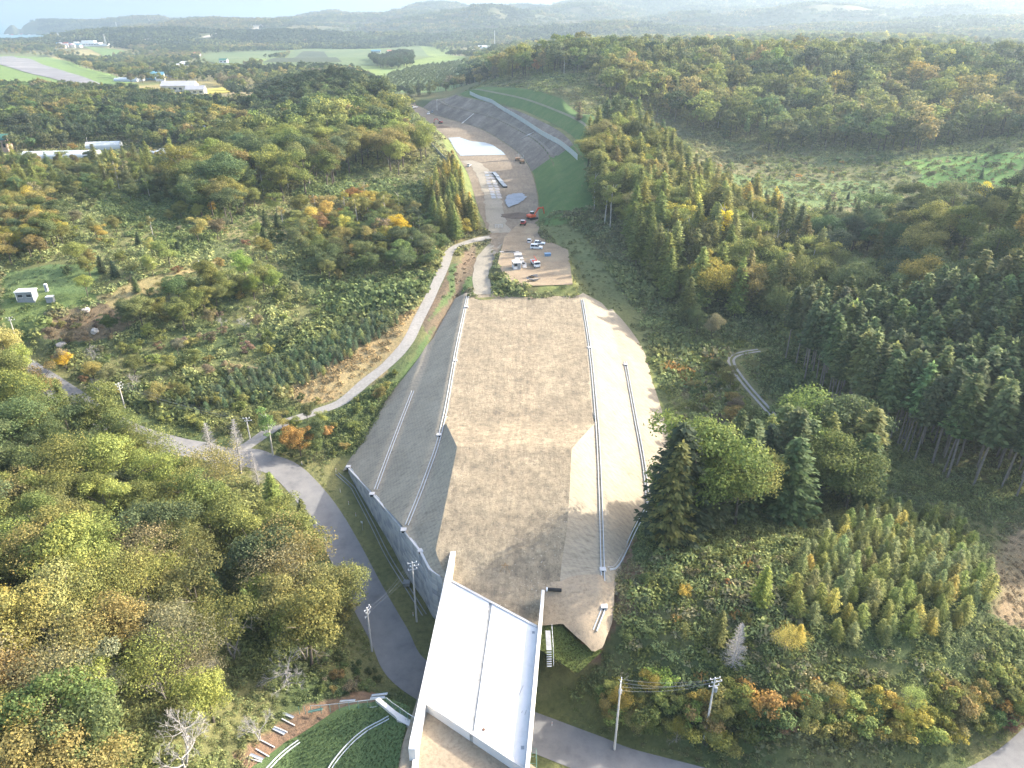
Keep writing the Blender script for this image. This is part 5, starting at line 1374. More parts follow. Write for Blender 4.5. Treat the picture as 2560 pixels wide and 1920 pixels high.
for k, (px, py, tp, lab) in enumerate([(150, 107, 83, 'lattice pylon in front of the dark headland wood'), (264, 108, 86, 'lattice pylon behind the white factory'), (293, 74, 55, 'lattice pylon on the hill crest left of centre'), (375, 63, 48, 'lattice pylon farthest away on the hill crest'), (1237, 122, 76, 'thin radio mast beside the white buildings on the crest')]):
    x, y, z = gpt(px, py); hh = min(max(top_z(x, y, tp) - z, 18), 70); t = thing('pylon' if k < 4 else 'radio_mast', lab, 'pylon' if k < 4 else 'mast', (x, y, z), .3, 'lattice pylons' if k < 4 else None)
    w = hh * .09 if k < 4 else .8
    for sx in (-1, 1):
        for sy in (-1, 1):
            m = MB(); m.tube([(sx * w, sy * w, 0), (sx * w * .12, sy * w * .12, hh)], .35, 4); m.build('leg', STEEL, t)
    m = MB()
    for q_ in range(7):
        f0, f1 = q_ / 7, (q_ + 1) / 7; w0, w1 = w * (1 - .88 * f0), w * (1 - .88 * f1)
        for s in (-1, 1): m.tube([(-w0, s * w0, hh * f0), (w1, s * w1, hh * f1)], .2, 3); m.tube([(s * w0, w0, hh * f0), (s * w1, -w1, hh * f1)], .2, 3)
    m.build('bracing', STEEL, t)['kind'] = 'stuff'
    if k < 4:
        for f in (.72, .84, .95):
            m = MB(); m.box((0, 0, hh * f), (hh * .28, .5, .5)); m.build('crossarm', STEEL, t)
for k, (px, w, h) in enumerate([(1188, 16, 4), (1205, 22, 5), (1222, 14, 4), (1262, 24, 5), (1292, 18, 6)]):
    x, y, z = gpt(px, 121); town_house(x, y, z, w, 9, h, .05, WHITE, WHITE, f"white low building on the far crest, {ordinal_word(k)} from left", 'on the far crest')
# ------------------------------------------------------------------ vegetation: prototypes
def quads(c, n, s, rng, asp=.7, u=None):
    """leaf sized quads: centres c, facing n, sizes s"""
    k = len(c)
    n = n / (np.linalg.norm(n, axis=1)[:, None] + 1e-9)
    if u is None: u = rng.normal(size=(k, 3))
    u = u - n * (u * n).sum(1)[:, None]; u /= np.linalg.norm(u, axis=1)[:, None] + 1e-9
    w = np.cross(n, u)
    a, b = u * (s * .5)[:, None], w * (s * .5 * asp)[:, None]
    v = np.stack([c - a - b * .55, c + a * .2 - b, c + a + b * .3, c - a * .3 + b], 1).reshape(-1, 3)
    return v, np.arange(4 * k).reshape(k, 4)
def sph(rng, k):
    d = rng.normal(size=(k, 3)); return d / np.linalg.norm(d, axis=1)[:, None]
def crown_cloud(rng, h, r, nl, leaf, lobes, zc=.62, flat=.75, openness=0.0):
    C = []; Rr = []
    for i in range(lobes):
        d = sph(rng, 1)[0]; d[2] = d[2] * .9 + .12
        q_ = rng.uniform(.30, .95)
        C.append([d[0] * r * q_, d[1] * r * q_, h * zc + d[2] * h * (1 - zc) * q_ * 1.05]); Rr.append(r * rng.uniform(.20, .44))
    C, Rr = np.array(C), np.array(Rr)
    w = Rr ** 2; w /= w.sum()
    li = rng.choice(len(C), nl, p=w)
    d = sph(rng, nl)
    d[:, 2] = np.where(d[:, 2] < -.25, -d[:, 2] * .6, d[:, 2])
    d /= np.linalg.norm(d, axis=1)[:, None]
    rad = Rr[li] * np.clip(rng.normal(.92, .20, nl), .35, 1.55)
    p = C[li] + d * rad[:, None] * [1, 1, flat]
    nrm = d * .8 + rng.normal(size=(nl, 3)) * .55 + [0, 0, .25]
    s = leaf * rng.uniform(.6, 1.45, nl)
    return quads(p, nrm, s, rng)
def trunk_mb(rng, h, r, zc=.62, limbs=7, tr=.16):
    m = MB(); lean = rng.normal(0, .03, 2) * h
    top = h * .8
    m.tube([(0, 0, -.4), (lean[0] * .3, lean[1] * .3, top * .4), (lean[0], lean[1], top)], [tr * 1.25, tr * .85, tr * .3], 7)
    for i in range(limbs):
        a = i * 2.4 + rng.uniform(-.4, .4); z0 = h * rng.uniform(.25, .6); L = r * rng.uniform(.55, .85)
        m.tube([(lean[0] * .4, lean[1] * .4, z0), (math.cos(a) * L * .5, math.sin(a) * L * .5, z0 + L * .45), (math.cos(a) * L, math.sin(a) * L, z0 + L * .95)], [tr * .5, tr * .33, tr * .12], 5)
    return m
def conifer(rng, h, r, z0, step, per, drop, seg, width, frond=1.0, tip=.55, powr=.7):
    """whorls of branches, each a spray of needles-laden quads"""
    c, n, s, u = [], [], [], []
    z = z0
    while z < h * .985:
        t = (z - z0) / (h - z0)
        L0 = r * (1 - t) ** powr * (1 if t > .08 else .6 + 5 * t) + .12
        k = max(4, int(per * (1 - .4 * t)))
        a0 = rng.uniform(0, 6.28)
        for i in range(k):
            a = a0 + 6.283 * i / k + rng.uniform(-.25, .25); L = L0 * rng.uniform(.7, 1.15)
            ns = max(2, int(seg * L / r + 1.5))
            for j in range(ns):
                f = (j + .6) / ns
                rr_ = L * f
                zz = z - drop * L * f ** 1.5 + tip * L * .35 * f ** 3 + rng.normal(0, .06)
                for side in (-1, 1):
                    off = width * (1 - .45 * f) * side * .45
                    c.append((math.cos(a) * rr_ - math.sin(a) * off, math.sin(a) * rr_ + math.cos(a) * off, zz - abs(off) * .25))
                    n.append((math.cos(a) * .25 + rng.normal(0, .3), math.sin(a) * .25 + rng.normal(0, .3), 1))
                    u.append((math.cos(a + side * .5), math.sin(a + side * .5), -.25)); s.append(width * rng.uniform(.8, 1.3))
        z += step * rng.uniform(.8, 1.2)
    c.append((0, 0, h * .985)); n.append((1, 0, .1)); u.append((0, 0, 1)); s.append(width)
    return quads(np.array(c), np.array(n, float), np.array(s), rng, .5 * frond, np.array(u, float))
def bare_mesh(rng, h, spread, levels=4, tr=.2, mat=DEAD, larchy=False):
    m = MB()
    if larchy:
        m.tube([(0, 0, -.3), (.1, 0, h * .5), (0, .1, h)], [tr, tr * .6, .02], 6)
        z = h * .12
        while z < h * .97:
            L = spread * (1 - z / h) ** .7 + .15; a0 = rng.uniform(0, 6.28)
            for i in range(6):
                a = a0 + i * 1.047 + rng.uniform(-.3, .3); l = L * rng.uniform(.6, 1.1)
                m.tube([(0, 0, z), (math.cos(a) * l * .6, math.sin(a) * l * .6, z + l * .05), (math.cos(a) * l, math.sin(a) * l, z + l * .3)], [.05, .04, .022], 3)
                for f in (.4, .65, .9):
                    for sd in (-.8, .8):
                        p = Vector((math.cos(a) * l * f, math.sin(a) * l * f, z + l * .06)); d = Vector((math.cos(a + sd), math.sin(a + sd), .35)) * l * .33
                        m.tube([p, p + d], [.028, .012], 3)
            z += .46
        return m
    def grow(p, d, L, r, lv):
        q1 = p + d * L * .5 + Vector(rng.normal(0, .05 * L, 3)); q2 = p + d * L + Vector(rng.normal(0, .07 * L, 3))
        m.tube([p, q1, q2], [r, r * .8, r * .6], 6 if lv > 2 else 4 if lv > 0 else 3)
        if lv == 0: return
        for i in range(3 if lv > 1 else 4):
            nd = (d + Vector(rng.normal(0, .55, 3)) + Vector((0, 0, .12))).normalized()
            grow(q1.lerp(q2, rng.uniform(.1, 1)), nd, L * rng.uniform(.55, .8), max(r * .52, .014), lv - 1)
    for i in range(2):
        a = rng.uniform(0, 6.28)
        grow(Vector((0, 0, -.2)), Vector((math.cos(a) * .25 * spread / 4, math.sin(a) * .25 * spread / 4, 1)).normalized(), h * .36, tr, levels)
    return m
PR = {}
SPBARK = simple('spruce_bark', (.20, .175, .15), .9, .25, 3)
def reg(kind, lod, crown, trunk, bark):
    """crown (v, f) and trunk builder -> meshes for separate parts and for single small trees"""
    cm = mesh_np(kind + '_crown', crown[0], crown[1], LEAF)
    tm = trunk.mesh(kind + '_trunk', bark) if trunk else None
    if trunk:
        tv = np.array(trunk.v); tf = [f for f in trunk.f if len(f) == 4]
        v = np.r_[crown[0], tv]; f = np.r_[crown[1], np.array(tf) + len(crown[0])]
        mi = np.r_[np.zeros(len(crown[1]), int), np.ones(len(tf), int)]
    else: v, f, mi = crown[0], crown[1], np.zeros(len(crown[1]), int)
    one = mesh_np(kind, v, f, [LEAF, bark], mi); inst = mesh_np(kind + '_mass', v, f, [LEAF_I, bark], mi)
    PR.setdefault((kind, lod), []).append((cm, tm, one, inst))
def protos():
    for i in range(6):
        rng = np.random.default_rng(100 + i)
        h, r = 10.0, rng.uniform(3.4, 4.4)
        zc = rng.uniform(.58, .66)
        reg('broadleaf_tree', 0, crown_cloud(rng, h, r, 9500, .215, rng.integers(18, 30), zc), trunk_mb(rng, h, r), BARK)
        rng = np.random.default_rng(100 + i)
        rng.uniform(); rng.uniform()
        reg('broadleaf_tree', 1, crown_cloud(rng, h, r, 1700, .52, 20, zc), trunk_mb(rng, h, r, limbs=0), BARK)
    for i in range(3):
        rng = np.random.default_rng(160 + i)
        reg('thinning_tree', 0, crown_cloud(rng, 10, 4.6, 5200, .19, 34, .64), bare_mesh(rng, 9.0, 5.5, 4, .17), simple('pale_bark', (.26, .235, .20), .9, .2, 3) if i == 0 else bpy.data.materials['pale_bark'])
    for i in range(4):
        rng = np.random.default_rng(200 + i)
        h = 15.0; r = rng.uniform(3.0, 3.8)
        def tk():
            m = MB(); m.tube([(0, 0, -.4), (0, 0, h * .5), (0, 0, h * .96)], [.2, .13, .03], 6); return m
        reg('larch_tree', 0, conifer(rng, h, r, 1.8, .40, 9, .08, 7, .66), tk(), BARK)
        reg('larch_tree', 1, conifer(rng, h, r, 1.8, .75, 7, .08, 3, 1.3), tk(), BARK)
        h = 20.0; r = rng.uniform(2.5, 3.2)
        reg('spruce_tree', 0, conifer(rng, h, r, 9.5, .55, 9, .20, 6, .85, 1.2, .5, .6), tk(), SPBARK)
        reg('spruce_tree', 1, conifer(rng, h, r, 8.5, 1.0, 7, .20, 3, 1.6, 1.3, .5, .6), tk(), SPBARK)
        h = 16.0; r = rng.uniform(3.9, 4.7)
        reg('fir_tree', 0, conifer(rng, h, r, 1.0, .48, 11, .18, 8, .8, 1.1, .5, .55), tk(), BARK)
        reg('fir_tree', 1, conifer(rng, h, r, 1.0, 1.0, 7, .30, 3, 1.5, 1.3), tk(), BARK)
    for i in range(3):
        rng = np.random.default_rng(300 + i)
        h = 4.2
        m = MB(); m.tube([(0, 0, -.2), (0, 0, h * .93)], [.07, .02], 5)
        reg('young_larch', 0, conifer(rng, h, 1.25, .25, .26, 8, -.25, 4, .36, .6, .9), m, BARK)
        h = 3.0
        m = MB(); m.tube([(0, 0, -.2), (0, 0, h * .93)], [.06, .02], 5)
        reg('pine_sapling', 0, conifer(rng, h, .95, .2, .25, 8, -.45, 3, .36, .5, 1.2), m, BARK)
        h = 13.0
        m = MB(); m.tube([(0, 0, -.3), (.2, .1, h * .5), (0, 0, h * .92)], [.19, .14, .03], 7)
        for k in range(6):
            a = k * 2.1; z0 = h * (.4 + .08 * k); m.tube([(.1, .05, z0), (math.cos(a) * 1.2, math.sin(a) * 1.2, z0 + 1.6)], [.07, .02], 4)
        reg('birch_tree', 0, crown_cloud(rng, h, 2.5, 1500, .30, 14, .68, 1.0), m, BIRCH)
        reg('birch_tree', 1, crown_cloud(rng, h, 2.5, 600, .55, 12, .68, 1.0), m, BIRCH)
    for i in range(4):
        rng = np.random.default_rng(400 + i)
        m = MB()
        for k in range(4):
            a = k * 1.6 + i; m.tube([(0, 0, -.2), (math.cos(a) * .7, math.sin(a) * .7, 1.6)], [.05, .02], 4)
        reg('shrub', 0, crown_cloud(rng, 2.6, 1.6, 1500, .19, 9, .5, .85), m, BARK)
        reg('shrub', 1, crown_cloud(rng, 2.6, 1.6, 330, .46, 8, .5, .85), m, BARK)
    for i in range(3):
        rng = np.random.default_rng(500 + i)
        PR.setdefault(('bare_tree', 0), []).append(bare_mesh(rng, 9.0, 5.0, 5, .17).mesh('bare_tree', DEAD))
    for i in range(2):
        PR.setdefault(('dead_larch', 0), []).append(bare_mesh(np.random.default_rng(520 + i), 12.0, 2.2, larchy=True).mesh('dead_larch', DEAD))
protos()
HGT = {'broadleaf_tree': 10, 'thinning_tree': 10, 'larch_tree': 15, 'spruce_tree': 20, 'fir_tree': 16, 'young_larch': 4.2, 'pine_sapling': 3, 'birch_tree': 13, 'shrub': 2.6, 'bare_tree': 9, 'dead_larch': 12}

# ------------------------------------------------------------------ colours of leaves (albedo)
TONES = {'olive': (0.158, 0.185, 0.065), 'yellow-green': (0.219, 0.248, 0.079), 'green': (0.105, 0.142, 0.066), 'dark green': (0.058, 0.084, 0.05), 'ochre': (0.26, 0.236, 0.095), 'golden': (0.366, 0.323, 0.084), 'orange': (0.346, 0.22, 0.079), 'russet': (0.244, 0.15, 0.095), 'tan': (0.229, 0.22, 0.131), 'pale green': (0.205, 0.245, 0.105), 'blue-green': (0.094, 0.141, 0.086), 'brown': (0.173, 0.161, 0.105), 'yellow': (0.62, 0.46, 0.06), 'pink-brown': (0.254, 0.207, 0.147), 'bright green': (0.135, 0.178, 0.074)}
def tone(name, rng=RNG, v=.16):
    c = np.array(TONES[name]) * (1 + rng.normal(0, v)); c = c * (1 + rng.normal(0, .06, 3))
    return np.clip(c, .012, .6)

# ------------------------------------------------------------------ where plants may stand
def poly_w(pts): return gpoly(pts)
KEEP = [[tuple(p) for p in onto(*zip(*[(x * K, y * K) for x, y in P]))[:, :2]] for P in [
    [(985, 560), (1000, 700), (870, 845), (745, 1010), (800, 1150), (930, 1330), (1000, 1560), (1130, 1659), (1170, 1560), (1250, 1440), (1300, 1330), (1330, 1230), (1405, 1085), (1425, 970), (1395, 880), (1330, 740), (1262, 640), (1220, 540), (1080, 540)],
    [(640, 1530), (830, 1505), (900, 1560), (890, 1659), (560, 1700), (530, 1640), (580, 1570)],
    [(30, 620), (150, 620), (150, 660), (30, 660)], [(60, 335), (185, 335), (185, 350), (60, 350)], [(205, 308), (262, 308), (262, 325), (205, 325)], [(330, 328), (425, 328), (425, 350), (330, 350)], [(0, 285), (30, 285), (30, 335), (0, 335)],
    [(355, 185), (435, 185), (435, 208), (355, 208)]]]
EMBX = [(float(wall_x(y)) if wall_x(y) > -1e3 else float(g2l(y)[0]) - 7, y) for y in np.arange(97, 227, 3)] + [(float(g2r(y)[0]) + 6.5 if y > 131 else max(float(g1r(y)[0]) + 2.5, float(np.interp(y, [102, 112, 120, 131], [18, 24, 28, 33]))), y) for y in np.arange(226, 96, -3)]
def free(x, y, pad=0.0, tall=True):
    ok = np.ones(len(x), bool)
    for line, w in ((ROAD, 4.3), (LANE, 3.0), (HAUL, 4.0), (TRACK, 2.4)):
        d, _, _ = sd_line(x, y, line); ok &= d > w + pad
    dR, _, _ = sd_line(x, y, TOE_R); dL, _, _ = sd_line(x, y, TOE_L)
    ok &= ~in_poly(x, y, FLOOR_POLY) & ((dR > np.where(y > 388, 45, 25) + 4 * (vnoise(x, y, 9, 77) - .5)) | (y < 300 + 22 * vnoise(x, y, 7, 78)) | (x < -95) | (dL < dR)) & ((dL > 7) | (y < 300))
    for P in [PAD_POLY, EMBX, FILLP, CONEP, TMP] + KEEP[1:]:
        ok &= ~in_poly(x, y, P)
    if tall: ok &= ~in_poly(x, y, GSL)
    ok &= ~((x > -17) & (x < 8) & (y > 40) & (y < 108))
    if tall:
        for a, b, r in CLEAR: ok &= np.hypot(x - a, y - b) > r
    d, _, _ = sd_line(x, y, [(a, b, 0) for a, b, _ in WALL]); ok &= d > 6.0
    return ok
ITEMS = []      # (kind, x, y, height, colour name, rgb, phrase)
CLEAR = [(*gpoly([(a, b)])[0], r) for a, b, r in [(467, 1013, 5), (480, 1040, 7), (521, 1022, 5), (530, 1050, 7), (530, 1075, 6), (560, 1052, 5), (565, 1085, 7), (400, 1655, 8), (405, 1720, 8), (561, 1600, 4), (575, 1640, 5), (612, 1480, 4), (620, 1520, 4)]]
def scatter(where, pts, spacing, kinds, tones, hs, seed, noise_s=25.0, dens=1.0):
    rng = np.random.default_rng(seed)
    P = np.array(poly_w(pts) if where is not None else pts)
    x0, y0 = P.min(0); x1, y1 = P.max(0)
    gx, gy = np.meshgrid(np.arange(x0, x1, spacing), np.arange(y0, y1, spacing))
    gx = gx.ravel() + rng.uniform(-.42, .42, gx.size) * spacing; gy = gy.ravel() + rng.uniform(-.42, .42, gy.size) * spacing
    m = in_poly(gx, gy, P.tolist()); gx, gy = gx[m], gy[m]
    m = free(gx, gy) & (rng.random(len(gx)) < dens); gx, gy = gx[m], gy[m]
    kn, kw = [k for k, _ in kinds], np.array([w for _, w in kinds], float); kw /= kw.sum()
    tn, tw = [k for k, _ in tones], np.array([w for _, w in tones], float); tw /= tw.sum()
    nz = fbm(gx, gy, noise_s, seed) ; nz2 = fbm(gx, gy, noise_s * .7, seed + 50)
    cs = np.cumsum(tw)
    rk = nz + rng.normal(0, .09, len(gx)); rk = (np.argsort(np.argsort(rk)) + .5) / max(1, len(gx))
    for i in range(len(gx)):
        k = kn[rng.choice(len(kn), p=kw)]
        # neighbours tend to share a colour
        t = tn[min(int(np.searchsorted(cs, rk[i])), len(tn) - 1)]
        h = HGT[k] * rng.uniform(*hs.get(k, hs.get('*', (.8, 1.2))))
        if k == 'spruce_tree': t = 'green' if rng.random() < .6 else 'olive' if rng.random() < .3 else 'pale green'
        if k == 'fir_tree': t = ['dark green', 'green', 'green', 'olive'][rng.integers(4)]
        if k == 'pine_sapling': t = 'blue-green' if rng.random() < .8 else 'pale green'
        if k == 'young_larch': t = ['pale green', 'yellow-green', 'golden'][rng.choice(3, p=[.45, .515, .035])]
        if k == 'larch_tree' and t in ('russet', 'pink-brown', 'brown', 'orange', 'tan'): t = ['olive', 'yellow-green', 'ochre'][rng.integers(3)]
        if k == 'thinning_tree' and t in ('green', 'dark green', 'bright green'): t = ['ochre', 'tan', 'olive'][rng.integers(3)]
        if k == 'birch_tree' and t in ('green', 'dark green', 'russet'): t = ['ochre', 'tan', 'golden'][rng.integers(3)]
        ITEMS.append((k, gx[i], gy[i], h, t, tone(t, rng), where))
B, TT_, LA, SP, FI, BI, SH, BT = 'broadleaf_tree', 'thinning_tree', 'larch_tree', 'spruce_tree', 'fir_tree', 'birch_tree', 'shrub', 'bare_tree'
# lower left wood between the road and the camera
scatter('below the road bend', [(-250, 740), (30, 770), (100, 850), (150, 905), (300, 1010), (440, 1045), (560, 1065), (640, 1110), (690, 1220), (740, 1320), (790, 1420), (700, 1440), (640, 1500), (590, 1600), (500, 1760), (-250, 1900)], 6.2,
        [(B, 52), (TT_, 22), (SH, 18), (LA, 6), (BT, 2)], [('green', 18), ('olive', 38), ('yellow-green', 26), ('ochre', 12), ('tan', 5), ('bright green', 2)], {'*': (1.0, 1.6), SH: (1.0, 1.9), BT: (.5, .8), LA: (.6, .8)}, 1)
scatter('on the bank below the retaining wall', [(560, 1440), (690, 1420), (800, 1440), (850, 1500), (820, 1520), (680, 1520), (600, 1570)], 2.6, [(SH, 1)], [('green', 40), ('bright green', 30), ('brown', 15), ('ochre', 10)], {'*': (.45, .9)}, 2)
# shrubs along the upper side of the road
scatter('above the road bend', [(95, 760), (110, 690), (250, 690), (300, 640), (440, 610), (600, 640), (700, 600), (690, 700), (560, 790), (560, 930), (420, 950), (320, 925), (200, 840)], 5.2,
        [(SH, 62), (B, 30), (TT_, 4), (BT, 3)], [('yellow-green', 20), ('olive', 22), ('green', 18), ('brown', 12), ('ochre', 10), ('tan', 8), ('pink-brown', 9), ('russet', 2)], {'*': (.45, .75), SH: (.7, 1.5), BT: (.35, .6)}, 3, 22, .68)
scatter('in the sapling plantation', [(370, 880), (560, 800), (700, 738), (850, 668), (864, 702), (720, 800), (610, 856), (450, 895)], 2.05, [('pine_sapling', 1)], [('blue-green', 1)], {'*': (.75, 1.25)}, 4)
scatter('beside the farm lane', [(540, 880), (640, 850), (720, 880), (800, 850), (900, 760), (870, 830), (760, 960), (740, 1010), (640, 1030), (560, 970)], 4.0, [(B, 22), (SH, 78)], [('green', 22), ('bright green', 20), ('olive', 20), ('ochre', 18), ('yellow-green', 20), ('orange', 4)], {'*': (.4, .62), SH: (.5, 1.2)}, 5)
scatter('on the rise left of the farm lane', [(620, 470), (800, 440), (930, 470), (955, 545), (930, 590), (820, 600), (700, 620), (650, 560)], 5.0, [(B, 60), (SH, 25), (BI, 10)], [('orange', 2), ('golden', 10), ('ochre', 24), ('olive', 25), ('green', 25), ('bright green', 20)], {'*': (.6, 1.0), SH: (1, 1.8)}, 6, 40)
scatter('in the vine covered hollow by the lane', [(690, 610), (800, 600), (930, 590), (915, 640), (840, 670), (700, 680)], 4.5, [(SH, 1)], [('bright green', 50), ('green', 50)], {'*': (.4, .8)}, 7)
scatter('on the open slope above the sheds', [(0, 480), (150, 430), (400, 420), (620, 430), (640, 560), (480, 600), (300, 640), (120, 600), (0, 560)], 6.5, [(SH, 50), (B, 30), (FI, 6), (BI, 5)], [('green', 25), ('olive', 25), ('yellow-green', 18), ('ochre', 15), ('golden', 6), ('brown', 8), ('russet', 2)], {'*': (.5, .95), SH: (.7, 1.6), FI: (.35, .5)}, 8, 30, .42)
scatter('in the clump on the open slope', [(375, 425), (450, 400), (545, 440), (520, 485), (420, 475)], 7.5, [(B, 1)], [('green', 20), ('olive', 50), ('yellow-green', 25), ('ochre', 8)], {'*': (1.2, 1.7)}, 27)
scatter('in the hedge below the orchard', [(290, 690), (360, 640), (430, 615), (560, 600), (610, 640), (480, 665), (400, 720), (330, 735)], 4.6, [(B, 60), (SH, 40)], [('green', 15), ('olive', 35), ('yellow-green', 40), ('ochre', 8)], {'*': (.7, 1.1), SH: (.9, 1.6)}, 28)
scatter('in the thicket at the left edge', [(-40, 480), (80, 455), (150, 500), (130, 560), (60, 575), (-40, 570)], 5.0, [(B, 1)], [('olive', 30), ('ochre', 30), ('green', 25), ('golden', 15)], {'*': (.7, 1.2)}, 29)
scatter('around the greenhouses', [(0, 350), (80, 360), (330, 350), (440, 330), (440, 400), (300, 425), (60, 440), (0, 440)], 6.5, [(B, 60), (LA, 16), (SH, 20)], [('green', 25), ('olive', 35), ('yellow-green', 20), ('ochre', 10)], {'*': (.55, .95)}, 9, 30)
scatter('on the ridge above the cutting', [(400, 420), (470, 350), (560, 300), (700, 262), (830, 215), (900, 300), (930, 350), (860, 385), (780, 360), (700, 420), (560, 450), (430, 450)], 9.5, [(B, 80), (BI, 6), (SH, 8)], [('green', 28), ('olive', 38), ('yellow-green', 30), ('ochre', 4)], {'*': (1.4, 2.2), SH: (1, 1.6), BI: (1, 1.3)}, 10, 30)
scatter('beside the fence of the cutting', [(920, 450), (960, 400), (985, 390), (1015, 450), (1035, 520), (980, 540), (940, 500)], 3.6, [(LA, 60), (SH, 30), (B, 10)], [('olive', 30), ('yellow-green', 40), ('ochre', 20), ('golden', 12)], {'*': (.6, .85), LA: (.8, 1.1), SH: (.8, 1.4)}, 11)
scatter('on the dark knoll', [(540, 275), (600, 185), (700, 148), (820, 180), (850, 225), (780, 245), (680, 275), (600, 300)], 6.0, [(B, 1)], [('dark green', 80), ('green', 20)], {'*': (.85, 1.1)}, 12, 40)
scatter('beside the blue roofed barn', [(795, 126), (830, 130), (890, 122), (892, 146), (850, 151), (815, 147)], 11.0, [(B, 1)], [('dark green', 1)], {'*': (1.0, 1.5)}, 26)
scatter('in the dark wood behind the greenhouses', [(-150, 200), (0, 195), (200, 200), (420, 222), (560, 245), (540, 310), (400, 330), (200, 315), (0, 335), (-150, 340)], 8.0, [(B, 80), (SP, 20)], [('dark green', 50), ('green', 35), ('olive', 20), ('ochre', 5)], {'*': (.85, 1.25), SP: (.5, .65)}, 13, 50)
scatter('at the far end of the cutting', [(862, 205), (990, 198), (1000, 215), (985, 245), (890, 232)], 6.5, [(B, 70), (LA, 30)], [('dark green', 40), ('green', 40), ('olive', 20)], {'*': (.8, 1.1)}, 14)
# right of the works
scatter('on the strip right of the cutting', [(1245, 300), (1330, 275), (1420, 330), (1500, 430), (1600, 480), (1700, 540), (1790, 640), (1740, 690), (1560, 690), (1470, 680), (1430, 640), (1360, 560), (1285, 470), (1258, 380)], 5.6, [(B, 40), (LA, 48), (BI, 10), (SH, 2)], [('green', 14), ('olive', 34), ('yellow-green', 40), ('golden', 7), ('ochre', 8)], {'*': (1.4, 2.0), LA: (1.25, 1.6), BI: (1.2, 1.5)}, 15, 40)
scatter('on the right ridge', [(985, 185), (1080, 118), (1240, 96), (1500, 84), (1800, 84), (2000, 100), (2300, 130), (2300, 330), (2150, 300), (2000, 330), (1800, 330), (1650, 330), (1450, 265), (1290, 215), (1290, 165), (1130, 172)], 11.0, [(B, 62), (LA, 18), (SP, 12), (BI, 6)], [('dark green', 12), ('green', 30), ('olive', 30), ('yellow-green', 22), ('ochre', 8), ('golden', 3)], {'*': (1.4, 2.6), SP: (.8, 1.1), LA: (1.0, 1.4), BI: (1, 1.4)}, 16, 60)
scatter('in the right valley', [(1450, 340), (1700, 335), (2000, 335), (2250, 300), (2250, 430), (2000, 450), (1700, 445), (1500, 405)], 6.5, [(SH, 70), (FI, 20), (B, 10)], [('green', 40), ('olive', 25), ('brown', 15), ('pale green', 20)], {'*': (.35, .6), SH: (.6, 1.3), FI: (.22, .36)}, 17, 40, .3)
scatter('on the wooded flank right of the valley', [(1650, 505), (1900, 500), (2150, 490), (2500, 500), (2600, 700), (2212, 715), (2000, 700), (1850, 640), (1750, 570)], 8.4, [(B, 60), (LA, 25), (FI, 8), (SH, 8)], [('green', 35), ('dark green', 20), ('olive', 28), ('yellow-green', 8), ('ochre', 7), ('golden', 5), ('brown', 6)], {'*': (1.2, 2.0), LA: (.9, 1.25), FI: (.7, 1)}, 18, 45)
scatter('above the spruce plantation', [(1680, 700), (1850, 610), (2010, 590), (2080, 690), (2000, 735), (1840, 770), (1720, 760)], 8.5, [(B, 80), (FI, 20)], [('pale green', 50), ('olive', 30), ('green', 30)], {'*': (1.4, 1.9), FI: (.8, 1)}, 19)
scatter('in the spruce plantation', [(1690, 770), (1800, 775), (2000, 740), (2212, 715), (2500, 800), (2500, 1180), (2212, 1085), (2080, 1045), (1900, 985), (1790, 900)], 3.5, [(SP, 1)], [('green', 1)], {'*': (1.12, 1.36)}, 20)
scatter('in the conifer clump by the sunlit slope', [(1448, 1105), (1500, 1060), (1600, 1040), (1750, 1030), (1880, 1050), (1860, 1100), (1700, 1130), (1500, 1140)], 5.2, [(FI, 40), (LA, 28), (B, 32)], [('olive', 45), ('green', 20), ('yellow-green', 35)], {'*': (1.15, 1.45), B: (1.6, 2.2), LA: (1.25, 1.5)}, 21)
scatter('in the young larch planting', [(1740, 1200), (1800, 1150), (1900, 1105), (2050, 1135), (2135, 1210), (2140, 1300), (2050, 1390), (1900, 1400), (1760, 1390), (1690, 1300)], 2.35, [('young_larch', 1)], [('pale green', 1)], {'*': (.85, 1.45)}, 22)
scatter('on the mound right of the bridge', [(1370, 1260), (1500, 1180), (1750, 1165), (1740, 1290), (1760, 1400), (2000, 1440), (2212, 1470), (2400, 1480), (2212, 1500), (1700, 1480), (1400, 1480), (1345, 1420)], 4.6, [(SH, 80), (LA, 12), (TT_, 4)], [('pale green', 25), ('green', 25), ('olive', 20), ('tan', 12), ('golden', 8), ('brown', 8), ('orange', 3)], {'*': (.4, .6), SH: (.35, .9), LA: (.3, .55)}, 23, 20, .6)
scatter('along the road curve right of the bridge', [(1275, 1530), (1330, 1500), (1500, 1490), (1700, 1510), (2000, 1510), (2212, 1470), (2500, 1450), (2500, 1540), (2212, 1575), (2080, 1600), (1800, 1625), (1560, 1628), (1400, 1600), (1300, 1575)], 2.1, [(SH, 78), (B, 18), (TT_, 4)], [('golden', 26), ('yellow-green', 34), ('ochre', 18), ('olive', 18), ('bright green', 6), ('orange', 5), ('russet', 2)], {'*': (.42, .6), SH: (1.1, 1.9)}, 24, 14)
scatter('beside the sunlit slope of the embankment', [(1500, 830), (1560, 780), (1650, 870), (1600, 930), (1530, 1010), (1490, 960)], 4.6, [(SH, 85), (B, 15)], [('green', 30), ('olive', 25), ('brown', 20), ('ochre', 14), ('pink-brown', 8)], {'*': (.4, .7), SH: (.6, 1.3)}, 25)
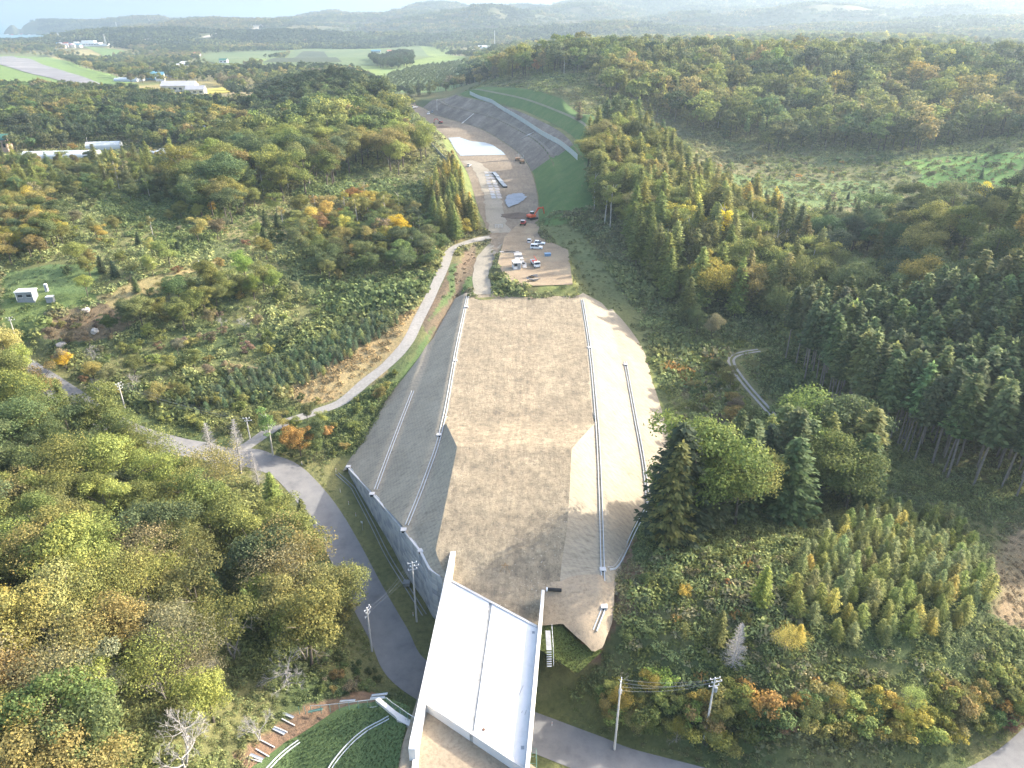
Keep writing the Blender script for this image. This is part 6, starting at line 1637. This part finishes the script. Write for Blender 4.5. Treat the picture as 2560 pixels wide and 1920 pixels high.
# single trees the photograph picks out: base pixel, kind, height, colour, label
def one(px, py, kind, h, t, lab=None, w=None):
    x, y, z = gpt(px * K, py * K); ITEMS.append((kind, x, y, h, t, tone(t, RNG, .05), lab or ''))
SINGLES = [(1545, 560, BI, 23, 'yellow', 'brightest yellow tree of all, standing in the strip right of the cutting'), (1522, 552, BI, 18, 'yellow', 'lower yellow tree leaning on the brightest one in the strip'), (1480, 700, LA, 17, 'olive', 'olive larch standing forward of the strip by the valley path'), (1535, 735, B, 9, 'tan', 'round tan tree beside the forward olive larch'),
    (1505, 725, B, 10, 'green', 'round green tree between the forward larch and the valley path'),
    (467, 1013, 'dead_larch', 13, 'tan', 'dead white larch at the lane junction, left one of three'), (521, 1022, 'dead_larch', 15, 'tan', 'tallest dead white larch over the lane junction'), (560, 1052, 'dead_larch', 10, 'tan', 'smallest dead white larch over the lane junction'),
    (650 / K * 1.0 * K / 1.0, 1850 / K, BT, 6.5, 'tan', 'forked bare tree on the soil beside the lying beams') if False else (561, 1600, BT, 6.5, 'tan', 'forked bare tree on the soil beside the lying beams'),
    (400, 1655, BT, 12, 'tan', 'large bare grey tree at the corner of the mown slope'), (612, 1480, BT, 8.5, 'tan', 'slim bare tree leaning on the bank left of the road'), (430, 1500, TT_, 9, 'brown', 'half bare brown tree on the bank below the big wood'),
    (700, 1370, B, 15, 'olive', 'biggest olive tree at the roadside across from the retaining wall'), (640, 1250, B, 14, 'yellow-green', 'big yellow-green tree beside the road, next to the biggest olive tree'), (600, 1130, LA, 13, 'yellow-green', 'feathery larch leaning over the road bend below the dead larches'),
    (660, 1180, LA, 12, 'olive', 'feathery olive larch at the inner edge of the road bend'),
    (120, 1290, TT_, 14, 'ochre', 'big thinning ochre tree in the lower left wood'), (330, 1270, TT_, 13, 'tan', 'big thinning tan tree with showing limbs in the lower left wood'), (30, 1390, B, 9, 'golden', 'golden tree at the left edge of the lower wood'),
    (210, 1560, B, 11, 'yellow-green', 'yellow-green tree low in the lower left wood'), (60, 1120, TT_, 10, 'ochre', 'thinning ochre tree overhanging the road at the left edge'), (40, 850, B, 8, 'yellow-green', 'yellow-green tree at the very end of the road'), (145, 800, B, 6, 'yellow', 'yellow round tree beside the shady road'),
    (215, 850, BT, 6, 'tan', 'spiky bare bush tree above the road bend'), (650, 985, B, 9, 'orange', 'orange topped tree at the lane mouth'), (680, 970, B, 8, 'bright green', 'bright green tree at the lane mouth below the orange one'), (590, 985, BI, 13, 'pale green', 'pale birch leaning beside the lane mouth'),
    (868, 520, B, 10, 'yellow', 'yellow tree on the rise left of the lane'), (830, 540, B, 9, 'golden', 'golden tree just left of the yellow one on the rise'), (700, 510, B, 9, 'russet', 'red tinted tree on the rise left of the lane'), (235, 405, BI, 13, 'ochre', 'ochre birch, left of the pair standing by the dark hedge'), (258, 410, BI, 14, 'ochre', 'ochre birch, middle one of three by the dark hedge'), (277, 405, BI, 12, 'tan', 'thin tan birch with a white stem by the dark hedge'),
    (85, 450, BI, 12, 'tan', 'tan birch standing alone on the left slope'), (222, 590, FI, 6, 'dark green', 'small dark fir nearest the white shed'), (250, 600, FI, 6, 'dark green', 'small dark fir right of the one by the shed'), (300, 530, FI, 5, 'dark green', 'small dark fir alone on the mown orchard'), (385, 545, FI, 5.5, 'dark green', 'small dark fir at the foot of the orchard'), (350, 550, FI, 5, 'dark green', 'small dark fir left of the orchard foot'), (45, 560, FI, 6, 'dark green', 'small dark fir at the lawn behind the shed'),
    (190, 640, B, 7, 'yellow-green', 'yellow-green round tree on the lawn edge near the sheds'), (130, 520, B, 7, 'golden', 'golden small tree on the upper lawn'), (220, 520, B, 6, 'golden', 'small golden tree among brown scrub on the left slope'), (160, 330, B, 6, 'orange', 'orange tree beside the far greenhouses'), (300, 375, LA, 16, 'olive', 'tall olive larch behind the greenhouses, left of a pair'), (325, 378, LA, 17, 'yellow-green', 'tall yellow-green larch behind the greenhouses, right of a pair'), (470, 262, B, 12, 'golden', 'golden tree on the saddle behind the ridge'),
    (1935, 560, B, 12, 'golden', 'golden tree on the wooded flank of the right valley'), (2120, 450, B, 11, 'yellow', 'yellow tree at the edge of the dark flank'), (1770, 560, B, 9, 'golden', 'golden tree above the red bank in the right valley'), (1160, 160, B, 13, 'orange', 'orange tree on the crest above the cutting'), (1250, 260, FI, 11, 'brown', 'brown fir at the shoulder of the cutting'),
    (1580, 1440, 'dead_larch', 10, 'tan', 'dead grey larch on the mound right of the bridge'), (1545, 1400, LA, 8, 'olive', 'small olive larch beside the dead grey larch'), (1640, 1310, LA, 9, 'yellow-green', 'yellow-green larch on the mound, pointed'), (1720, 1390, LA, 5, 'golden', 'small orange-gold larch among the young planting'),
    (1860, 1130, LA, 5, 'golden', 'golden small larch above the young planting'), (1455, 1160, FI, 26, 'dark green', 'tall dark fir nearest the toe of the sunlit slope'), (1484, 1160, B, 25, 'olive', 'very tall olive tree second from the toe of the sunlit slope'), (1530, 1138, B, 20, 'olive', 'tall olive tree third from the toe of the sunlit slope'), (1440, 1183, LA, 24, 'olive', 'tall olive larch standing lowest at the toe of the sunlit slope'),
    (1480, 1290, SH, 2.5, 'golden', 'golden shrub at the toe of the embankment')]
for s_ in SINGLES: one(*s_)
# ------------------------------------------------------------------ masses: many plants held as ONE object of kind stuff
def mass(name, meshes, pts, idx, rotz, scl, tones, tilt=None):
    n = len(pts)
    if n == 0: return
    me = bpy.data.meshes.new(name); me.vertices.add(n); me.vertices.foreach_set('co', np.asarray(pts, np.float32).ravel())
    def attr(nm, typ, data, key='value'):
        a = me.attributes.new(nm, typ, 'POINT'); a.data.foreach_set(key, data)
    scl = np.asarray(scl, np.float32)
    if scl.ndim == 1: scl = np.repeat(scl[:, None], 3, 1)
    rot = np.zeros((n, 3), np.float32); rot[:, 2] = rotz
    if tilt is not None: rot[:, :2] = tilt
    attr('idx', 'INT', np.asarray(idx, np.int32)); attr('rot', 'FLOAT_VECTOR', rot.ravel(), 'vector'); attr('scl', 'FLOAT_VECTOR', scl.ravel(), 'vector')
    attr('tone', 'FLOAT_COLOR', np.c_[np.asarray(tones), np.ones(n)].astype(np.float32).ravel(), 'color')
    o = link(name, me, kind='stuff')
    ng = bpy.data.node_groups.new(name, 'GeometryNodeTree')
    ng.interface.new_socket('Geometry', in_out='INPUT', socket_type='NodeSocketGeometry'); ng.interface.new_socket('Geometry', in_out='OUTPUT', socket_type='NodeSocketGeometry')
    gi, go = ng.nodes.new('NodeGroupInput'), ng.nodes.new('NodeGroupOutput')
    ip = ng.nodes.new('GeometryNodeInstanceOnPoints'); jn = ng.nodes.new('GeometryNodeJoinGeometry')
    for m in meshes:
        src = bpy.data.objects.get(m.name + '_source') or bpy.data.objects.new(m.name + '_source', m)
        oi = ng.nodes.new('GeometryNodeObjectInfo'); oi.inputs['Object'].default_value = src; oi.inputs['As Instance'].default_value = True
        ng.links.new(oi.outputs['Geometry'], jn.inputs[0])
    def na(nm, dt):
        x = ng.nodes.new('GeometryNodeInputNamedAttribute'); x.data_type = dt; x.inputs[0].default_value = nm; return x.outputs['Attribute']
    ng.links.new(gi.outputs[0], ip.inputs['Points']); ng.links.new(jn.outputs[0], ip.inputs['Instance'])
    ip.inputs['Pick Instance'].default_value = True
    ng.links.new(na('idx', 'INT'), ip.inputs['Instance Index']); ng.links.new(na('rot', 'FLOAT_VECTOR'), ip.inputs['Rotation']); ng.links.new(na('scl', 'FLOAT_VECTOR'), ip.inputs['Scale'])
    ng.links.new(ip.outputs[0], go.inputs[0])
    md = o.modifiers.new('plants', 'NODES'); md.node_group = ng
    return o

# ------------------------------------------------------------------ plants as things (the 300 largest of a kind in view), the rest as masses
SHORT = {'broadleaf_tree': 'tree', 'thinning_tree': 'thinning tree', 'larch_tree': 'larch', 'spruce_tree': 'spruce', 'fir_tree': 'fir', 'birch_tree': 'birch', 'young_larch': 'young larch', 'pine_sapling': 'pine sapling', 'bare_tree': 'bare tree', 'dead_larch': 'dead larch', 'shrub': 'shrub'}
PHRASE = {'on the wooded flank right of the valley': 'on the right valley flank', 'in the dark wood behind the greenhouses': 'in the dark greenhouse wood', 'in the conifer clump by the sunlit slope': 'in the slopeside conifer clump', 'on the bank below the retaining wall': 'on the roadside bank',
          'along the road curve right of the bridge': 'along the right road curve', 'beside the sunlit slope of the embankment': 'beside the sunlit embankment slope', 'on the rise left of the farm lane': 'on the laneside rise', 'in the vine covered hollow by the lane': 'in the vine covered hollow',
          'on the open slope above the sheds': 'on the open upper slope', 'on the strip right of the cutting': 'on the wooded cutting strip', 'on the mound right of the bridge': 'on the bridge mound', 'beside the fence of the cutting': 'by the cutting fence', 'on the ridge above the cutting': 'on the cutting ridge', 'at the far end of the cutting': 'at the far cutting end'}
GROUPW = {'below the road bend': 'lower wood'}
ORD = 'first second third fourth fifth sixth seventh eighth ninth tenth eleventh twelfth thirteenth fourteenth fifteenth sixteenth seventeenth eighteenth nineteenth twentieth'.split()
def ordinal(i):
    if i < 20: return ORD[i]
    t = ['twenty', 'thirty', 'forty', 'fifty', 'sixty', 'seventy', 'eighty', 'ninety'][(i + 1) // 10 - 2]; u = (i + 1) % 10
    return t.replace('y', 'ieth') if u == 0 else t + '-' + ORD[u - 1]
def plant_all():
    xs, ys = np.array([i[1] for i in ITEMS]), np.array([i[2] for i in ITEMS])
    zs = H(xs, ys); hs = np.array([i[3] for i in ITEMS])
    px, py = proj(xs, ys, zs + hs * .6)
    zc = ys * CT - (zs - HC) * ST
    app = hs / np.maximum(zc, 1)
    inview = (px > -30) & (px < 2590) & (py > -30) & (proj(xs, ys, zs + hs)[1] < 1930)
    by = {}
    for i, it in enumerate(ITEMS): by.setdefault(it[0], []).append(i)
    chosen = []
    rng = np.random.default_rng(77)
    for kind, ids in by.items():
        ids = np.array(ids)
        vis = ids[inview[ids]]; single = np.array([ITEMS[i][6] in LABSET for i in vis], bool)
        order = vis[np.argsort(-app[vis] - 10 * single)]
        cap = 300
        pick = order[:cap]
        rest = np.setdiff1d(ids, pick)
        chosen += list(pick)
        if len(rest) and kind not in ('bare_tree', 'dead_larch'):
            near = zc[rest] < 400
            for lod, mm in ((0, near), (1, ~near)):
                r_ = rest[mm]
                if not len(r_): continue
                P = PR.get((kind, lod)) or PR[(kind, 0)]
                s = hs[r_] / HGT[kind]
                mass('shrubbery' if kind == 'shrub' else kind.replace('_tree', '') + '_woods', [p[3] for p in P], np.c_[xs[r_], ys[r_], zs[r_] - .1], rng.integers(0, len(P), len(r_)), rng.uniform(0, 6.28, len(r_)), np.c_[s * rng.uniform(.9, 1.15, len(r_)), s * rng.uniform(.9, 1.15, len(r_)), s], np.array([ITEMS[i][5] for i in r_]))
    # labels: look, kind, wood, part of the wood, and order from the left where several share all of these
    lab = {}
    boxes = {}
    for i in chosen: boxes.setdefault(ITEMS[i][6], []).append(i)
    mean = {k: np.mean([ITEMS[i][3] for i in v]) for k, v in by.items()}
    keys = {}
    for w, ids in boxes.items():
        if w in LABSET:
            for i in ids: lab[i] = w
            continue
        X, Y = px[ids], py[ids]
        qx, qy = np.quantile(X, [.33, .66]), np.quantile(Y, [.33, .66])
        for i in ids:
            it = ITEMS[i]
            rr = it[3] / mean[it[0]]
            size = 'small ' if rr < .85 else 'tall ' if rr > 1.15 else ''
            col = '' if (SHORT[it[0]].startswith('bare')) else it[4] + ' '
            row = 'back' if py[i] < qy[0] else 'middle' if py[i] < qy[1] else 'front'
            c = 'left' if px[i] < qx[0] else 'centre' if px[i] < qx[1] else 'right'
            keys.setdefault(f"{size}{col}{SHORT[it[0]]} {PHRASE.get(w, w)}, {row} {c}", []).append(i)
    for k, ids in keys.items():
        if len(ids) == 1: lab[ids[0]] = k; continue
        for n, i in enumerate(sorted(ids, key=lambda j: px[j])):
            lab[i] = f"{k}, {ordinal(n)} from left"
    for i in chosen:
        kind, x, y, h, t, rgb, w = ITEMS[i]
        z = zs[i] - .1
        s = h / HGT[kind]
        rz = rng.uniform(0, 6.28); sx = s * rng.uniform(.88, 1.14); sy = s * rng.uniform(.88, 1.14)
        grp = None if w in LABSET else f"{SHORT[kind]}s {PHRASE.get(w, w)}"
        lean = rng.normal(0, .03, 2)
        if kind in ('bare_tree', 'dead_larch'):
            o = bpy.data.objects.new(kind, PR[(kind, 0)][rng.integers(len(PR[(kind, 0)]))]); COL.objects.link(o)
        else:
            close = zc[i] < 400
            P = PR.get((kind, 0 if close else 1)) or PR[(kind, 0)]
            cm, tm, onem, _ = P[rng.integers(len(P))]
            if app[i] * FPX > 70 and tm:
                o = bpy.data.objects.new(kind, None); COL.objects.link(o); o.empty_display_size = .3
                for nm, me in (('crown', cm), ('trunk', tm)):
                    c = bpy.data.objects.new(nm, me); COL.objects.link(c); c.parent = o; c.color = (*rgb, 1)
            else:
                o = bpy.data.objects.new(kind, onem); COL.objects.link(o)
        o.color = (*rgb, 1)
        o.location = (x, y, z); o.rotation_euler = (lean[0], lean[1], rz); o.scale = (sx, sy, s)
        tag(o, lab[i], {'shrub': 'shrub', 'young_larch': 'young tree', 'pine_sapling': 'sapling'}.get(kind, 'tree'), grp)
    print('PLANTS', len(chosen), 'of', len(ITEMS), {k: len(v) for k, v in by.items()}, round(time.time() - T0, 1))
LABSET = {s[5] for s in SINGLES}
plant_all()

# ------------------------------------------------------------------ low growth over the ground
def clump(seed, n, r, h, leaf, asp, up):
    rng = np.random.default_rng(seed)
    a = rng.uniform(0, 6.283, n); rr = r * np.sqrt(rng.random(n)); t = rng.random(n)
    dome = np.sqrt(np.clip(1 - (rr / r) ** 2, 0, 1))
    c = np.c_[np.cos(a) * rr, np.sin(a) * rr, h * dome * (.35 + .65 * t)]
    nn = np.c_[np.cos(a) * .5, np.sin(a) * .5, np.full(n, up)] + rng.normal(0, .5, (n, 3))
    v, f = quads(c, nn, leaf * rng.uniform(.6, 1.4, n), rng, asp)
    return mesh_np('weed_clump', v, f, LEAF_I)
def tuft(seed, n, r, h):
    rng = np.random.default_rng(seed); V, F = [], []
    for i in range(n):
        a = rng.uniform(0, 6.28); d = r * math.sqrt(rng.random()); x, y = math.cos(a) * d, math.sin(a) * d
        b = rng.uniform(0, 6.28); w = .05 * h + .05; L = h * rng.uniform(.5, 1.1); ox, oy = math.cos(b) * L * .4, math.sin(b) * L * .4
        o = len(V); V += [(x - math.sin(b) * w, y + math.cos(b) * w, -.05), (x + math.sin(b) * w, y - math.cos(b) * w, -.05), (x + ox + math.sin(b) * w * .3, y + oy - math.cos(b) * w * .3, L), (x + ox - math.sin(b) * w * .3, y + oy + math.cos(b) * w * .3, L)]; F.append((o, o + 1, o + 2, o + 3))
    return mesh_np('grass_tuft', V, F, LEAF_I)
WEED = [clump(1, 70, .9, .8, .30, .7, .8), clump(2, 60, 1.0, .6, .36, .6, .9), clump(3, 80, .8, 1.1, .26, .6, .5)]
WEEDF = [clump(4, 46, 1.8, 1.1, .75, .7, .8), clump(5, 46, 1.7, 1.5, .7, .7, .6)]
TUFT = [tuft(1, 36, .7, .6), tuft(2, 30, .6, .8)]
SASA = [P_ for P_ in [gpoly([(1345, 1440), (1370, 1250), (1500, 1175), (1745, 1165), (1740, 1290), (1770, 1400), (2000, 1430), (2220, 1470), (2500, 1460), (2500, 1560), (2080, 1600), (1700, 1600), (1400, 1570), (1290, 1540)]), gpoly([(1420, 800), (1560, 745), (1640, 735), (1640, 760), (1570, 775), (1600, 900), (1480, 960)]), gpoly([(1450, 340), (1700, 335), (2000, 340), (2212, 330), (2212, 430), (2000, 450), (1650, 445), (1500, 405)])]]
KUDZU = [gpoly(p) for p in [[(690, 610), (800, 600), (930, 590), (915, 640), (840, 670), (690, 680)], [(700, 350), (860, 390), (930, 400), (940, 450), (800, 440), (640, 430)], [(30, 930), (180, 905), (330, 985), (330, 1040), (150, 1040), (40, 1010)], [(770, 870), (880, 770), (955, 712), (960, 645), (990, 560), (985, 610), (900, 790), (800, 890)], [(200, 420), (420, 400), (560, 460), (400, 560), (250, 500)]]]
DRY = [gpoly(p) for p in [[(600, 850), (860, 680), (908, 660), (893, 720), (838, 785), (740, 866), (640, 880)], [(80, 745), (100, 690), (270, 640), (290, 690), (200, 740)], [(190, 655), (330, 595), (470, 560), (480, 575), (260, 660)], [(2120, 1200), (2260, 1100), (2400, 1300), (2230, 1400), (2140, 1340)]]]
MEADOW = [gpoly(p) for p in [[(150, 660), (600, 560), (700, 600), (690, 690), (560, 785), (300, 830), (150, 760)], [(0, 480), (150, 430), (400, 420), (620, 430), (640, 560), (480, 620), (300, 660), (120, 640), (0, 600)], [(250, 690), (300, 640), (440, 600), (600, 640), (560, 720), (420, 760)], [(1440, 340), (1700, 335), (2000, 330), (2250, 310), (2250, 430), (2000, 455), (1650, 450), (1490, 405)]]]
LAWN = [gpoly(p) for p in [[(1165, 490), (1225, 465), (1290, 545), (1390, 690), (1425, 780), (1330, 750), (1262, 655), (1222, 580)], [(1150, 640), (1250, 590), (1290, 640), (1420, 790), (1450, 930), (1430, 1060), (1400, 940), (1300, 740), (1250, 655)], [(0, 590), (130, 565), (240, 580), (180, 640), (60, 700), (0, 760)], [(905, 690), (960, 590), (985, 560), (1030, 520), (1040, 590), (1000, 700), (930, 740)]]]
def ground_cover():
    rng = np.random.default_rng(9)
    for name, r0, r1, sp, protos_, tuftm in (('undergrowth', 50, 185, 1.25, WEED, TUFT), ('undergrowth', 185, 360, 2.1, WEEDF, None), ('undergrowth', 360, 760, 3.9, WEEDF, None)):
        gx, gy = np.meshgrid(np.arange(-r1 * .76, r1 * .76, sp), np.arange(r0 * .6, r1, sp))
        gx = gx.ravel() + rng.uniform(-.5, .5, gx.size) * sp; gy = gy.ravel() + rng.uniform(-.5, .5, gy.size) * sp
        r = np.hypot(gx, gy); ppx, ppy = proj(gx, gy, np.full(gx.shape, -12.0 if r0 < 100 else 0.0)); m = (r > r0) & (r < r1) & (ppx > -220) & (ppx < 2780) & (ppy < 2150)
        gx, gy = gx[m], gy[m]
        m = free(gx, gy, -.2 if r0 < 100 else .3, tall=False); m &= ~in_poly(gx, gy, GSL) & ~in_poly(gx, gy, KEEP[1])
        gx, gy = gx[m], gy[m]
        n = len(gx)
        wx, wy = gx + 4 * (vnoise(gx, gy, 7, 61) - .5), gy + 4 * (vnoise(gx, gy, 7, 62) - .5)
        sasa = np.zeros(n, bool); kud = sasa.copy(); dry = sasa.copy(); lawn = sasa.copy(); mead = sasa.copy()
        for L, a in ((SASA, sasa), (KUDZU, kud), (DRY, dry), (LAWN, lawn), (MEADOW, mead)):
            for P in L: a |= in_poly(wx, wy, P)
        base = cover(gx, gy)
        nz, n2 = fbm(gx, gy, 12, 71), fbm(gx, gy, 55, 72)
        pal = lambda nm: np.array(TONES[nm])
        col = base * 1.15
        wv = rng.random(n)[:, None]
        mixt = np.where(nz[:, None] > .5, pal('olive'), pal('green')) * .7 + np.where(n2[:, None] > .54, pal('tan'), pal('pale green')) * .3
        col = (col * .4 + mixt * .6) * 1.3
        col = np.where((n2 > .60)[:, None] & (wv < .5), col * .4 + pal('brown') * .6, col)
        col = np.where(mead[:, None], (np.where(nz[:, None] > .5, pal('pale green'), pal('bright green')) * .78 + pal('tan') * .22) * (1.1 + .5 * n2[:, None]), col)
        col = np.where(sasa[:, None], np.where(wv < .45, pal('pale green') * 1.15, np.where(wv < .62, pal('tan') * 1.05, np.where(wv < .985, pal('olive'), pal('orange')))), col)
        col = np.where(kud[:, None], np.where(wv < .7, pal('bright green') * 1.15, pal('green') * 1.2), col)
        col = np.where(dry[:, None], base * 1.1, col)
        col = np.where(lawn[:, None], base * 1.1, col)
        col = col * rng.uniform(.72, 1.3, n)[:, None]
        s = (.75 + .85 * np.clip((nz - .3) / .4, 0, 1)) * rng.uniform(.7, 1.3, n)
        s = np.where(kud, s * 1.35, s); s = np.where(sasa, s * 1.1, s); s = np.where(mead, s * .6, s); s = np.where(dry, s * .5, s); s = np.where(lawn, s * .35, s)
        dl, _, _ = sd_line(gx, gy, ROAD); s = np.where(dl < 8, s * .45, s)
        de = np.zeros(n, bool)
        keep = np.where(dry, rng.random(n) < .7, np.where(lawn, rng.random(n) < .55, rng.random(n) < .92))
        z = H(gx, gy)
        g = keep
        mass(name, [w for w in protos_], np.c_[gx[g], gy[g], z[g] - .05], rng.integers(0, len(protos_), g.sum()), rng.uniform(0, 6.28, g.sum()), s[g], col[g])
        print('COVER', g.sum(), round(time.time() - T0, 1))
    # mown slope and the verges: short grass
    for P, sp, c0, sc in ((GSL, .42, (.085, .125, .055), .20), (TMP, .38, (.085, .10, .04), .2)):
        A = np.array(P); x0, y0 = A.min(0); x1, y1 = A.max(0)
        gx, gy = np.meshgrid(np.arange(x0, x1, sp), np.arange(y0, y1, sp)); gx = gx.ravel() + rng.uniform(-.5, .5, gx.size) * sp; gy = gy.ravel() + rng.uniform(-.5, .5, gy.size) * sp
        m = in_poly(gx, gy, P) & (gy > 52) & ~in_poly(gx, gy, KEEP[1] if P is not GSL else [(0, 0), (0, .1), (.1, .1)])
        if P is GSL: m &= cover_is_grass(gx, gy)
        gx, gy = gx[m], gy[m]; n = len(gx)
        z = np.maximum(gs_z(gx, gy), H(gx, gy)) + .1 if P is GSL else np.maximum(H(gx, gy), -14.9 - (84.5 - gy) * .33) + .33
        mass('mown_grass', TUFT, np.c_[gx, gy, z], rng.integers(0, 2, n), rng.uniform(0, 6.28, n), sc * rng.uniform(.6, 1.3, n), np.array(c0) * rng.uniform(.7, 1.4, n)[:, None])
SOILP = gpoly([(500, 1670), (560, 1580), (640, 1520), (830, 1500), (825, 1530), (745, 1560), (620, 1600), (580, 1670)])
def cover_is_grass(x, y): return ~in_poly(x, y, SOILP)
ground_cover()

# ------------------------------------------------------------------ far woods and the forest on the hills
OPEN = [gpoly(p) for p in [[(-60, 118), (110, 122), (300, 192), (260, 205), (100, 200), (-60, 190)], [(560, 145), (640, 104), (820, 106), (925, 98), (1005, 126), (1000, 155), (975, 190), (830, 196), (800, 160), (700, 150)], [(430, 118), (650, 108), (590, 126), (505, 150), (430, 132)], [(230, 182), (460, 178), (500, 205), (420, 222), (300, 214)], [(540, 186), (700, 188), (690, 204), (540, 206)], [(120, 96), (250, 90), (290, 112), (220, 128), (120, 112)],
     [(415, 90), (470, 72), (530, 62), (560, 50), (580, 58), (550, 72), (470, 84)], [(262, 98), (330, 80), (362, 76), (356, 86), (300, 98)], [(1160, 118), (1300, 118), (1300, 100), (1040, 98), (1040, 108)], [(0, 80), (100, 80), (100, 92), (0, 92)]]]
def far_woods():
    rng = np.random.default_rng(21)
    # single trees as a mass, 860 m to 2.4 km
    n = 30000
    y = np.sqrt(rng.uniform(740 ** 2, 2500 ** 2, n)); x = rng.uniform(-.80, .80, n) * y
    dens = fbm(x, y, 240, 81)
    plain = (y < 2300) & (x / y > -.75) & (x / y < .02); m = np.where(plain, dens > .50, dens > .44) | (rng.random(n) < np.where(plain, .05, .12))
    m &= (x > 130) | (y > 880) | (rng.random(n) < .45)
    hill = sstep(1900, 2400, y) ; m |= rng.random(n) < hill
    for P in OPEN: m &= ~in_poly(x, y, P)
    m &= free(x, y) & (H(x, y) > SEA_Z + 2)
    x, y = x[m], y[m]; z = H(x, y); n = len(x)
    nz = fbm(x, y, 120, 83)
    pal = np.array([TONES['dark green'], TONES['green'], TONES['olive'], TONES['ochre'], TONES['brown']])
    k = np.clip(((nz - .3) / .4 * 4 + rng.normal(0, .8, n)).astype(int), 0, 4)
    P = PR[('broadleaf_tree', 1)]
    s = rng.uniform(.75, 1.4, n)
    mass('distant_woods', [p[3] for p in P], np.c_[x, y, z - .5], rng.integers(0, len(P), n), rng.uniform(0, 6.28, n), s, pal[k] * rng.uniform(.75, 1.3, n)[:, None])
    # canopy patches beyond
    can = []
    for i in range(4):
        r_ = np.random.default_rng(600 + i); V, F, o = [], [], 0
        for t in range(16):
            cx, cy = r_.uniform(-26, 26, 2); rr = r_.uniform(4.5, 8); hh = r_.uniform(8, 15)
            d = sph(r_, 26); d[:, 2] = np.abs(d[:, 2])
            c = np.c_[cx + d[:, 0] * rr, cy + d[:, 1] * rr, hh * .35 + d[:, 2] * hh * .65]
            v, f = quads(c, d + r_.normal(0, .3, (26, 3)), np.full(26, 4.6) * r_.uniform(.7, 1.3, 26), r_, .8)
            V.append(v); F.append(f + o); o += len(v)
        can.append(mesh_np('canopy_patch', np.concatenate(V), np.concatenate(F), LEAF_I))
    n = 20000
    y = np.sqrt(rng.uniform(2350 ** 2, 5700 ** 2, n)); x = rng.uniform(-.80, .80, n) * y
    z = H(x, y)
    m = z > SEA_Z + 3
    dens = fbm(x, y, 500, 91)
    m &= (dens > .36) | (rng.random(n) < .3)
    for P in OPEN: m &= ~in_poly(x, y, P)
    x, y, z = x[m], y[m], z[m]; n = len(x)
    nz = fbm(x, y, 380, 93)
    k = np.clip(((nz - .3) / .4 * 4 + rng.normal(0, .7, n)).astype(int), 0, 4)
    s = rng.uniform(.8, 1.3, n) * np.where(y > 4000, 1.2, 1.0)
    mass('hill_forest', can, np.c_[x, y, z - 1.5], rng.integers(0, 4, n), rng.uniform(0, 6.28, n), s, pal[k] * .72 * rng.uniform(.7, 1.3, n)[:, None])
    print('FAR', n, round(time.time() - T0, 1))
far_woods()
def orchard():
    rng = np.random.default_rng(31)
    P = gpoly([(835, 188), (840, 160), (900, 145), (1000, 132), (985, 175), (900, 193)]); A = np.array(P)
    gx, gy = np.meshgrid(np.arange(A[:, 0].min(), A[:, 0].max(), 7.0), np.arange(A[:, 1].min(), A[:, 1].max(), 9.0))
    gx, gy = gx.ravel() + rng.normal(0, .5, gx.size), gy.ravel() + rng.normal(0, .8, gx.size) + .3 * gx.ravel()
    m = in_poly(gx, gy, P); gx, gy = gx[m], gy[m]; n = len(gx)
    Q = PR[('shrub', 1)]
    mass('orchard_rows', [p[3] for p in Q], np.c_[gx, gy, H(gx, gy)], rng.integers(0, len(Q), n), rng.uniform(0, 6.28, n), rng.uniform(1.2, 1.9, n), np.array(TONES['green']) * rng.uniform(.8, 1.3, n)[:, None])
orchard()
